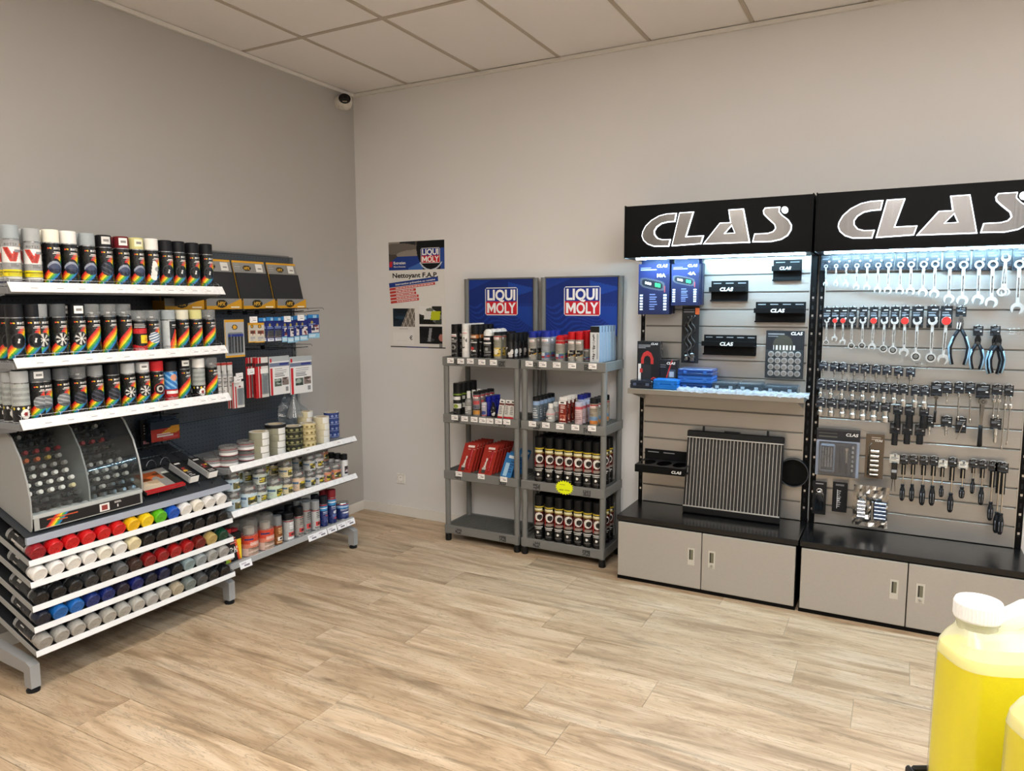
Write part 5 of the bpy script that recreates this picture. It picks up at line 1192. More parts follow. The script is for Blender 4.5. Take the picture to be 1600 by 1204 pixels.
for i in range(6):
    t = thing('flat_carton', 'tall pale blue-grey carton with black top edge, %s from front on right unit top' % ORD[i], 'carton', (p.x + .001 * i, -.325 + .048 * i, z4 + .0006), 0, 'pale cartons on the right unit top')
    put('carton', cached('fcart', lambda: MB().box(-.03, .03, 0, .044, 0, .222, '#8896a6', 'satin', .001).panel(cc, (-.0295, -.0005, .001), (.059, 0, 0), (0, 0, .22)).mesh('carton')), t)
# second shelf, left unit
W3, W4 = 'left unit second tray', 'right unit second tray'
column('c1', 711.5, 646, z3, 4, .066, 'black can with green band, leftmost', 'aerosol can', .032, .215, '#161716', glab('#161716', lambda c: (c.rect(0, 1, .90, .97, '#6f8a2a'), c.rect(.2, .8, .68, .84, '#d9d7d3'), c.rect(.1, .9, .28, .5, '#d9d8d2'), c.circ(.5, .38, .16, '#8a9a3a', 1.6), c.lines(.2, .8, .05, .18, 3, '#77777a', 2)), top=None), '#101011', .06, where=W3)
column('c2', 729.5, 648, z3, 3, .066, 'grey bottle with white cap', 'bottle', .026, .165, '#8a8a87', glab('#8a8a87', lambda c: c.lines(.15, .85, .1, .7, 4, '#d9d7d3', 2), top=None), '#e6e4e0', .045, 'bottle', name='additive_bottle', where=W3)
column('c3', 742, 649, z3, 4, .062, 'silver and red can with black cap', 'aerosol can', .027, .165, '#7d7b7a', glab('#7d7b7a', lambda c: (c.rect(0, 1, .93, 1, '#a3141c'), c.rect(.15, .85, .55, .72, '#b5484a'), c.rect(.2, .8, .34, .5, '#5a5c6a'), c.rect(0, 1, .28, .31, '#2a1c1c'), c.rect(.1, .9, .05, .25, '#c98a3a'))), '#131314', .016, where=W3)
column('c4', 754.5, 650, z3, 2, .06, 'small silver-blue can', 'aerosol can', .019, .095, '#a9a7b4', glab('#a9a7b4', lambda c: c.circ(.5, .3, .3, '#3a4a8a', 1.6).rect(0, 1, 0, .1, '#b3343a')), '#cfd0d6', .012, where=W3)
column('c5', 761, 648, z3, 3, .06, 'bright blue can', 'aerosol can', .022, .130, '#141f8c', None, '#141f8c', .022, y0=-.255, where=W3)
column('c6', 769, 651, z3, 1, .06, 'small black bottle with white print', 'bottle', .017, .098, '#181819', glab('#181819', f_bw, top=None), '#131314', .02, 'bottle', name='additive_bottle', where=W3)
ct2 = Canvas(20, 44, '#c9c6bf').rect(0, 1, .82, 1, '#e4e2dd').rect(.25, .75, .86, .93, '#2b2b2b').rect(.0, 1, .70, .82, '#6a3a34').lines(.15, .85, .2, .65, 5, '#6a6764', 3).rect(0, 1, 0, .08, '#b8202a')
for i, (px, ty) in enumerate(((780, 651), (789.5, 652), (797, 653))):
    p = at_y(px, ty, -.33); t = thing('grease_tube', 'flat white tube with red foot leaning back, %s from left in the second tray' % ORD[i], 'tube', (p.x, -.322, z3 + .0006), 0, 'white tubes on the left unit', rot=(-.20, .06, 0))
    put('tube_body', cached('gtube', lambda: MB().box(-.019, .019, 0, .016, 0, .125, '#cfccc5', 'satin', .005).panel(ct2, (-.0185, -.0005, .002), (.037, 0, 0), (0, 0, .122)).mesh('tube_body')), t)
    put('cap', cached('gtcap', lambda: MB().box(-.014, .014, .001, .015, -.0002, .004, '#b8202a', 'satin', .001).mesh('cap')), t)
# second shelf, right unit
column('d1', 835.5, 657, z3, 5, .056, 'blue-topped bottle with black cap', 'bottle', .025, .155, '#7d8ca6', glab('#5d6a74', lambda c: (c.rect(0, 1, .82, 1, '#8aa6c8'), c.lines(.15, .85, .1, .7, 5, '#c3c6c8', 3)), top='#b3343a'), '#131314', .022, 'can', name='additive_bottle', where=W4)
column('d2', 857.5, 660, z3, 3, .075, 'round grey bottle with white cap', 'bottle', .030, .118, '#b9b9b6', glab('#b0b0ad', lambda c: (c.rect(0, 1, .86, 1, '#c8888a'), c.circ(.5, .45, .2, '#2c2c2c', 1.2), c.circ(.58, .45, .14, '#d9d8d4', 1.2)), top=None), '#e6e4e0', .024, 'round', name='additive_bottle', where=W4)
cr = Canvas(24, 48, '#7c2418').rect(0, 1, .86, 1, '#e4e2dd').rect(.2, .7, .90, .96, '#2b2b2b').lines(.2, .85, .45, .82, 4, '#d9c3b9', 2).speck(.15, .9, .12, .38, ['#c0705a', '#e4cfc2', '#8f3a2a'], 3, 4).rect(0, 1, 0, .05, '#d9d2cc')
p = at_y(878, 661, -.33)
for i in range(4):
    t = thing('grease_carton', 'slim red-brown carton with white hanger top, %s from front on right unit' % ORD[i], 'carton', (p.x + .003 * i, -.322 + .055 * i, z3 + .0006), 0, 'red-brown cartons on the right unit')
    put('carton', cached('gcart', lambda: MB().box(-.025, .025, 0, .03, 0, .142, '#6d1f15', 'gloss', .001).box(-.025, .025, .013, .017, .142, .165, '#e4e2dd', 'paper').panel(cr, (-.0245, -.0005, .001), (.049, 0, 0), (0, 0, .141)).mesh('carton')), t)
column('d4', 902, 663, z3, 5, .056, 'pale pink bottle', 'bottle', .026, .140, '#c9b9c0', glab('#cdb3b4', lambda c: (c.rect(0, 1, .84, 1, '#c0525c'), c.lines(.15, .85, .1, .75, 6, '#9a7f80', 3)), top=None), '#b9bcd0', .02, 'can', name='additive_bottle', where=W4)
column('d5', 925.5, 665, z3, 4, .064, 'gold and grey can with black cap', 'aerosol can', .028, .170, '#9a8f7a', glab('#9a9080', lambda c: (c.rect(0, 1, .94, 1, '#a3343a'), c.lines(.15, .85, .45, .8, 4, '#6a5f50', 2), c.rect(.1, .9, .22, .40, '#6a88a8'), c.rect(.05, .9, .05, .2, '#c97a34'))), '#17171a', .03, where=W4)
column('d6', 905, 655, z3, 3, .055, 'lilac bottle with navy cap', 'bottle', .024, .172, '#b4b6cc', None, '#20287a', .025, 'can', y0=-.20, name='additive_bottle', where=W4)
p = at_y(952, 652, -.12)
t = thing('additive_bottle', 'black and red bottle with black cap at the far right back of the second tray', 'bottle', (p.x - .03, -.11, z3 + .0006)); b, c = generic('d7', .024, .165, '#2a2a2b', glab('#2b2b2c', lambda c: c.rect(0, 1, .86, 1, '#8f1f2c').lines(.2, .8, .2, .7, 5, '#8d8b88', 3), top=None), '#131314', .025); put('container', b, t); put('cap', c, t)
# third shelf, left unit: brush cards and blue packs
cb2 = Canvas(26, 56, '#9c281b').rect(.3, .8, .86, .92, '#e9d9d2').rect(.35, .9, .78, .81, '#e0b0a4'); cb2.put((np.abs(cb2.U - .35 - .25 * (cb2.V - .3)) < .05 + .10 * np.clip(.38 - cb2.V, 0, .2) * 2) & (cb2.V > .12) & (cb2.V < .55), '#d9cfc6'); cb2.rect(.2, .46, .06, .20, '#3a3432').rect(.18, .48, .16, .24, '#b9b6b2')
for c_, (px, py) in enumerate(((724, 736), (756, 739))):
    p = at_y(px, py, -.335)
    for i in range(6):
        t = thing('brush_card', 'red card with white-handled brush, %s column, %s from front' % (('left', 'right')[c_], ORD[i]), 'blister card', (p.x + .002 * i, -.325 + .040 * i, z2 + .0006), 0, 'red brush cards in the third tray', rot=(-.52, 0, 0))
        put('card', cached('bcard', lambda: MB().box(-.052, .052, 0, .002, 0, .21, '#8f2318', 'gloss').panel(cb2, (-.052, -.0005, 0), (.104, 0, 0), (0, 0, .21)).box(.012, .03, -.012, 0, .02, .17, '#a81a1f', 'gloss', .004).mesh('card')), t)
cl = Canvas(20, 44, '#2a6ea8').rect(.2, .55, .05, .6, '#9cc0d8').rect(.3, .9, .8, .9, '#d9e4ec').lines(.6, .95, .2, .7, 5, '#1c3f6a', 2)
p = at_y(788, 743, -.335)
for i in range(5):
    t = thing('blue_blade_card', 'blue hanging card leaning in the third tray, %s from front' % ORD[i], 'blister card', (p.x + .004 * i, -.322 + .042 * i, z2 + .0006), 0, 'blue cards in the third tray', rot=(-.42, .12, 0))
    put('card', cached('bbcard', lambda: MB().box(-.04, .04, 0, .004, 0, .165, '#235f96', 'gloss').panel(cl, (-.04, -.0005, 0), (.08, 0, 0), (0, 0, .165)).mesh('card')), t)
# brake cleaner cans
def f_brake(c):
    c.rect(0, 1, .965, 1, '#b8a22a').rect(.25, .80, .88, .94, '#d9d2b0').rect(0, 1, .84, .87, '#8a7a3a').rect(0, 1, .42, .84, '#4d1512').circ(.58, .68, .26, '#d9d5cf', 2.0).circ(.63, .67, .165, '#161515', 2.0).rect(.3, 1, .42, .50, '#8a7f78').put((c.U < .34) & (c.V > .42) & (c.V < .66), '#a81c19').put((c.U < .2) & (c.V > .66) & (c.V < .80), '#241210')
    for a in range(5): c.circ(.58 + .21 * math.cos(a * 1.256), .68 + .105 * math.sin(a * 1.256), .02, '#4a4744', 2.0)
    c.rect(.22, .82, .345, .375, '#dad8d4').rect(.3, .74, .30, .325, '#c4c2be').circ(.52, .20, .075, '#e2e0dc', 2.1).rect(.35, .75, .085, .10, '#77757a')
bb, bc = generic('brake', .0320, .292, '#101010', glab('#111111', f_brake, 40, 80, None), '#0b0b0c', .062)
for tier, zz, pts in (('third', z2, (839.5, 855.4, 870.4, 885.3, 900.3, 915.2, 929.5)), ('bottom', z1, (839, 855, 870, 885, 900.3, 915.3, 930.5))):
    for i, px in enumerate(pts):
        x = at_y(px, 748 if tier == 'third' else 848, -.335).x
        for d in range(4):
            t = thing('brake_cleaner_can', 'black can with disc picture, %s column, %s row, %s tray' % (ORD[i], ('front', 'second', 'third', 'back')[d], tier), 'aerosol can', (x, -.300 + .0655 * d, zz + .0006), .06, 'brake cleaner cans in the %s tray' % tier)
            put('container', bb, t); put('cap', bc, t)
# ================================================================== black tool display bays against the back wall
YP, YH, YC = -.080, -.402, -.450            # slat panel face, header front, cabinet front
SLAT_M = 'slat'
def slat_paint():
    finish('slat', 0.34, metal=0.75, noise=0.05, scale=18, stretch=(.12, 1, 10))
slat_paint()
SLC = '#b2b0ac'
CB = '#070708'
BAYS = [(2.309, 3.314), (3.327, 4.335)]
def letter_loops():
    S, OX, OZ = 4.848, 960, 290
    L = {'C': [[(475, 205), (400, 210), (340, 225), (280, 260), (235, 305), (212, 350), (207, 382), (219, 415), (250, 445), (300, 463), (415, 462), (430, 403), (365, 405), (330, 395), (310, 370), (307, 345), (325, 315), (360, 290), (410, 278), (462, 275)]],
         'L': [[(492, 203), (605, 195), (548, 382), (680, 375), (660, 443), (432, 460)]],
         'A': [[(668, 445), (798, 280), (876, 276), (862, 180), (982, 172), (1030, 433)], [(838, 361), (911, 356), (889, 303)]],
         'S': [[(1140, 165), (1258, 158), (1252, 195), (1275, 222), (1320, 255), (1345, 295), (1343, 335), (1315, 380), (1265, 410), (1190, 427), (1042, 430), (1060, 362), (1160, 357), (1200, 345), (1218, 322), (1210, 295), (1165, 255), (1130, 220), (1124, 190)]],
         'dot': [[(1291 + 27 * math.cos(a), 184 - 28 * math.sin(a)) for a in np.linspace(0, 2 * math.pi, 16, endpoint=False)]]}
    out = {}
    for k, loops in L.items():
        out[k] = []
        for l in loops:
            pts = [at_y(OX + u / S, OZ + v / S, YH - .006) for u, v in l]; out[k].append([(p.x - BAYS[0][0], p.z) for p in pts])
    return out
LET = letter_loops()
def shrink(loop, d):
    """inset of an outline by d (d<0 grows it)"""
    n = len(loop); A = sum(loop[i][0] * loop[(i + 1) % n][1] - loop[(i + 1) % n][0] * loop[i][1] for i in range(n)); s = 1 if A > 0 else -1; out = []
    for i in range(n):
        p0, p1, p2 = Vector(loop[i - 1]), Vector(loop[i]), Vector(loop[(i + 1) % n]); a, b = (p1 - p0).normalized(), (p2 - p1).normalized()
        n1, n2 = Vector((-a.y, a.x)) * s, Vector((-b.y, b.x)) * s; m = (n1 + n2)
        m = m.normalized() if m.length > 1e-4 else n1
        k = d / max(.45, m.dot(n1)); out.append(tuple(p1 + m * k))
    return out
def letter_parts(k):
    loops = LET[k]; rim = [shrink(loops[0], .001)] + loops[1:]
    face = [shrink(loops[0], .0055)] + [shrink(l, -.0030) for l in loops[1:]]
    return MB().prism(rim, YH - .010, YH - .002, '#ffffff', 'rim_light'), (None if k == 'dot' else MB().prism(face, YH - .014, YH - .0101, '#c9c9cb', 'brushed'))
for b, (x0, x1) in enumerate(BAYS):
    side = ('left', 'right')[b]; w = x1 - x0
    t = thing('tool_display_bay', 'black tool display bay with grey slatted back and lit letters, %s one' % side, 'display bay', (x0, 0, 0))
    for x in (.0, w - .030):
        mb = MB().box(x, x + .030, -.070, -.012, .3905, 2.10, CB, 'blackcoat', .001)
        for i in range(26):
            mb.box(x + .011, x + .019, -.0712, -.0695, .45 + i * .05, .475 + i * .05, '#050506', 'matte')
            if i % 2 == 0 and random.random() < .8: mb.box(x + .010, x + .020, -.0722, -.0700, .462 + i * .05, .474 + i * .05, '#cfcfcf', 'metal')
        put('post', mb, t)
    put('back_sheet', MB().box(.031, w - .031, YP + .012, YP + .016, .392, 2.0, '#8a8884', SLAT_M), t)
    for i in range(16):
        z0 = .405 + i * .1 - (.0 if i else .012); z1 = .405 + (i + 1) * .1 - .008
        put('slat', cached(('slat', round(w, 3), i == 0), lambda: MB().box(.033, w - .033, YP, YP + .0115, 0, z1 - z0, SLC, SLAT_M, .0015).mesh('slat')), t, (0, 0, z0))
    for x in (.031, w - .035): put('edge_strip', MB().box(x, x + .004, YP - .004, YP + .010, .392, 1.995, '#b9b6b0', SLAT_M), t)
    put('header', MB().box(0, w, YH, -.075, 1.900, 2.190, CB, 'blackcoat', .002), t)
    for x in (-.001, w - .005): put('header_cheek', MB().box(x, x + .006, YH - .004, -.075, 1.896, 2.194, '#0a0b0c', 'blackcoat', .001), t)
    for k in LET:
        r, f = letter_parts(k)
        lo = put('letter' if k != 'dot' else 'logo_dot', r, t, label='glowing white edge of a metal letter' if k != 'dot' else None)
        if f: put('metal_face', f, lo)
    put('light_strip', MB().box(.04, w - .04, -.31, -.285, 1.893, 1.8995, '#ffffff', 'strip_light'), t)
    # cabinet underneath
    c = thing('base_cabinet', 'low grey two-door cabinet with black top under the %s tool bay' % side, 'cabinet', (x0, 0, 0))
    put('carcass', MB().box(.004, w - .004, YC + .004, -.015, .022, .360, '#0c0c0d', 'blackcoat'), c)
    put('plinth', MB().box(.002, w - .002, YC + .002, -.015, 0, .022, '#0a0a0b', 'blackcoat'), c)
    put('worktop', MB().box(-.003, w + .003, YC - .006, -.012, .360, .390, '#0b0c0e', 'blackgloss', .002), c, label='glossy black top')
    for d in (0, 1):
        xa, xb = (.008, w / 2 - .0025) if d == 0 else (w / 2 + .0025, w - .008)
        dr = put('door', MB().box(xa, xb, YC - .012, YC + .003, .026, .352, '#a39d94', 'satin', .002), c)
        hx = xb - .055 if d == 0 else xa + .055
        mb = MB().box(hx - .019, hx + .019, YC - .0135, YC - .011, .160, .260, '#bdb9ae', 'satin', .001).box(hx - .011, hx + .011, YC - .0142, YC - .0132, .192, .250, '#6d6a58', 'satin').box(hx - .011, hx - .004, YC - .0146, YC - .014, .192, .250, '#2f2d28', 'satin')
        put('recessed_handle', mb, dr)
        if d == 1: put('lock', MB().cyl((hx, YC - .013, .174), (hx, YC - .018, .174), .009, .008, 14, '#c9c9c6', 'metal').box(hx - .001, hx + .001, YC - .0186, YC - .018, .169, .179, '#3a3a3a', 'metal'), dr)
CLZ = .390
XA = BAYS[0][0]
# ------------------------------------------------------------------ left bay: shelf and goods
t = thing('metal_shelf', 'long grey metal shelf across the left tool bay', 'shelf', (0, 0, 0))
SZ = 1.137
put('plate', MB().box(2.318, 3.302, -.335, -.084, SZ - .032, SZ, '#a7a39b', SLAT_M, .002), t)
for x in (2.345, 3.272): put('bracket', MB().prism([(-.25, -.032), (.0, -.032), (.0, -.09)], -.002, .002, '#8d8a84', 'satin'), t, (x, -.085, SZ), (0, 0, H90))
def logo_small(mb, x, z, y, w, col='#e4e4e2'):
    mb.text('CLAS', w * .26, x, z, y, col, width=w, bold=.03, shear=.18)
def holder(px0, py0, px1, py1, label, Y=-.145):
    """folded black sheet holder clipped in a slat: slotted back plate, front strip and foot"""
    a, b = at_y(px0, (py0 + py1) / 2, Y), at_y(px1, (py0 + py1) / 2, YP - .002); zt, zb = at_y((px0 + px1) / 2, py0, YP).z, at_y((px0 + px1) / 2, py1, -.11).z
    w = b.x - a.x; h = zt - zb
    t = thing('tool_holder', label, 'tool holder', ((a.x + b.x) / 2, YP - .001, zb))
    mb = MB().box(-w / 2, w / 2, -.003, 0, 0, h, '#121314', 'blackcoat')
    n = max(2, int(w / .055))
    for i in range(n): mb.box(-w / 2 + (i + .18) * w / n, -w / 2 + (i + .82) * w / n, -.0034, -.003, h * .86, h * .90, '#8d8f92', 'satin')
    put('back_plate', mb, t)
    put('shelf_plate', MB().box(-w / 2, w / 2, -.062, -.003, h * .46, h * .48, '#0d0e0f', 'blackcoat'), t)
    f = MB().box(-w / 2, w / 2, -.065, -.062, h * .46, h * .70, '#0b0c0d', 'blackcoat', .0008); logo_small(f, -w * .02, h * .58, -.0656, min(.075, w * .4)); put('front_strip', f, t)
    put('foot_strip', MB().box(-w / 2, w / 2, -.03, -.003, 0, h * .07, '#0a0b0c', 'blackcoat'), t)
holder(1205.5, 405.5, 1253, 438.5, 'small black folded tool holder near the top right of the left bay')
holder(1107.5, 438.5, 1169, 470.5, 'black folded tool holder beside the blue charger boxes')
holder(1177.6, 471.5, 1259, 503.5, 'wide black folded tool holder above the round battery card')
holder(1096, 523, 1182, 555, 'widest black folded tool holder beside the jump lead card')
# holder with three round holes
t = thing('bottle_holder', 'black shelf holder with three round holes left of the radiator', 'tool holder', (2.506, YP - .001, .612)); w = .306
put('back_plate', MB().box(-w / 2, w / 2, -.003, 0, 0, .118, '#121314', 'blackcoat').box(-w / 2 + .02, -w / 2 + .09, -.0036, -.003, .098, .103, '#8d8f92', 'satin').box(-w / 2 + .12, -w / 2 + .19, -.0036, -.003, .098, .103, '#8d8f92', 'satin'), t)
hol = [(-w / 2, -.198), (w / 2, -.198), (w / 2, -.003), (-w / 2, -.003)]; cs = [[(cx + .043 * math.cos(q), -.100 + .070 * math.sin(q)) for q in np.linspace(0, 2 * math.pi, 20, endpoint=False)] for cx in (-w / 3.1, 0, w / 3.1)]
mb = MB(); mb.M = Matrix.Translation((0, 0, .054)) @ Matrix.Rotation(H90, 4, 'X') @ Matrix.Scale(-1, 4, (0, 0, 1)); mb.prism([[(x, y) for x, y in l] for l in [hol] + cs], -.001, .001, '#1d1e20', 'satin'); put('hole_plate', mb, t)
put('lower_plate', MB().box(-w / 2, w / 2, -.198, -.003, .012, .014, '#08090a', 'blackcoat'), t)
f = MB().box(-w / 2, w / 2, -.201, -.198, .010, .055, '#0b0c0d', 'blackcoat', .0008); logo_small(f, w * .34, .030, -.2016, .06); put('front_strip', f, t)

# charger boxes
def charger(amp, w, h, dep):
    c = Canvas(60, 96, '#0e1538'); c.put(c.V > .6 + .2 * c.U, '#101c4c')
    X_ = (c.U - .45); Y_ = (c.V - .60) * 1.65 + X_ * .22; c.put((np.abs(X_ / .40) ** 4 + np.abs(Y_ / .17) ** 4) < 1, '#3f424c'); c.put((np.abs(X_ / .33) ** 4 + np.abs(Y_ / .115) ** 4) < 1, '#0c0f18')
    c.put((np.abs(X_ - .17) < .09) & (np.abs(Y_) < .065), '#2c8a56').put((np.abs(X_ + .13) < .10) & (np.abs(Y_) < .04), '#dfe2e6').put((c.U > .84) & (c.U < .87) & (c.V > .44) & (c.V < .56), '#8a3a3c').lines(.06, .62, .87, .94, 2, '#8f99bc', 1)
    for v in np.linspace(.08, .36, 6): c.rect(.05, .15, v, v + .035, '#d9dde6'); c.rect(.82, .92, v, v + .035, '#d9dde6')
    c.lines(.36, .66, .08, .42, 7, '#6d78a4', 3)
    mb = MB().box(-w / 2, w / 2, 0, dep, 0, h, '#0d1434', 'satin', .001).panel(c, (-w / 2 + .0005, -.0005, .0005), (w - .001, 0, 0), (0, 0, h - .001))
    logo_small(mb, w * .26, h * .955, -.0012, w * .34); mb.text(amp, h * .07, w * .24, h * .77, -.0012, '#eceef2', width=w * .27, bold=.03)
    mb.box(-w / 2 + .01, w / 2 - .01, dep * .5 - .001, dep * .5 + .001, h, h + .045, '#16264f', 'satin')
    return mb
for amp, bx, Y in (('10A', (997.5, 412, 1046, 491), -.20), ('4A', (1048.7, 412, 1092, 477), -.20)):
    a, b = at_y(bx[0], 450, Y), at_y(bx[2], 450, Y); zt, zb = at_y((bx[0] + bx[2]) / 2, bx[1], Y).z, at_y((bx[0] + bx[2]) / 2, bx[3], Y).z
    t = thing('charger_box', 'blue battery charger box marked %s hanging under the black header' % amp, 'box', ((a.x + b.x) / 2, Y, zb)); put('carton', charger(amp, b.x - a.x, zt - zb, .055), t, label='blue printed carton')
    t = thing('charger_box', 'blue battery charger box hanging behind the one marked %s' % amp, 'box', ((a.x + b.x) / 2 + .004, Y + .057, zb + .004)); put('carton', charger(amp, b.x - a.x, zt - zb, .055), t)
def wallbox(name, label, cat, box, Y, cv, base, dep, fin='gloss', zb=None, extra=None, text=None):
    a, b = at_y(box[0], (box[1] + box[3]) / 2, Y), at_y(box[2], (box[1] + box[3]) / 2, Y); zt = at_y((box[0] + box[2]) / 2, box[1], Y).z
    zb = at_y((box[0] + box[2]) / 2, box[3], Y).z if zb is None else zb; w, h = b.x - a.x, zt - zb
    t = thing(name, label, cat, ((a.x + b.x) / 2, Y, zb))
    mb = MB().box(-w / 2, w / 2, 0, dep, 0, h, base, fin, min(.001, dep * .3))
    if cv is not None: mb.panel(cv, (-w / 2 + .0004, -.0005, .0004), (w - .0008, 0, 0), (0, 0, h - .0008))
    if text: logo_small(mb, w * text[0], h * text[1], -.0011, w * text[2])
    put('card' if dep < .02 else 'carton', mb, t)
    return t, w, h
c = Canvas(30, 90, '#191a1c'); c.put(c.V > .93 - .1 * (1 - c.U), '#191a1c'); c.put((c.U > .75) & (c.V > .86) & (c.V < .97), '#c25a2a').lines(.1, .7, .88, .96, 2, '#6d6e72', 2)
t, w, h = wallbox('jump_lead_card', 'tall black card with coiled dark cable below the smaller charger box', 'card pack', (1065, 478, 1092, 567), -.13, c, '#191a1c', .004)
mb = MB()
for k_ in range(3): mb.tube([(-.02 + .02 * k_ + .012 * math.sin(q * 3 + k_), -.012 - .004 * (k_ % 2), h * (.84 - .76 * q / 6.3)) for q in np.linspace(0, 6.3, 22)], .005, '#2a2a2b' if k_ != 1 else '#3c3a38', 'gloss', 6)
put('cable', mb, t); put('clamp', MB().box(-.028, -.008, -.02, -.004, .015, .05, '#9a9c9e', 'metal', .004).box(.006, .03, -.022, -.004, .012, .06, '#7f8183', 'metal', .004), t)
zs = SZ + .0006
c = Canvas(40, 66, '#15161a').lines(.06, .6, .84, .93, 3, '#8e8f94', 2); c.put((np.abs(np.hypot(c.U - .45, (c.V - .55) * 1.2) - .22) < .06) & (c.V > .50), '#b3302e'); c.rect(.2, .62, .05, .48, '#24262b').rect(.25, .42, .06, .14, '#c9cbcc').rect(.05, .18, .02, .5, '#d5d3d0').rect(.12, .26, .3, .4, '#b3302e').circ(.75, .12, .14, '#b3302e', 1.5, .10)
wallbox('clamp_meter_box', 'black carton with red clamp meter picture on the left end of the metal shelf', 'box', (995.5, 533, 1031, 593), -.20, c, '#131417', .06, zb=zs, text=(.26, .945, .3))
c = Canvas(40, 40, '#15161a').rect(.55, .92, .05, .65, '#3c4a5a').rect(.62, .86, .38, .58, '#a9b4c0').rect(.62, .86, .1, .3, '#6d7884').put(np.abs(Canvas(40, 40).U - .35 - .4 * Canvas(40, 40).V) < .03, '#b3302e').lines(.05, .45, .7, .85, 2, '#6d6e72', 2)
wallbox('tester_box', 'black carton with small tester picture beside the clamp meter box', 'box', (1026, 562, 1058, 593), -.19, c, '#131417', .05, zb=zs, text=(.2, .88, .42))
c = Canvas(60, 72, '#1b1c20').lines(.05, .5, .86, .95, 2, '#7b7c80', 2).circ(.45, .70, .26, '#3a3830', 1.2).put((np.abs(Canvas(60, 72).V - .65) < .05) & (np.sin(Canvas(60, 72).U * 70) > .1) & (np.abs(Canvas(60, 72).U - .5) < .3), '#cfcdc9')
t, w, h = wallbox('battery_card', 'large black card with twenty round coins in rows of five', 'card pack', (1196, 516.5, 1256, 591), -.105, c, '#1b1c20', .004, text=(.30, .945, .3))
for i in range(5):
    for j in range(4):
        x, z = -w / 2 + w * (.15 + .175 * i), h * (.105 + .134 * j)
        put('coin_cell', cached('coin', lambda: MB().lathe([(.0165, 0), (.0165, .004), (.0145, .0065)], '#cbbfb6', 'satin', 16).lathe([(.010, .0066), (.010, .0075), (.0001, .0075)], '#a3958a', 'satin', 12, close=False).mesh('coin_cell')), t, (x, -.0006, z), (H90, 0, 0))
put('clear_cover', MB().box(-w / 2 + .004, w / 2 - .004, -.0105, -.0095, .004, h * .60, '#dfe3e6', 'plexi'), t)
# plastic cases on the shelf
def case(name, label, px0, px1, pyb, Y, h, dep, col, fin, z=None, inner=None):
    a, b = at_y(px0, pyb, Y), at_y(px1, pyb, Y); w = b.x - a.x; z = zs if z is None else z
    t = thing(name, label, 'case', ((a.x + b.x) / 2, Y, z), 0, 'plastic cases on the metal shelf')
    put('base', MB().box(-w / 2, w / 2, 0, dep, 0, h * .5, col, fin, .004), t)
    put('lid', MB().box(-w / 2 + .001, w / 2 - .001, .001, dep - .001, h * .5 + .0005, h, col, fin, .004), t)
    for x in (-w * .28, w * .28): put('latch', cached(('latch', col), lambda: MB().box(-.01, .01, -.004, .0, -.008, .008, col, 'satin', .001).mesh('latch')), t, (x, 0, h * .5))
    if inner: put('contents', MB().box(-w / 2 + .006, w / 2 - .006, .006, dep - .006, .004, h * .75, inner, 'satin', .003), t)
case('dark_clear_case', 'small smoky clear case at the left end of the metal shelf', 984, 1019, 606, -.322, .048, .09, '#4d5870', 'clear', inner='#3a3d42')
case('blue_case', 'bright blue plastic case at the front of the metal shelf', 1020, 1059, 607, -.318, .058, .10, '#1569c0', 'satin')
for i in range(3): case('blue_clear_case', 'see-through blue case, %s of the stack of three' % ('bottom', 'middle', 'top')[i], 1058, 1113, 604, -.27, .040, .13, '#2a62b4', 'satin' if i == 1 else 'milky', z=zs + i * .0412, inner='#27508f')
case('clear_tool_case', 'clear case with black filling beside the blue stack', 1112, 1150, 606, -.28, .055, .13, '#8fa6b8', 'clear', inner='#25282d')
case('clear_tool_case', 'clear case with black filling, middle of the metal shelf', 1152, 1190, 607, -.28, .055, .13, '#8fa6b8', 'clear', inner='#25282d')
case('clear_tool_case', 'wide clear case with black filling at the right end of the metal shelf', 1192, 1246, 608, -.27, .048, .13, '#8fa6b8', 'clear', inner='#25282d')
# crumpled plastic film lying along the shelf edge
random.seed(11); vs = []; nx, ny = 60, 7; xa, xb = at_y(1058, 606, -.33).x, at_y(1258, 614, -.33).x + .02
for j in range(ny):
    for i in range(nx): vs.append((xa + (xb - xa) * i / (nx - 1), -.340 + .05 * j / (ny - 1) + random.uniform(-.003, .003), SZ + .003 + .014 * abs(math.sin(i * .8 + j * 1.3)) * (0.4 + j / ny) + random.uniform(0, .006) - (.012 if j == 0 else 0)))
whole('plastic_film', MB().add(vs, [(j * nx + i, j * nx + i + 1, (j + 1) * nx + i + 1, (j + 1) * nx + i) for j in range(ny - 1) for i in range(nx - 1)], '#dfe8f2', 'milky', False), 'crumpled clear plastic film along the front edge of the metal shelf', 'plastic film')

# radiator leaning on the cabinet
bl, br_ = at_y(1069, 778, -.21), at_y(1217, 795, -.21)
tl = at_y(1073, 671, -.11)
Wd, Hh = br_.x - bl.x, .43
lean = -math.atan2(.07, Hh)
t = thing('car_radiator', 'car radiator with silver fins and black plastic tanks standing on the black cabinet top', 'radiator', ((bl.x + br_.x) / 2, -.215, CLZ + .001), rot=(lean, 0, 0))
Hh = at_y(1145, 672, -.13).z - CLZ
put('tank', MB().box(-Wd / 2 - .006, Wd / 2 + .006, -.014, .026, .0, .040, '#0b0c0d', 'satin', .005).cyl((-.05, .006, -.0), (-.05, .006, .01), .012, None, 12, '#141517', 'satin'), t, label='black bottom tank')
mb = MB().box(-Wd / 2 - .006, Wd / 2 + .006, -.014, .026, Hh - .052, Hh - .010, '#0d0e0f', 'satin', .006)
for x in (-.17, .17): mb.cyl((x * Wd / .5, .006, Hh - .012), (x * Wd / .5, .006, Hh + .018), .007, .006, 10, '#141517', 'satin')
mb.box(-.06, .03, -.016, .024, Hh - .014, Hh - .002, '#141517', 'satin', .004)
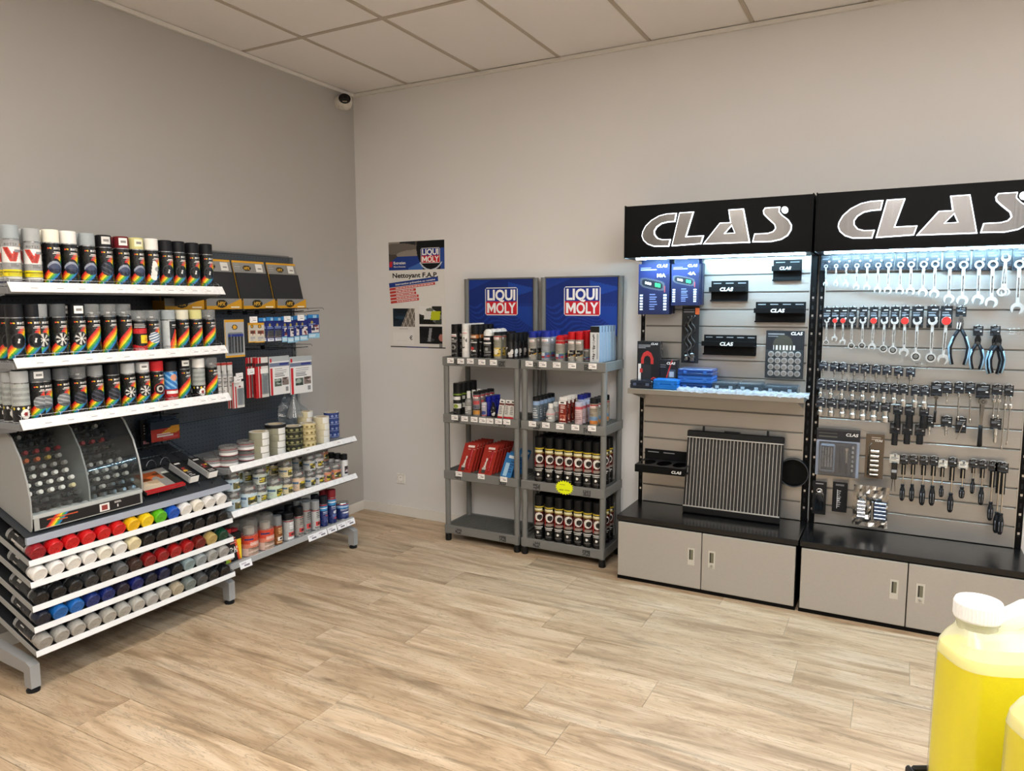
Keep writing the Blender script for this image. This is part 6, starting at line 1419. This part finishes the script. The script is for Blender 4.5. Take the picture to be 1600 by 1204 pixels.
put('tank', mb, t, label='black top tank')
put('core', MB().box(-Wd / 2 + .004, Wd / 2 - .004, .000, .018, .040, Hh - .052, '#262422', 'matte'), t, label='dark finned core')
nf = 27
for i in range(nf):
    x = -Wd / 2 + .008 + (Wd - .016) * i / (nf - 1)
    put('tube', cached(('rtube', round(Hh, 3)), lambda: MB().box(-.0019, .0019, -.004, .001, .042, Hh - .054, '#c3c0ba', 'tin', .0008).mesh('tube')), t, (x, 0, 0))
for z in (.038, Hh - .056): put('clamp_strip', MB().box(-Wd / 2 - .004, Wd / 2 + .004, -.015, -.006, z, z + .007, '#c6c4bf', 'tin', .001), t)
for x in (-Wd / 2 - .004, Wd / 2 - .004): put('side_plate', MB().box(x, x + .008, -.008, .022, .04, Hh - .05, '#1d1d1e', 'satin', .002), t)
# round black bowl
p = at_y(1239, 739, -.13)
t = thing('filter_cup', 'round black cup-shaped oil filter wrench hanging right of the radiator', 'filter wrench', (p.x, -.125, p.z))
put('cup', MB().lathe([(.076, .045), (.082, .04), (.083, .0), (.080, -.002), (.077, .0), (.075, .034), (.0001, .036)], '#0a0b0c', 'blackcoat', 32, close=False), t, rot=(-H90, 0, 0))
put('rim', MB().tube([(.080 * math.cos(q), -.001, .080 * math.sin(q)) for q in np.linspace(0, 2 * math.pi, 36, endpoint=False)], .003, '#3a3b3e', 'satin', 6, closed=True), t)
# ================================================================== hand tools on the right bay
TY_ = -.118                                   # plane of the hanging cards
BAY2 = [o for o in bpy.data.objects if o.name.startswith('tool_display_bay')][-1]
def ring_pts(cx, cz, r, n=16): return [(cx + r * math.cos(2 * math.pi * i / n), cz + r * math.sin(2 * math.pi * i / n)) for i in range(n)]
def open_pts(cx, cz, r, up, tilt=.25):
    """jaw of an open-end spanner; up=+1 opens upwards"""
    pts = []
    for a in np.linspace(-.30 * math.pi, 1.30 * math.pi, 15): pts.append((-r * math.cos(a), -r * math.sin(a)))
    a = [(q[0], q[1]) for q in pts]
    gap = r * .52
    a = [p for p in a if not (p[1] > 0 and abs(p[0]) < gap)]
    left = [p for p in a if p[0] < 0]; right = [p for p in a if p[0] >= 0]
    out = []
    pts = [(-gap, r * .85)] + [(-r * math.cos(q), r * math.sin(q)) for q in np.linspace(.25 * math.pi, -.5 * math.pi, 9)] + [(r * math.cos(q), r * math.sin(q)) for q in np.linspace(-.5 * math.pi, .25 * math.pi, 9)][1:] + [(gap, r * .85), (gap, -r * .05), (gap * .5, -r * .30), (-gap * .5, -r * .30), (-gap, -r * .05)]
    res = []
    for x, z in pts:
        X = x * math.cos(tilt) - z * math.sin(tilt); Z = x * math.sin(tilt) + z * math.cos(tilt); res.append((cx + X, cz + up * Z))
    return res if up > 0 else res[::-1]
def spanner_mb(L, s, top, bottom, topcol=None):
    """z=0 is the centre of the top end, the bottom end hangs at -L"""
    col, fin = '#bdbdbb', 'tin'; mb = MB(); d = s * .45; rt = s * 1.15; rb = s * 1.35
    mb.prism([(-s * .34, -L + rb * .7), (s * .34, -L + rb * .7), (s * .42, -rt * .7), (-s * .42, -rt * .7)], -d * .6, d * .6, col, fin)
    mb.box(-s * .16, s * .16, -d * .66, -d * .6, -L * .75, -L * .3, '#8e8d8a', 'metal')
    for kind, cz, r, up in ((top, 0, rt, 1), (bottom, -L, rb, -1)):
        if kind == 'ring': mb.prism([ring_pts(0, cz, r), ring_pts(0, cz, r * .60, 12)[::-1]], -d, d, col, fin)
        elif kind == 'ratchet':
            mb.prism([ring_pts(0, cz, r * 1.05, 20), ring_pts(0, cz, r * .52, 12)[::-1]], -d, d, col, fin); mb.prism([ring_pts(0, cz, r * .72, 16), ring_pts(0, cz, r * .50, 12)[::-1]], -d * 1.1, d, '#4a4a4a', 'metal')
        elif kind == 'open': mb.prism(open_pts(0, cz, r * 1.1, up), -d, d, col, fin)
        elif kind == 'red': mb.prism([ring_pts(0, cz, r * 1.05, 20)], -d, d, col, fin).lathe([(r * .95, d), (r * .9, d + .003), (.0001, d + .004)], '#c02a26', 'gloss', 16, close=False) if False else mb.prism([ring_pts(0, cz, r * 1.05, 20)], -d, d, col, fin).cyl((0, -d - .004, cz), (0, -d, cz), r * .98, r * 1.0, 18, '#c62d28', 'gloss')
    return mb
def toolcard(w, h, seed, brand=True, col='#23272d', hole=True):
    def f():
        c = Canvas(16, 22, col); c.rect(.35, .85, .80, .87, '#b9bec4').lines(.12, .9, .52, .74, 3, '#6d747c', seed).rect(.08, .6, .42, .47, '#11141a').rect(.68, .88, .42, .52, '#dfe3e6').rect(0, 1, .14, .16, '#3d454d')
        mb = MB().box(-w / 2, w / 2, 0, .0012, 0, h, col, 'gloss').panel(c, (-w / 2, -.0003, 0), (w, 0, 0), (0, 0, h), 'gloss')
        mb.tube([(.012 * math.cos(q), -.001, h - .002 + .008 * math.sin(q)) for q in np.linspace(0, math.pi, 7)], .0012, '#cfd6dc', 'gloss', 5)
        return mb.mesh('card')
    return cached(('tc', round(w, 3), round(h, 3), seed % 3, col), f)
def on_tool(px, py): return at_y(px, py, TY_)
def peg(x, z):
    put('peg', cached('peg', lambda: MB().tube([(0, .03, 0), (0, -.035, 0), (0, -.045, .012)], .002, '#3a3d40', 'metal', 6).mesh('peg')), BAY2, (x - BAYS[1][0], TY_ + .005, z))
def carded(name, label, cat, px, pt, pb, wpx, group, seed=0, col='#23272d'):
    a = on_tool(px, pt); b = on_tool(px, pb); w = on_tool(px + wpx / 2, pt).x - on_tool(px - wpx / 2, pt).x
    t = thing(name, label, cat, (a.x, TY_, b.z), 0, group); h = a.z - b.z
    put('card', toolcard(w, h, seed, col=col), t); peg(a.x, a.z - .004)
    return t, w, h
# row A: combination spanners
S4 = 4.706
RA = [(150, 830, 16), (225, 830, 16), (300, 835, 16), (378, 855, 16), (455, 860, 16.5), (535, 880, 16.5), (612, 885, 16.5), (700, 890, 17.5), (778, 895, 17.5), (870, 905, 18), (955, 915, 18), (1065, 955, 22), (1165, 968, 20), (1280, 965, 22), (1380, 985, 20), (1575, 1030, 22)]
for i, (u, e, wpx) in enumerate(RA):
    px = 1260 + u / S4; pb = 422 + (i > 10) * 2 - i * .15; pt = 392.5 - i * .65
    t, w, h = carded('combination_spanner', 'combination spanner on dark card, %s from left in the top tool row' % ORD[i], 'spanner', px, pt, pb, wpx, 'spanners in the top tool row', i, '#262c36')
    s = .0085 + .0105 * min(i, 14) / 14; zt = .016 + s * .6; L = (on_tool(px, pb).z - on_tool(px, 270 + e / S4).z) + zt - s * 1.2
    put('spanner', spanner_mb(L, s, 'ring', 'open'), t, (0, -.004 - s * .3, zt), (0, -.02, 0))
px = 1260 + 1475 / S4
t, w, h = carded('double_spanner_set', 'pair of large loose spanners hanging with jaws upward in the top tool row', 'spanner', px, 383, 416, 19, 'spanners in the top tool row', 2, '#262c36')
for k_ in (-1, 1):
    put('spanner', spanner_mb(.165, .0155, 'open', 'ring'), t, (-.002, -.008 - .004 * k_, .040), (0, .045 * k_, 0))
# row B: ratchet spanners and pliers
RB = [(155, 320, 0), (215, 295, 1), (275, 320, 1), (342, 350, 0), (422, 350, 0), (500, 362, 1), (580, 375, 0), (655, 388, 0), (730, 405, 1), (822, 437, 0), (935, 448, 0), (1035, 462, 1)]
for i, (u, e, red) in enumerate(RB):
    px = 1260 + u / S4; pt = 480.5 - i * .25; pb = 511 + i * .1
    t, w, h = carded('ratchet_spanner', '%s ratchet spanner on black card, %s from left in the second tool row' % ('red-capped' if red else 'chrome', ORD[i]), 'spanner', px, pt, pb, 13.5 if i < 9 else 19, 'ratchet spanners in the second tool row', i, '#1b1d20')
    s = .0095 + .0085 * i / 11; zt = .036; L = (on_tool(px, pb).z - on_tool(px, 470 + e / S4).z) + zt - s * 1.3
    put('spanner', spanner_mb(L, s, 'red' if red else 'open', 'open' if red else 'ratchet'), t, (0, -.004 - s * .3, zt), (0, random.uniform(-.03, .02), 0))
def pliers_mb(L, spread, nib):
    mb = MB(); k = L / .2
    for sd in (-1, 1):
        path = [(sd * .004, 0, -.055 * k), (sd * (.016 + spread * .4), 0, -.085 * k), (sd * (.022 + spread), 0, -.13 * k), (sd * (.019 + spread * .9), 0, -.17 * k), (sd * (.012 + spread * .8), 0, -.2 * k)]
        mb.tube([(x, y, z) for x, y, z in path], .0085, '#14181f', 'satin', 8); mb.tube([(x + sd * .004, y - .003, z) for x, y, z in path[1:]], .0055, '#86a8bf', 'satin', 6)
        mb.prism([(0, -.06 * k), (sd * .012, -.055 * k), (sd * .014, -.03 * k), (sd * .006, 0), (0, 0)][::sd], -.006, .004, '#3a3d40' if nib else '#8d9092', 'metal')
    mb.cyl((0, -.009, -.05 * k), (0, .006, -.05 * k), .009, None, 14, '#6d7073', 'metal'); return mb
for i, (u, top, bot, wpx, spread) in enumerate(((1140, 45, 465, 17, .018), (1265, 185, 497, 16, .004), (1392, 185, 532, 16, .006))):
    px = 1260 + u / S4
    t, w, h = carded('pliers', ('wide-spread pliers with black and light blue grips in the second tool row', 'small pliers with black and blue grips right of the wide-spread ones', 'larger pliers with black and blue grips at the right end')[i], 'pliers', px, 470 + top / S4, 470 + top / S4 + 15, wpx, 'pliers on the tool wall', i, '#1a1c1f')
    L = on_tool(px, 470 + top / S4 + 12).z - on_tool(px, 470 + bot / S4).z
    put('pliers_body', pliers_mb(L, spread, i), t, (0, -.016, .008), (0, .0, 0))
    if i == 2: put('second_pliers', pliers_mb(L * .97, spread, i), t, (.012, -.034, .008))
    if i == 0: put('safety_clip', MB().tube([(-.012, -.026, -.03), (-.016, -.026, -.06), (-.004, -.026, -.062), (0, -.026, -.03)], .0022, '#d5d8da', 'satin', 6), t)
# rows C, D, E: sockets
def socket_mb(r, L, drive, col='#d3d2ce', fin='metal'):
    return MB().lathe([(drive, 0), (drive, -L * .42), (drive * 1.02, -L * .46), (r, -L * .56), (r, -L + .002), (r * .94, -L), (r * .6, -L), (r * .6, -L + .01)], col, fin, 16, close=False).lathe([(.0001, 0), (drive, 0)], col, fin, 16, close=False)
def bit_mb(r, L): return MB().lathe([(r, 0), (r, -L * .45), (r * .5, -L * .55), (r * .42, -L)], '#c4c2bd', 'chrome', 12, close=False).lathe([(.0001, -L), (r * .42, -L)], '#8a8886', 'chrome', 12, close=False).lathe([(.0001, 0), (r, 0)], '#c4c2bd', 'chrome', 12, close=False)
def srow(name, us, top, bot, ends, wpx, words, cat, kind, sizes):
    for i, u in enumerate(us):
        px = 1260 + u / S4; sl = .012 * u / S4 * 1.0
        t, w, h = carded(name, words % ORD[i], cat, px, 470 + top / S4 + sl * 6, 470 + bot / S4 + sl * 6, wpx, words.split(',')[0] + 's', i, '#1b1f26')
        L = on_tool(px, 470 + bot / S4 + sl * 6).z - on_tool(px, 470 + ends[min(i, len(ends) - 1)] / S4 + sl * 6).z + .012
        r = sizes[0] + (sizes[1] - sizes[0]) * i / max(1, len(us) - 1)
        put('socket' if kind != 'bit' else 'bit', bit_mb(r, L) if kind == 'bit' else (socket_mb(r, L, r * .72) if kind == 'chrome' else socket_mb(r, L, r * .95, '#1b1b1c', 'satin')), t, (0, -.004 - r, .010))
srow('bit_socket', [125, 210, 270, 355, 435, 515, 595, 680, 768], 440, 502, [540, 545, 548, 555, 552, 552, 552, 555, 558], 14.5, 'small bit socket on black card, %s from left in the third tool row', 'socket', 'bit', (.006, .0095))
srow('deep_socket', [110, 185, 265, 345, 420, 495, 575, 650, 720, 805, 875], 570, 640, [692, 695, 695, 698, 695, 698, 700, 700, 718, 718, 722], 14.5, 'deep chrome socket on black card, %s from left in the fourth tool row', 'socket', 'chrome', (.0105, .015))
srow('chrome_socket', [108, 188, 270, 345, 420, 500, 585], 705, 775, [822, 825, 826, 830, 838, 838, 842], 15, 'wide chrome socket on black card, %s from left in the fifth tool row', 'socket', 'chrome', (.015, .020))
srow('impact_socket', [675, 762, 868], 722, 785, [875, 872, 866], 15.5, 'black impact socket on black card, %s from left in the upper black trio', 'socket', 'black', (.015, .019))
srow('impact_socket', [655, 745, 838], 848, 930, [1005, 990, 985], 17, 'black impact socket on black card, %s from left in the lower black trio', 'socket', 'black', (.015, .0165))
def single(name, label, cat, u, top, bot, wpx, seed=0):
    px = 1260 + u / S4
    return (px,) + carded(name, label, cat, px, 470 + top / S4, 470 + bot / S4, wpx, 'single tools on the right bay', seed, '#191b1f')
def zlen(px, vb, ve): return on_tool(px, 470 + vb / S4).z - on_tool(px, 470 + ve / S4).z
def ratchet_mb(L, r, grip=True):
    mb = MB().prism([ring_pts(0, 0, r, 24)], -.008, .006, '#c6c4bf', 'chrome').cyl((0, -.014, 0), (0, -.008, 0), r * .5, None, 16, '#8a8886', 'chrome').cyl((0, -.018, 0), (0, -.014, 0), r * .25, None, 10, '#d9d7d2', 'chrome')
    mb.prism([(-r * .32, -L * .55), (r * .32, -L * .55), (r * .45, -r * .8), (-r * .45, -r * .8)], -.005, .004, '#c0beb9', 'chrome')
    if grip: mb.tube([(0, 0, -L * .53), (0, 0, -L * .62), (0, 0, -L * .85), (0, 0, -L)], r * .55, '#191a1c', 'satin', 10)
    return mb
px, t, w, h = single('small_ratchet', 'small ratchet with black grip beside the sockets', 'ratchet', 960, 600, 700, 18)
put('ratchet', ratchet_mb(zlen(px, 710, 895), .011), t, (0, -.012, -.004))
def extbar_mb(L, r): return MB().lathe([(r * .8, 0), (r, -.002), (r, -.018), (r * .55, -.024), (r * .55, -L + .02), (r * .8, -L + .014), (r * .8, -L)], '#c4c2bd', 'chrome', 12, close=False)
for i, (u, e) in enumerate(((1040, 752), (1125, 872), (1207, 890))):
    px, t, w, h = single('extension_bar', 'chrome extension bar on black card, %s of three, left to right' % ORD[i], 'extension bar', u, 603, 680, 15.5, i); put('bar', extbar_mb(zlen(px, 672, e), .0055 + .001 * i), t, (0, -.010, .004), (0, -.03 * i, 0))
px, t, w, h = single('large_ratchet', 'pair of large ratchets with black grips on one card', 'ratchet', 1302, 612, 715, 22)
for k_ in (0, 1): put('ratchet', ratchet_mb(zlen(px, 745, 1075), .0175 - .002 * k_), t, (-.006 * k_, -.014 - .026 * (1 - k_), -.012), (0, -.06 * k_ + .02, 0))
px, t, w, h = single('universal_joint', 'pair of chrome universal joints on black card', 'socket', 1405, 618, 690, 17)
for k_ in (-1, 1): put('joint', extbar_mb(zlen(px, 690, 868), .0065), t, (.010 * k_, -.010, .002)); put('collar', MB().lathe([(.010, -.032), (.011, -.030), (.011, -.018), (.010, -.016)], '#d9d7d2', 'chrome', 12), t, (.010 * k_, -.010, -.004))
px, t, w, h = single('breaker_bar', 'long chrome breaker bars at the right end of the fourth tool row', 'breaker bar', 1492, 620, 700, 15)
for k_ in (-1, 1): put('bar', extbar_mb(zlen(px, 695, 1075 - 20 * k_), .0062), t, (.010 * k_, -.010 - .004 * k_, .002), (0, .015, 0)); put('collar', MB().lathe([(.008, -.062), (.0095, -.058), (.0095, -.042), (.008, -.038)], '#d9d7d2', 'chrome', 12), t, (.010 * k_, -.010, 0))
for i, (u, tp, bt, e, lab) in enumerate(((908, 850, 930, 980, 'small chrome adaptor on black card beside the black sockets'), (1032, 850, 925, 985, 'chrome adaptor on black card below the extension bars'), (1395, 862, 945, 1040, 'large chrome adaptor on black card beside the ratchet grips'))):
    px, t, w, h = single('socket_adaptor', lab, 'socket', u, tp, bt, 14 if i == 0 else 18, i); put('adaptor', socket_mb(.0055 + .003 * (i == 2), zlen(px, bt - 8, e), .0075 + .003 * (i == 2)), t, (0, -.012, .006))
px, t, w, h = single('pick_up_tool', 'slim silver rod leaning across a black card', 'pick-up tool', 1140, 858, 970, 17); put('rod', MB().cyl((.012, -.008, .06), (-.018, -.012, -.035), .003, .002, 8, '#c4c2bd', 'chrome'), t)
# lower blisters
def wb2(name, label, cat, box, cv, base, dep=.004, Y=None, fin='gloss', text=None):
    return wallbox(name, label, cat, box, TY_ if Y is None else Y, cv, base, dep, fin, text=text)
K6 = lambda x0, y0, x1, y1: (1260 + x0 / S4, 640 + y0 / S4, 1260 + x1 / S4, 640 + y1 / S4)
c = Canvas(60, 64, '#3c3c3e').rect(0, 1, .75, .96, '#26262a').lines(.05, .5, .80, .93, 2, '#55554e', 2).rect(0, 1, .72, .75, '#8f98a8').rect(0, .06, 0, .75, '#8f98a8').rect(.94, 1, 0, .75, '#8f98a8')
t, w, h = wb2('socket_set_blister', 'large clear blister of small socket set with grey case, lower left of right bay', 'blister pack', K6(70, 140, 390, 490), c, '#3c3c3e', text=(.32, .89, .28))
put('case', MB().box(-w * .40, -w * .05, -.022, -.001, h * .08, h * .68, '#7d828a', 'satin', .008).box(-w * .36, -w * .09, -.0235, -.022, h * .14, h * .64, '#3a3c40', 'satin'), t)
for i in range(4): put('bit_row', MB().box(-w * .345 + i * w * .065, -w * .305 + i * w * .065, -.0255, -.0234, h * .2, h * .62, '#8d9094', 'metal'), t)
put('ratchet', ratchet_mb(h * .52, .009), t, (w * .22, -.016, h * .60)); put('handle', MB().cyl((w * .08, -.012, h * .1), (w * .08, -.012, h * .62), .008, .005, 10, '#2a2b2e', 'satin'), t)
for i in range(6): put('socket', cached('mini', lambda: socket_mb(.006, .014, .005).mesh('socket')), t, (w * .35, -.008, h * (.66 - .095 * i)))
put('clear_shell', MB().box(-w * .46, w * .46, -.030, -.029, h * .04, h * .72, '#dfe6ee', 'plexi'), t)
c = Canvas(30, 70, '#5a4c3c').lines(.3, .8, .86, .94, 2, '#b9b0a2', 2)
t, w, h = wb2('socket_rail_card', 'brown card with six silver sockets on a rail', 'card pack', K6(432, 178, 568, 505), c, '#5a4c3c', text=(.2, .855, .4))
for i in range(6): put('socket', MB().cyl((-.018, -.012, h * (.62 - .105 * i)), (.022, -.012, h * (.62 - .105 * i)), .0095 - .0004 * i, None, 14, '#d2d0cb', 'chrome'), t)
put('rail', MB().tube([(-.028, -.008, h * .08), (-.028, -.008, h * .72), (-.016, -.008, h * .80)], .003, '#8d8b86', 'metal', 6), t)
c = Canvas(26, 60, '#161719').lines(.2, .8, .90, .96, 1, '#8d8f92', 2)
t, w, h = wb2('hex_key_card', 'black card with a fan of chrome hex keys, lower left corner of right bay', 'card pack', K6(45, 525, 145, 768), c, '#161719')
for i in range(8): put('hex_key', MB().tube([(-.022 + i * .0062, -.006, h * (.10 + .02 * (i % 3))), (-.018 + i * .0055, -.006, h * .62), (-.004 + i * .002, -.010, h * (.70 + .012 * i))], .0018, '#a9abad', 'chrome', 6), t)
put('ring_clip', MB().tube([(.014 * math.cos(q), -.014, h * .74 + .010 * math.sin(q)) for q in np.linspace(0, 6.283, 16, endpoint=False)], .004, '#d9dadb', 'chrome', 6, closed=True), t)
c = Canvas(26, 60, '#131416').lines(.2, .8, .88, .95, 2, '#8d8f92', 2)
for i in range(9): c.rect(.36, .5 + .03 * (i % 3), .18 + i * .065, .20 + i * .065, '#cfd1d3')
c.rect(.30, .33, .12, .75, '#cfd1d3')
wb2('black_blade_card', 'black card with printed ruler marks beside the hex keys', 'card pack', K6(190, 532, 300, 752), c, '#131416')
# foil pack with two socket holders
random.seed(5); bx = K6(345, 562, 608, 862); Y = -.20
a, b = at_y(bx[0], 770, Y), at_y(bx[2], 770, Y); zt, zb = at_y(1365, bx[1], Y).z, at_y(1365, bx[3], Y).z; w, h = b.x - a.x, zt - zb
t = thing('foil_socket_pack', 'shiny foil bag with two rows of chrome sockets hanging above the black top', 'blister pack', ((a.x + b.x) / 2, Y, zb)); vs = []; nx, nz = 12, 12
for j in range(nz):
    for i in range(nx): vs.append((-w / 2 + w * i / (nx - 1) + random.uniform(-.002, .002), random.uniform(-.006, .006), h * j / (nz - 1)))
put('foil_bag', MB().add(vs, [(j * nx + i, j * nx + i + 1, (j + 1) * nx + i + 1, (j + 1) * nx + i) for j in range(nz - 1) for i in range(nx - 1)], '#a5a39f', 'metal', False), t)
for col_, x0, x1 in ((0, -w * .36, -w * .14), (1, w * .12, w * .44)):
    for i in range(5): put('socket', MB().cyl((x0, -.016, h * (.24 + .09 * i)), (x1, -.016, h * (.24 + .09 * i)), .010, .009, 12, '#c9cbd0' if col_ == 0 else '#7d8aa0', 'chrome'), t)
put('socket_rail', MB().box(w * .02, w * .10, -.02, -.006, h * .2, h * .64, '#8d8f92', 'metal', .003), t)
# screwdrivers
SD = [(720, 335, 400, 540, 662, .0085), (790, 338, 400, 540, 668, .0085), (868, 343, 405, 545, 695, .0095), (940, 345, 408, 550, 698, .0095), (1005, 372, 425, 550, 636, .0078), (1078, 355, 420, 605, 748, .0095), (1155, 383, 435, 560, 645, .0092), (1232, 368, 425, 500, 612, .007), (1300, 375, 430, 560, 695, .0085), (1375, 380, 450, 670, 808, .0088), (1425, 385, 455, 745, 900, .0095), (1452, 388, 458, 748, 905, .0095)]
def driver_mb(Ls, Lh, r):
    mb = MB().lathe([(r * .30, 0), (r * .30, -Ls)], '#c4c2bd', 'chrome', 10)
    mb.lathe([(r * .45, -Ls), (r * .75, -Ls - .004), (r * .62, -Ls - .014), (r * 1.0, -Ls - Lh * .35), (r * 1.06, -Ls - Lh * .6), (r * .92, -Ls - Lh * .9), (r * .55, -Ls - Lh)], '#16181b', 'satin', 14)
    for q in (-.5, .5):
        mb.tube([(r * .9 * math.sin(q), -r * .9 * math.cos(q), -Ls - Lh * f) for f in (.4, .6, .85)], r * .16, '#85878c', 'satin', 5)
    return mb
for i, (u, tp, bt, hs, he, r) in enumerate(SD):
    px = 1260 + u / S4; conv = lambda v: on_tool(px, 640 + v / S4).z
    white = i in (4, 6)
    t, w, h = carded('screwdriver', '%s on %s card, %s from left in the screwdriver row' % ('black-handled screwdriver', 'cream' if white else 'black', ORD[i]), 'screwdriver', px, 640 + tp / S4, 640 + bt / S4, 14.5, 'screwdrivers in the lower tool row', i, '#cfccc2' if white else '#1a1b1d')
    if i == 11: t.location.y -= .016
    put('sleeve', MB().box(-r * 1.2, r * 1.2, -.003, .0, -(conv(bt) - conv(bt + (hs - bt) * .55)), .004, '#121314', 'satin', .001), t)
    put('driver', driver_mb(conv(bt) - conv(hs), conv(hs) - conv(he), r * 1.4), t, (0, -.006 - r * 1.4, .0))
px = 1260 + 652 / S4
t, w, h = carded('voltage_tester', 'slim black tester on a cream card at the left end of the screwdriver row', 'tester', px, 640 + 330 / S4, 640 + 390 / S4, 16, None, 1, '#cfccc2')
put('tester_body', MB().box(-.014, .014, -.014, 0, -.088, .004, '#141517', 'gloss', .003).box(-.012, .012, -.0148, -.0138, -.05, -.035, '#9a9ca0', 'satin'), t)
for k_ in (-1, 1): put('probe', MB().cyl((.005 * k_, -.006, -.088), (.009 * k_, -.006, -.155), .0018, .0012, 6, '#2a2b2d', 'satin'), t)
# empty wire clips
for i, (u, v, lab) in enumerate(((848, 480, 'empty white wire clip after the bit socket row'), (1530, 225, 'empty white wire clip at the right edge beside the pliers'))):
    p = on_tool(1260 + u / S4, 470 + v / S4); mb = MB()
    for z in (-.012, .0, .012): mb.tube([(-.03, 0, z), (.03, 0, z)], .0012, '#cfcfcc', 'metal', 5)
    for x in (-.018, .0, .018): mb.tube([(x, 0, -.016), (x, 0, .016), (x, .035, .016)], .0012, '#cfcfcc', 'metal', 5)
    whole('wire_clip', mb, lab, 'clip', (p.x, TY_, p.z))
# ================================================================== yellow screenwash jugs in the foreground
clear_finish('jug_shell', 0.55, 0.25)
clear_finish('jug_wet', 0.04, 0.25)
def liquid_mat():
    m, nt, out = new_mat('screenwash')
    b = node(nt, 'ShaderNodeBsdfPrincipled'); b.inputs['Roughness'].default_value = .2
    nz = node(nt, 'ShaderNodeTexNoise'); nz.inputs['Scale'].default_value = 3
    nt.links.new(mixc(nt, nz.outputs['Fac'], lin('#e4d600'), lin('#ebe000')), b.inputs['Base Color'])
    b.inputs['Subsurface Weight'].default_value = .35; b.inputs['Subsurface Radius'].default_value = (.05, .05, .004); b.inputs['Subsurface Scale'].default_value = .4
    nt.links.new(b.outputs[0], out.inputs[0]); FIN['screenwash'] = m
liquid_mat()
def sect(x0, x1, d, z, n=36, e=.55, ins=0.0):
    cx, a = (x0 + x1) / 2, (x1 - x0) / 2 - ins; d = d - ins; out = []
    for i in range(n):
        t = 2 * math.pi * i / n; c, s = math.cos(t), math.sin(t)
        out.append((cx + a * math.copysign(abs(c) ** e, c), d * math.copysign(abs(s) ** e, s), z))
    return out
def loft(secs, mats, col, mb):
    n = len(secs[0])
    for k in range(len(secs) - 1):
        mb.add(secs[k] + secs[k + 1], [(i, (i + 1) % n, n + (i + 1) % n, n + i) for i in range(n)], col, mats[k], True)
    mb.add(secs[0], [tuple(range(n))[::-1]], col, mats[0]); mb.add(secs[-1], [tuple(range(n))], col, mats[-1]); return mb
JS = [(0, -.032, .138, .046), (.008, -.037, .145, .051), (.100, -.037, .145, .051), (.230, -.036, .145, .050), (.244, -.034, .142, .047), (.257, -.028, .134, .040), (.266, -.024, .116, .030), (.272, -.0215, .060, .0225)]
LEVEL = .240
def jug(loc, rz, label):
    t = thing('screenwash_jug', label, 'jug', loc, rz)
    put('shell', loft([sect(x0, x1, d, z) for z, x0, x1, d in JS], ['jug_wet', 'jug_wet', 'jug_wet', 'jug_shell', 'jug_shell', 'jug_shell', 'jug_shell'], '#fbfbf2', MB()), t, label='milky plastic shell')
    liq = [j for j in JS if j[0] < LEVEL - .002] + [(LEVEL, -.0345, .1425, .048)]
    put('liquid', loft([sect(x0, x1, d, max(z, .0015), ins=.0016) for z, x0, x1, d in liq], ['screenwash'] * (len(liq) - 1), '#f0e600', MB()), t, label='bright yellow liquid')
    put('neck', MB().lathe([(.0225, .262), (.0225, .278), (.0245, .279), (.0245, .282), (.0225, .283)], '#f0f0e6', 'jug_shell', 24), t)
    mb = MB().lathe([(.0262, .283), (.0268, .285), (.0268, .303), (.0255, .306), (.0001, .306)], '#f0f0ec', 'satin', 28, close=False)
    for i in range(40):
        a = 2 * math.pi * i / 40; mb.box(.0266 * math.cos(a) - .0006, .0266 * math.cos(a) + .0006, .0266 * math.sin(a) - .0006, .0266 * math.sin(a) + .0006, .2855, .302, '#ececea', 'satin')
    put('cap', mb, t)
    put('handle', MB().tube([(.018, 0, .262), (.035, 0, .278), (.06, 0, .291), (.09, 0, .296), (.115, 0, .290), (.130, 0, .268), (.132, 0, .245)], .0155, '#fbfbf2', 'jug_shell', 16), t)
    return t
RZJ = math.atan2(RGT.y, RGT.x)
CZ = .962
c1 = CAM + _ray(1529, 945) * .905
jug((c1.x, c1.y, CZ), RZJ, 'yellow screenwash jug with white cap standing in front at the right')
c2 = CAM + _ray(1662, 1020) * .735
jug((c2.x, c2.y, CZ), RZJ, 'second yellow screenwash jug, nearer and cut off by the right edge')
t = thing('display_stand', 'black tray stand under the yellow jugs, only its corner showing', 'stand', (c1.x, c1.y, 0), RZJ)
put('tray_floor', MB().box(-.037, .50, -.34, .052, CZ - .020, CZ - .0005, '#1b1b1c', 'satin', .002), t)
put('tray_wall', MB().box(-.046, -.038, -.34, .060, CZ - .02, 1.008, '#1b1a19', 'satin', .003), t)
put('tray_wall', MB().box(-.038, .50, .052, .060, CZ - .02, 1.008, '#1b1a19', 'satin', .003), t)
for x, y in ((-.02, -.32), (-.02, .035), (.48, -.32), (.48, .035)): put('leg', MB().box(x - .015, x + .015, y - .015, y + .015, 0, CZ - .02, '#1b1b1c', 'satin', .002), t)
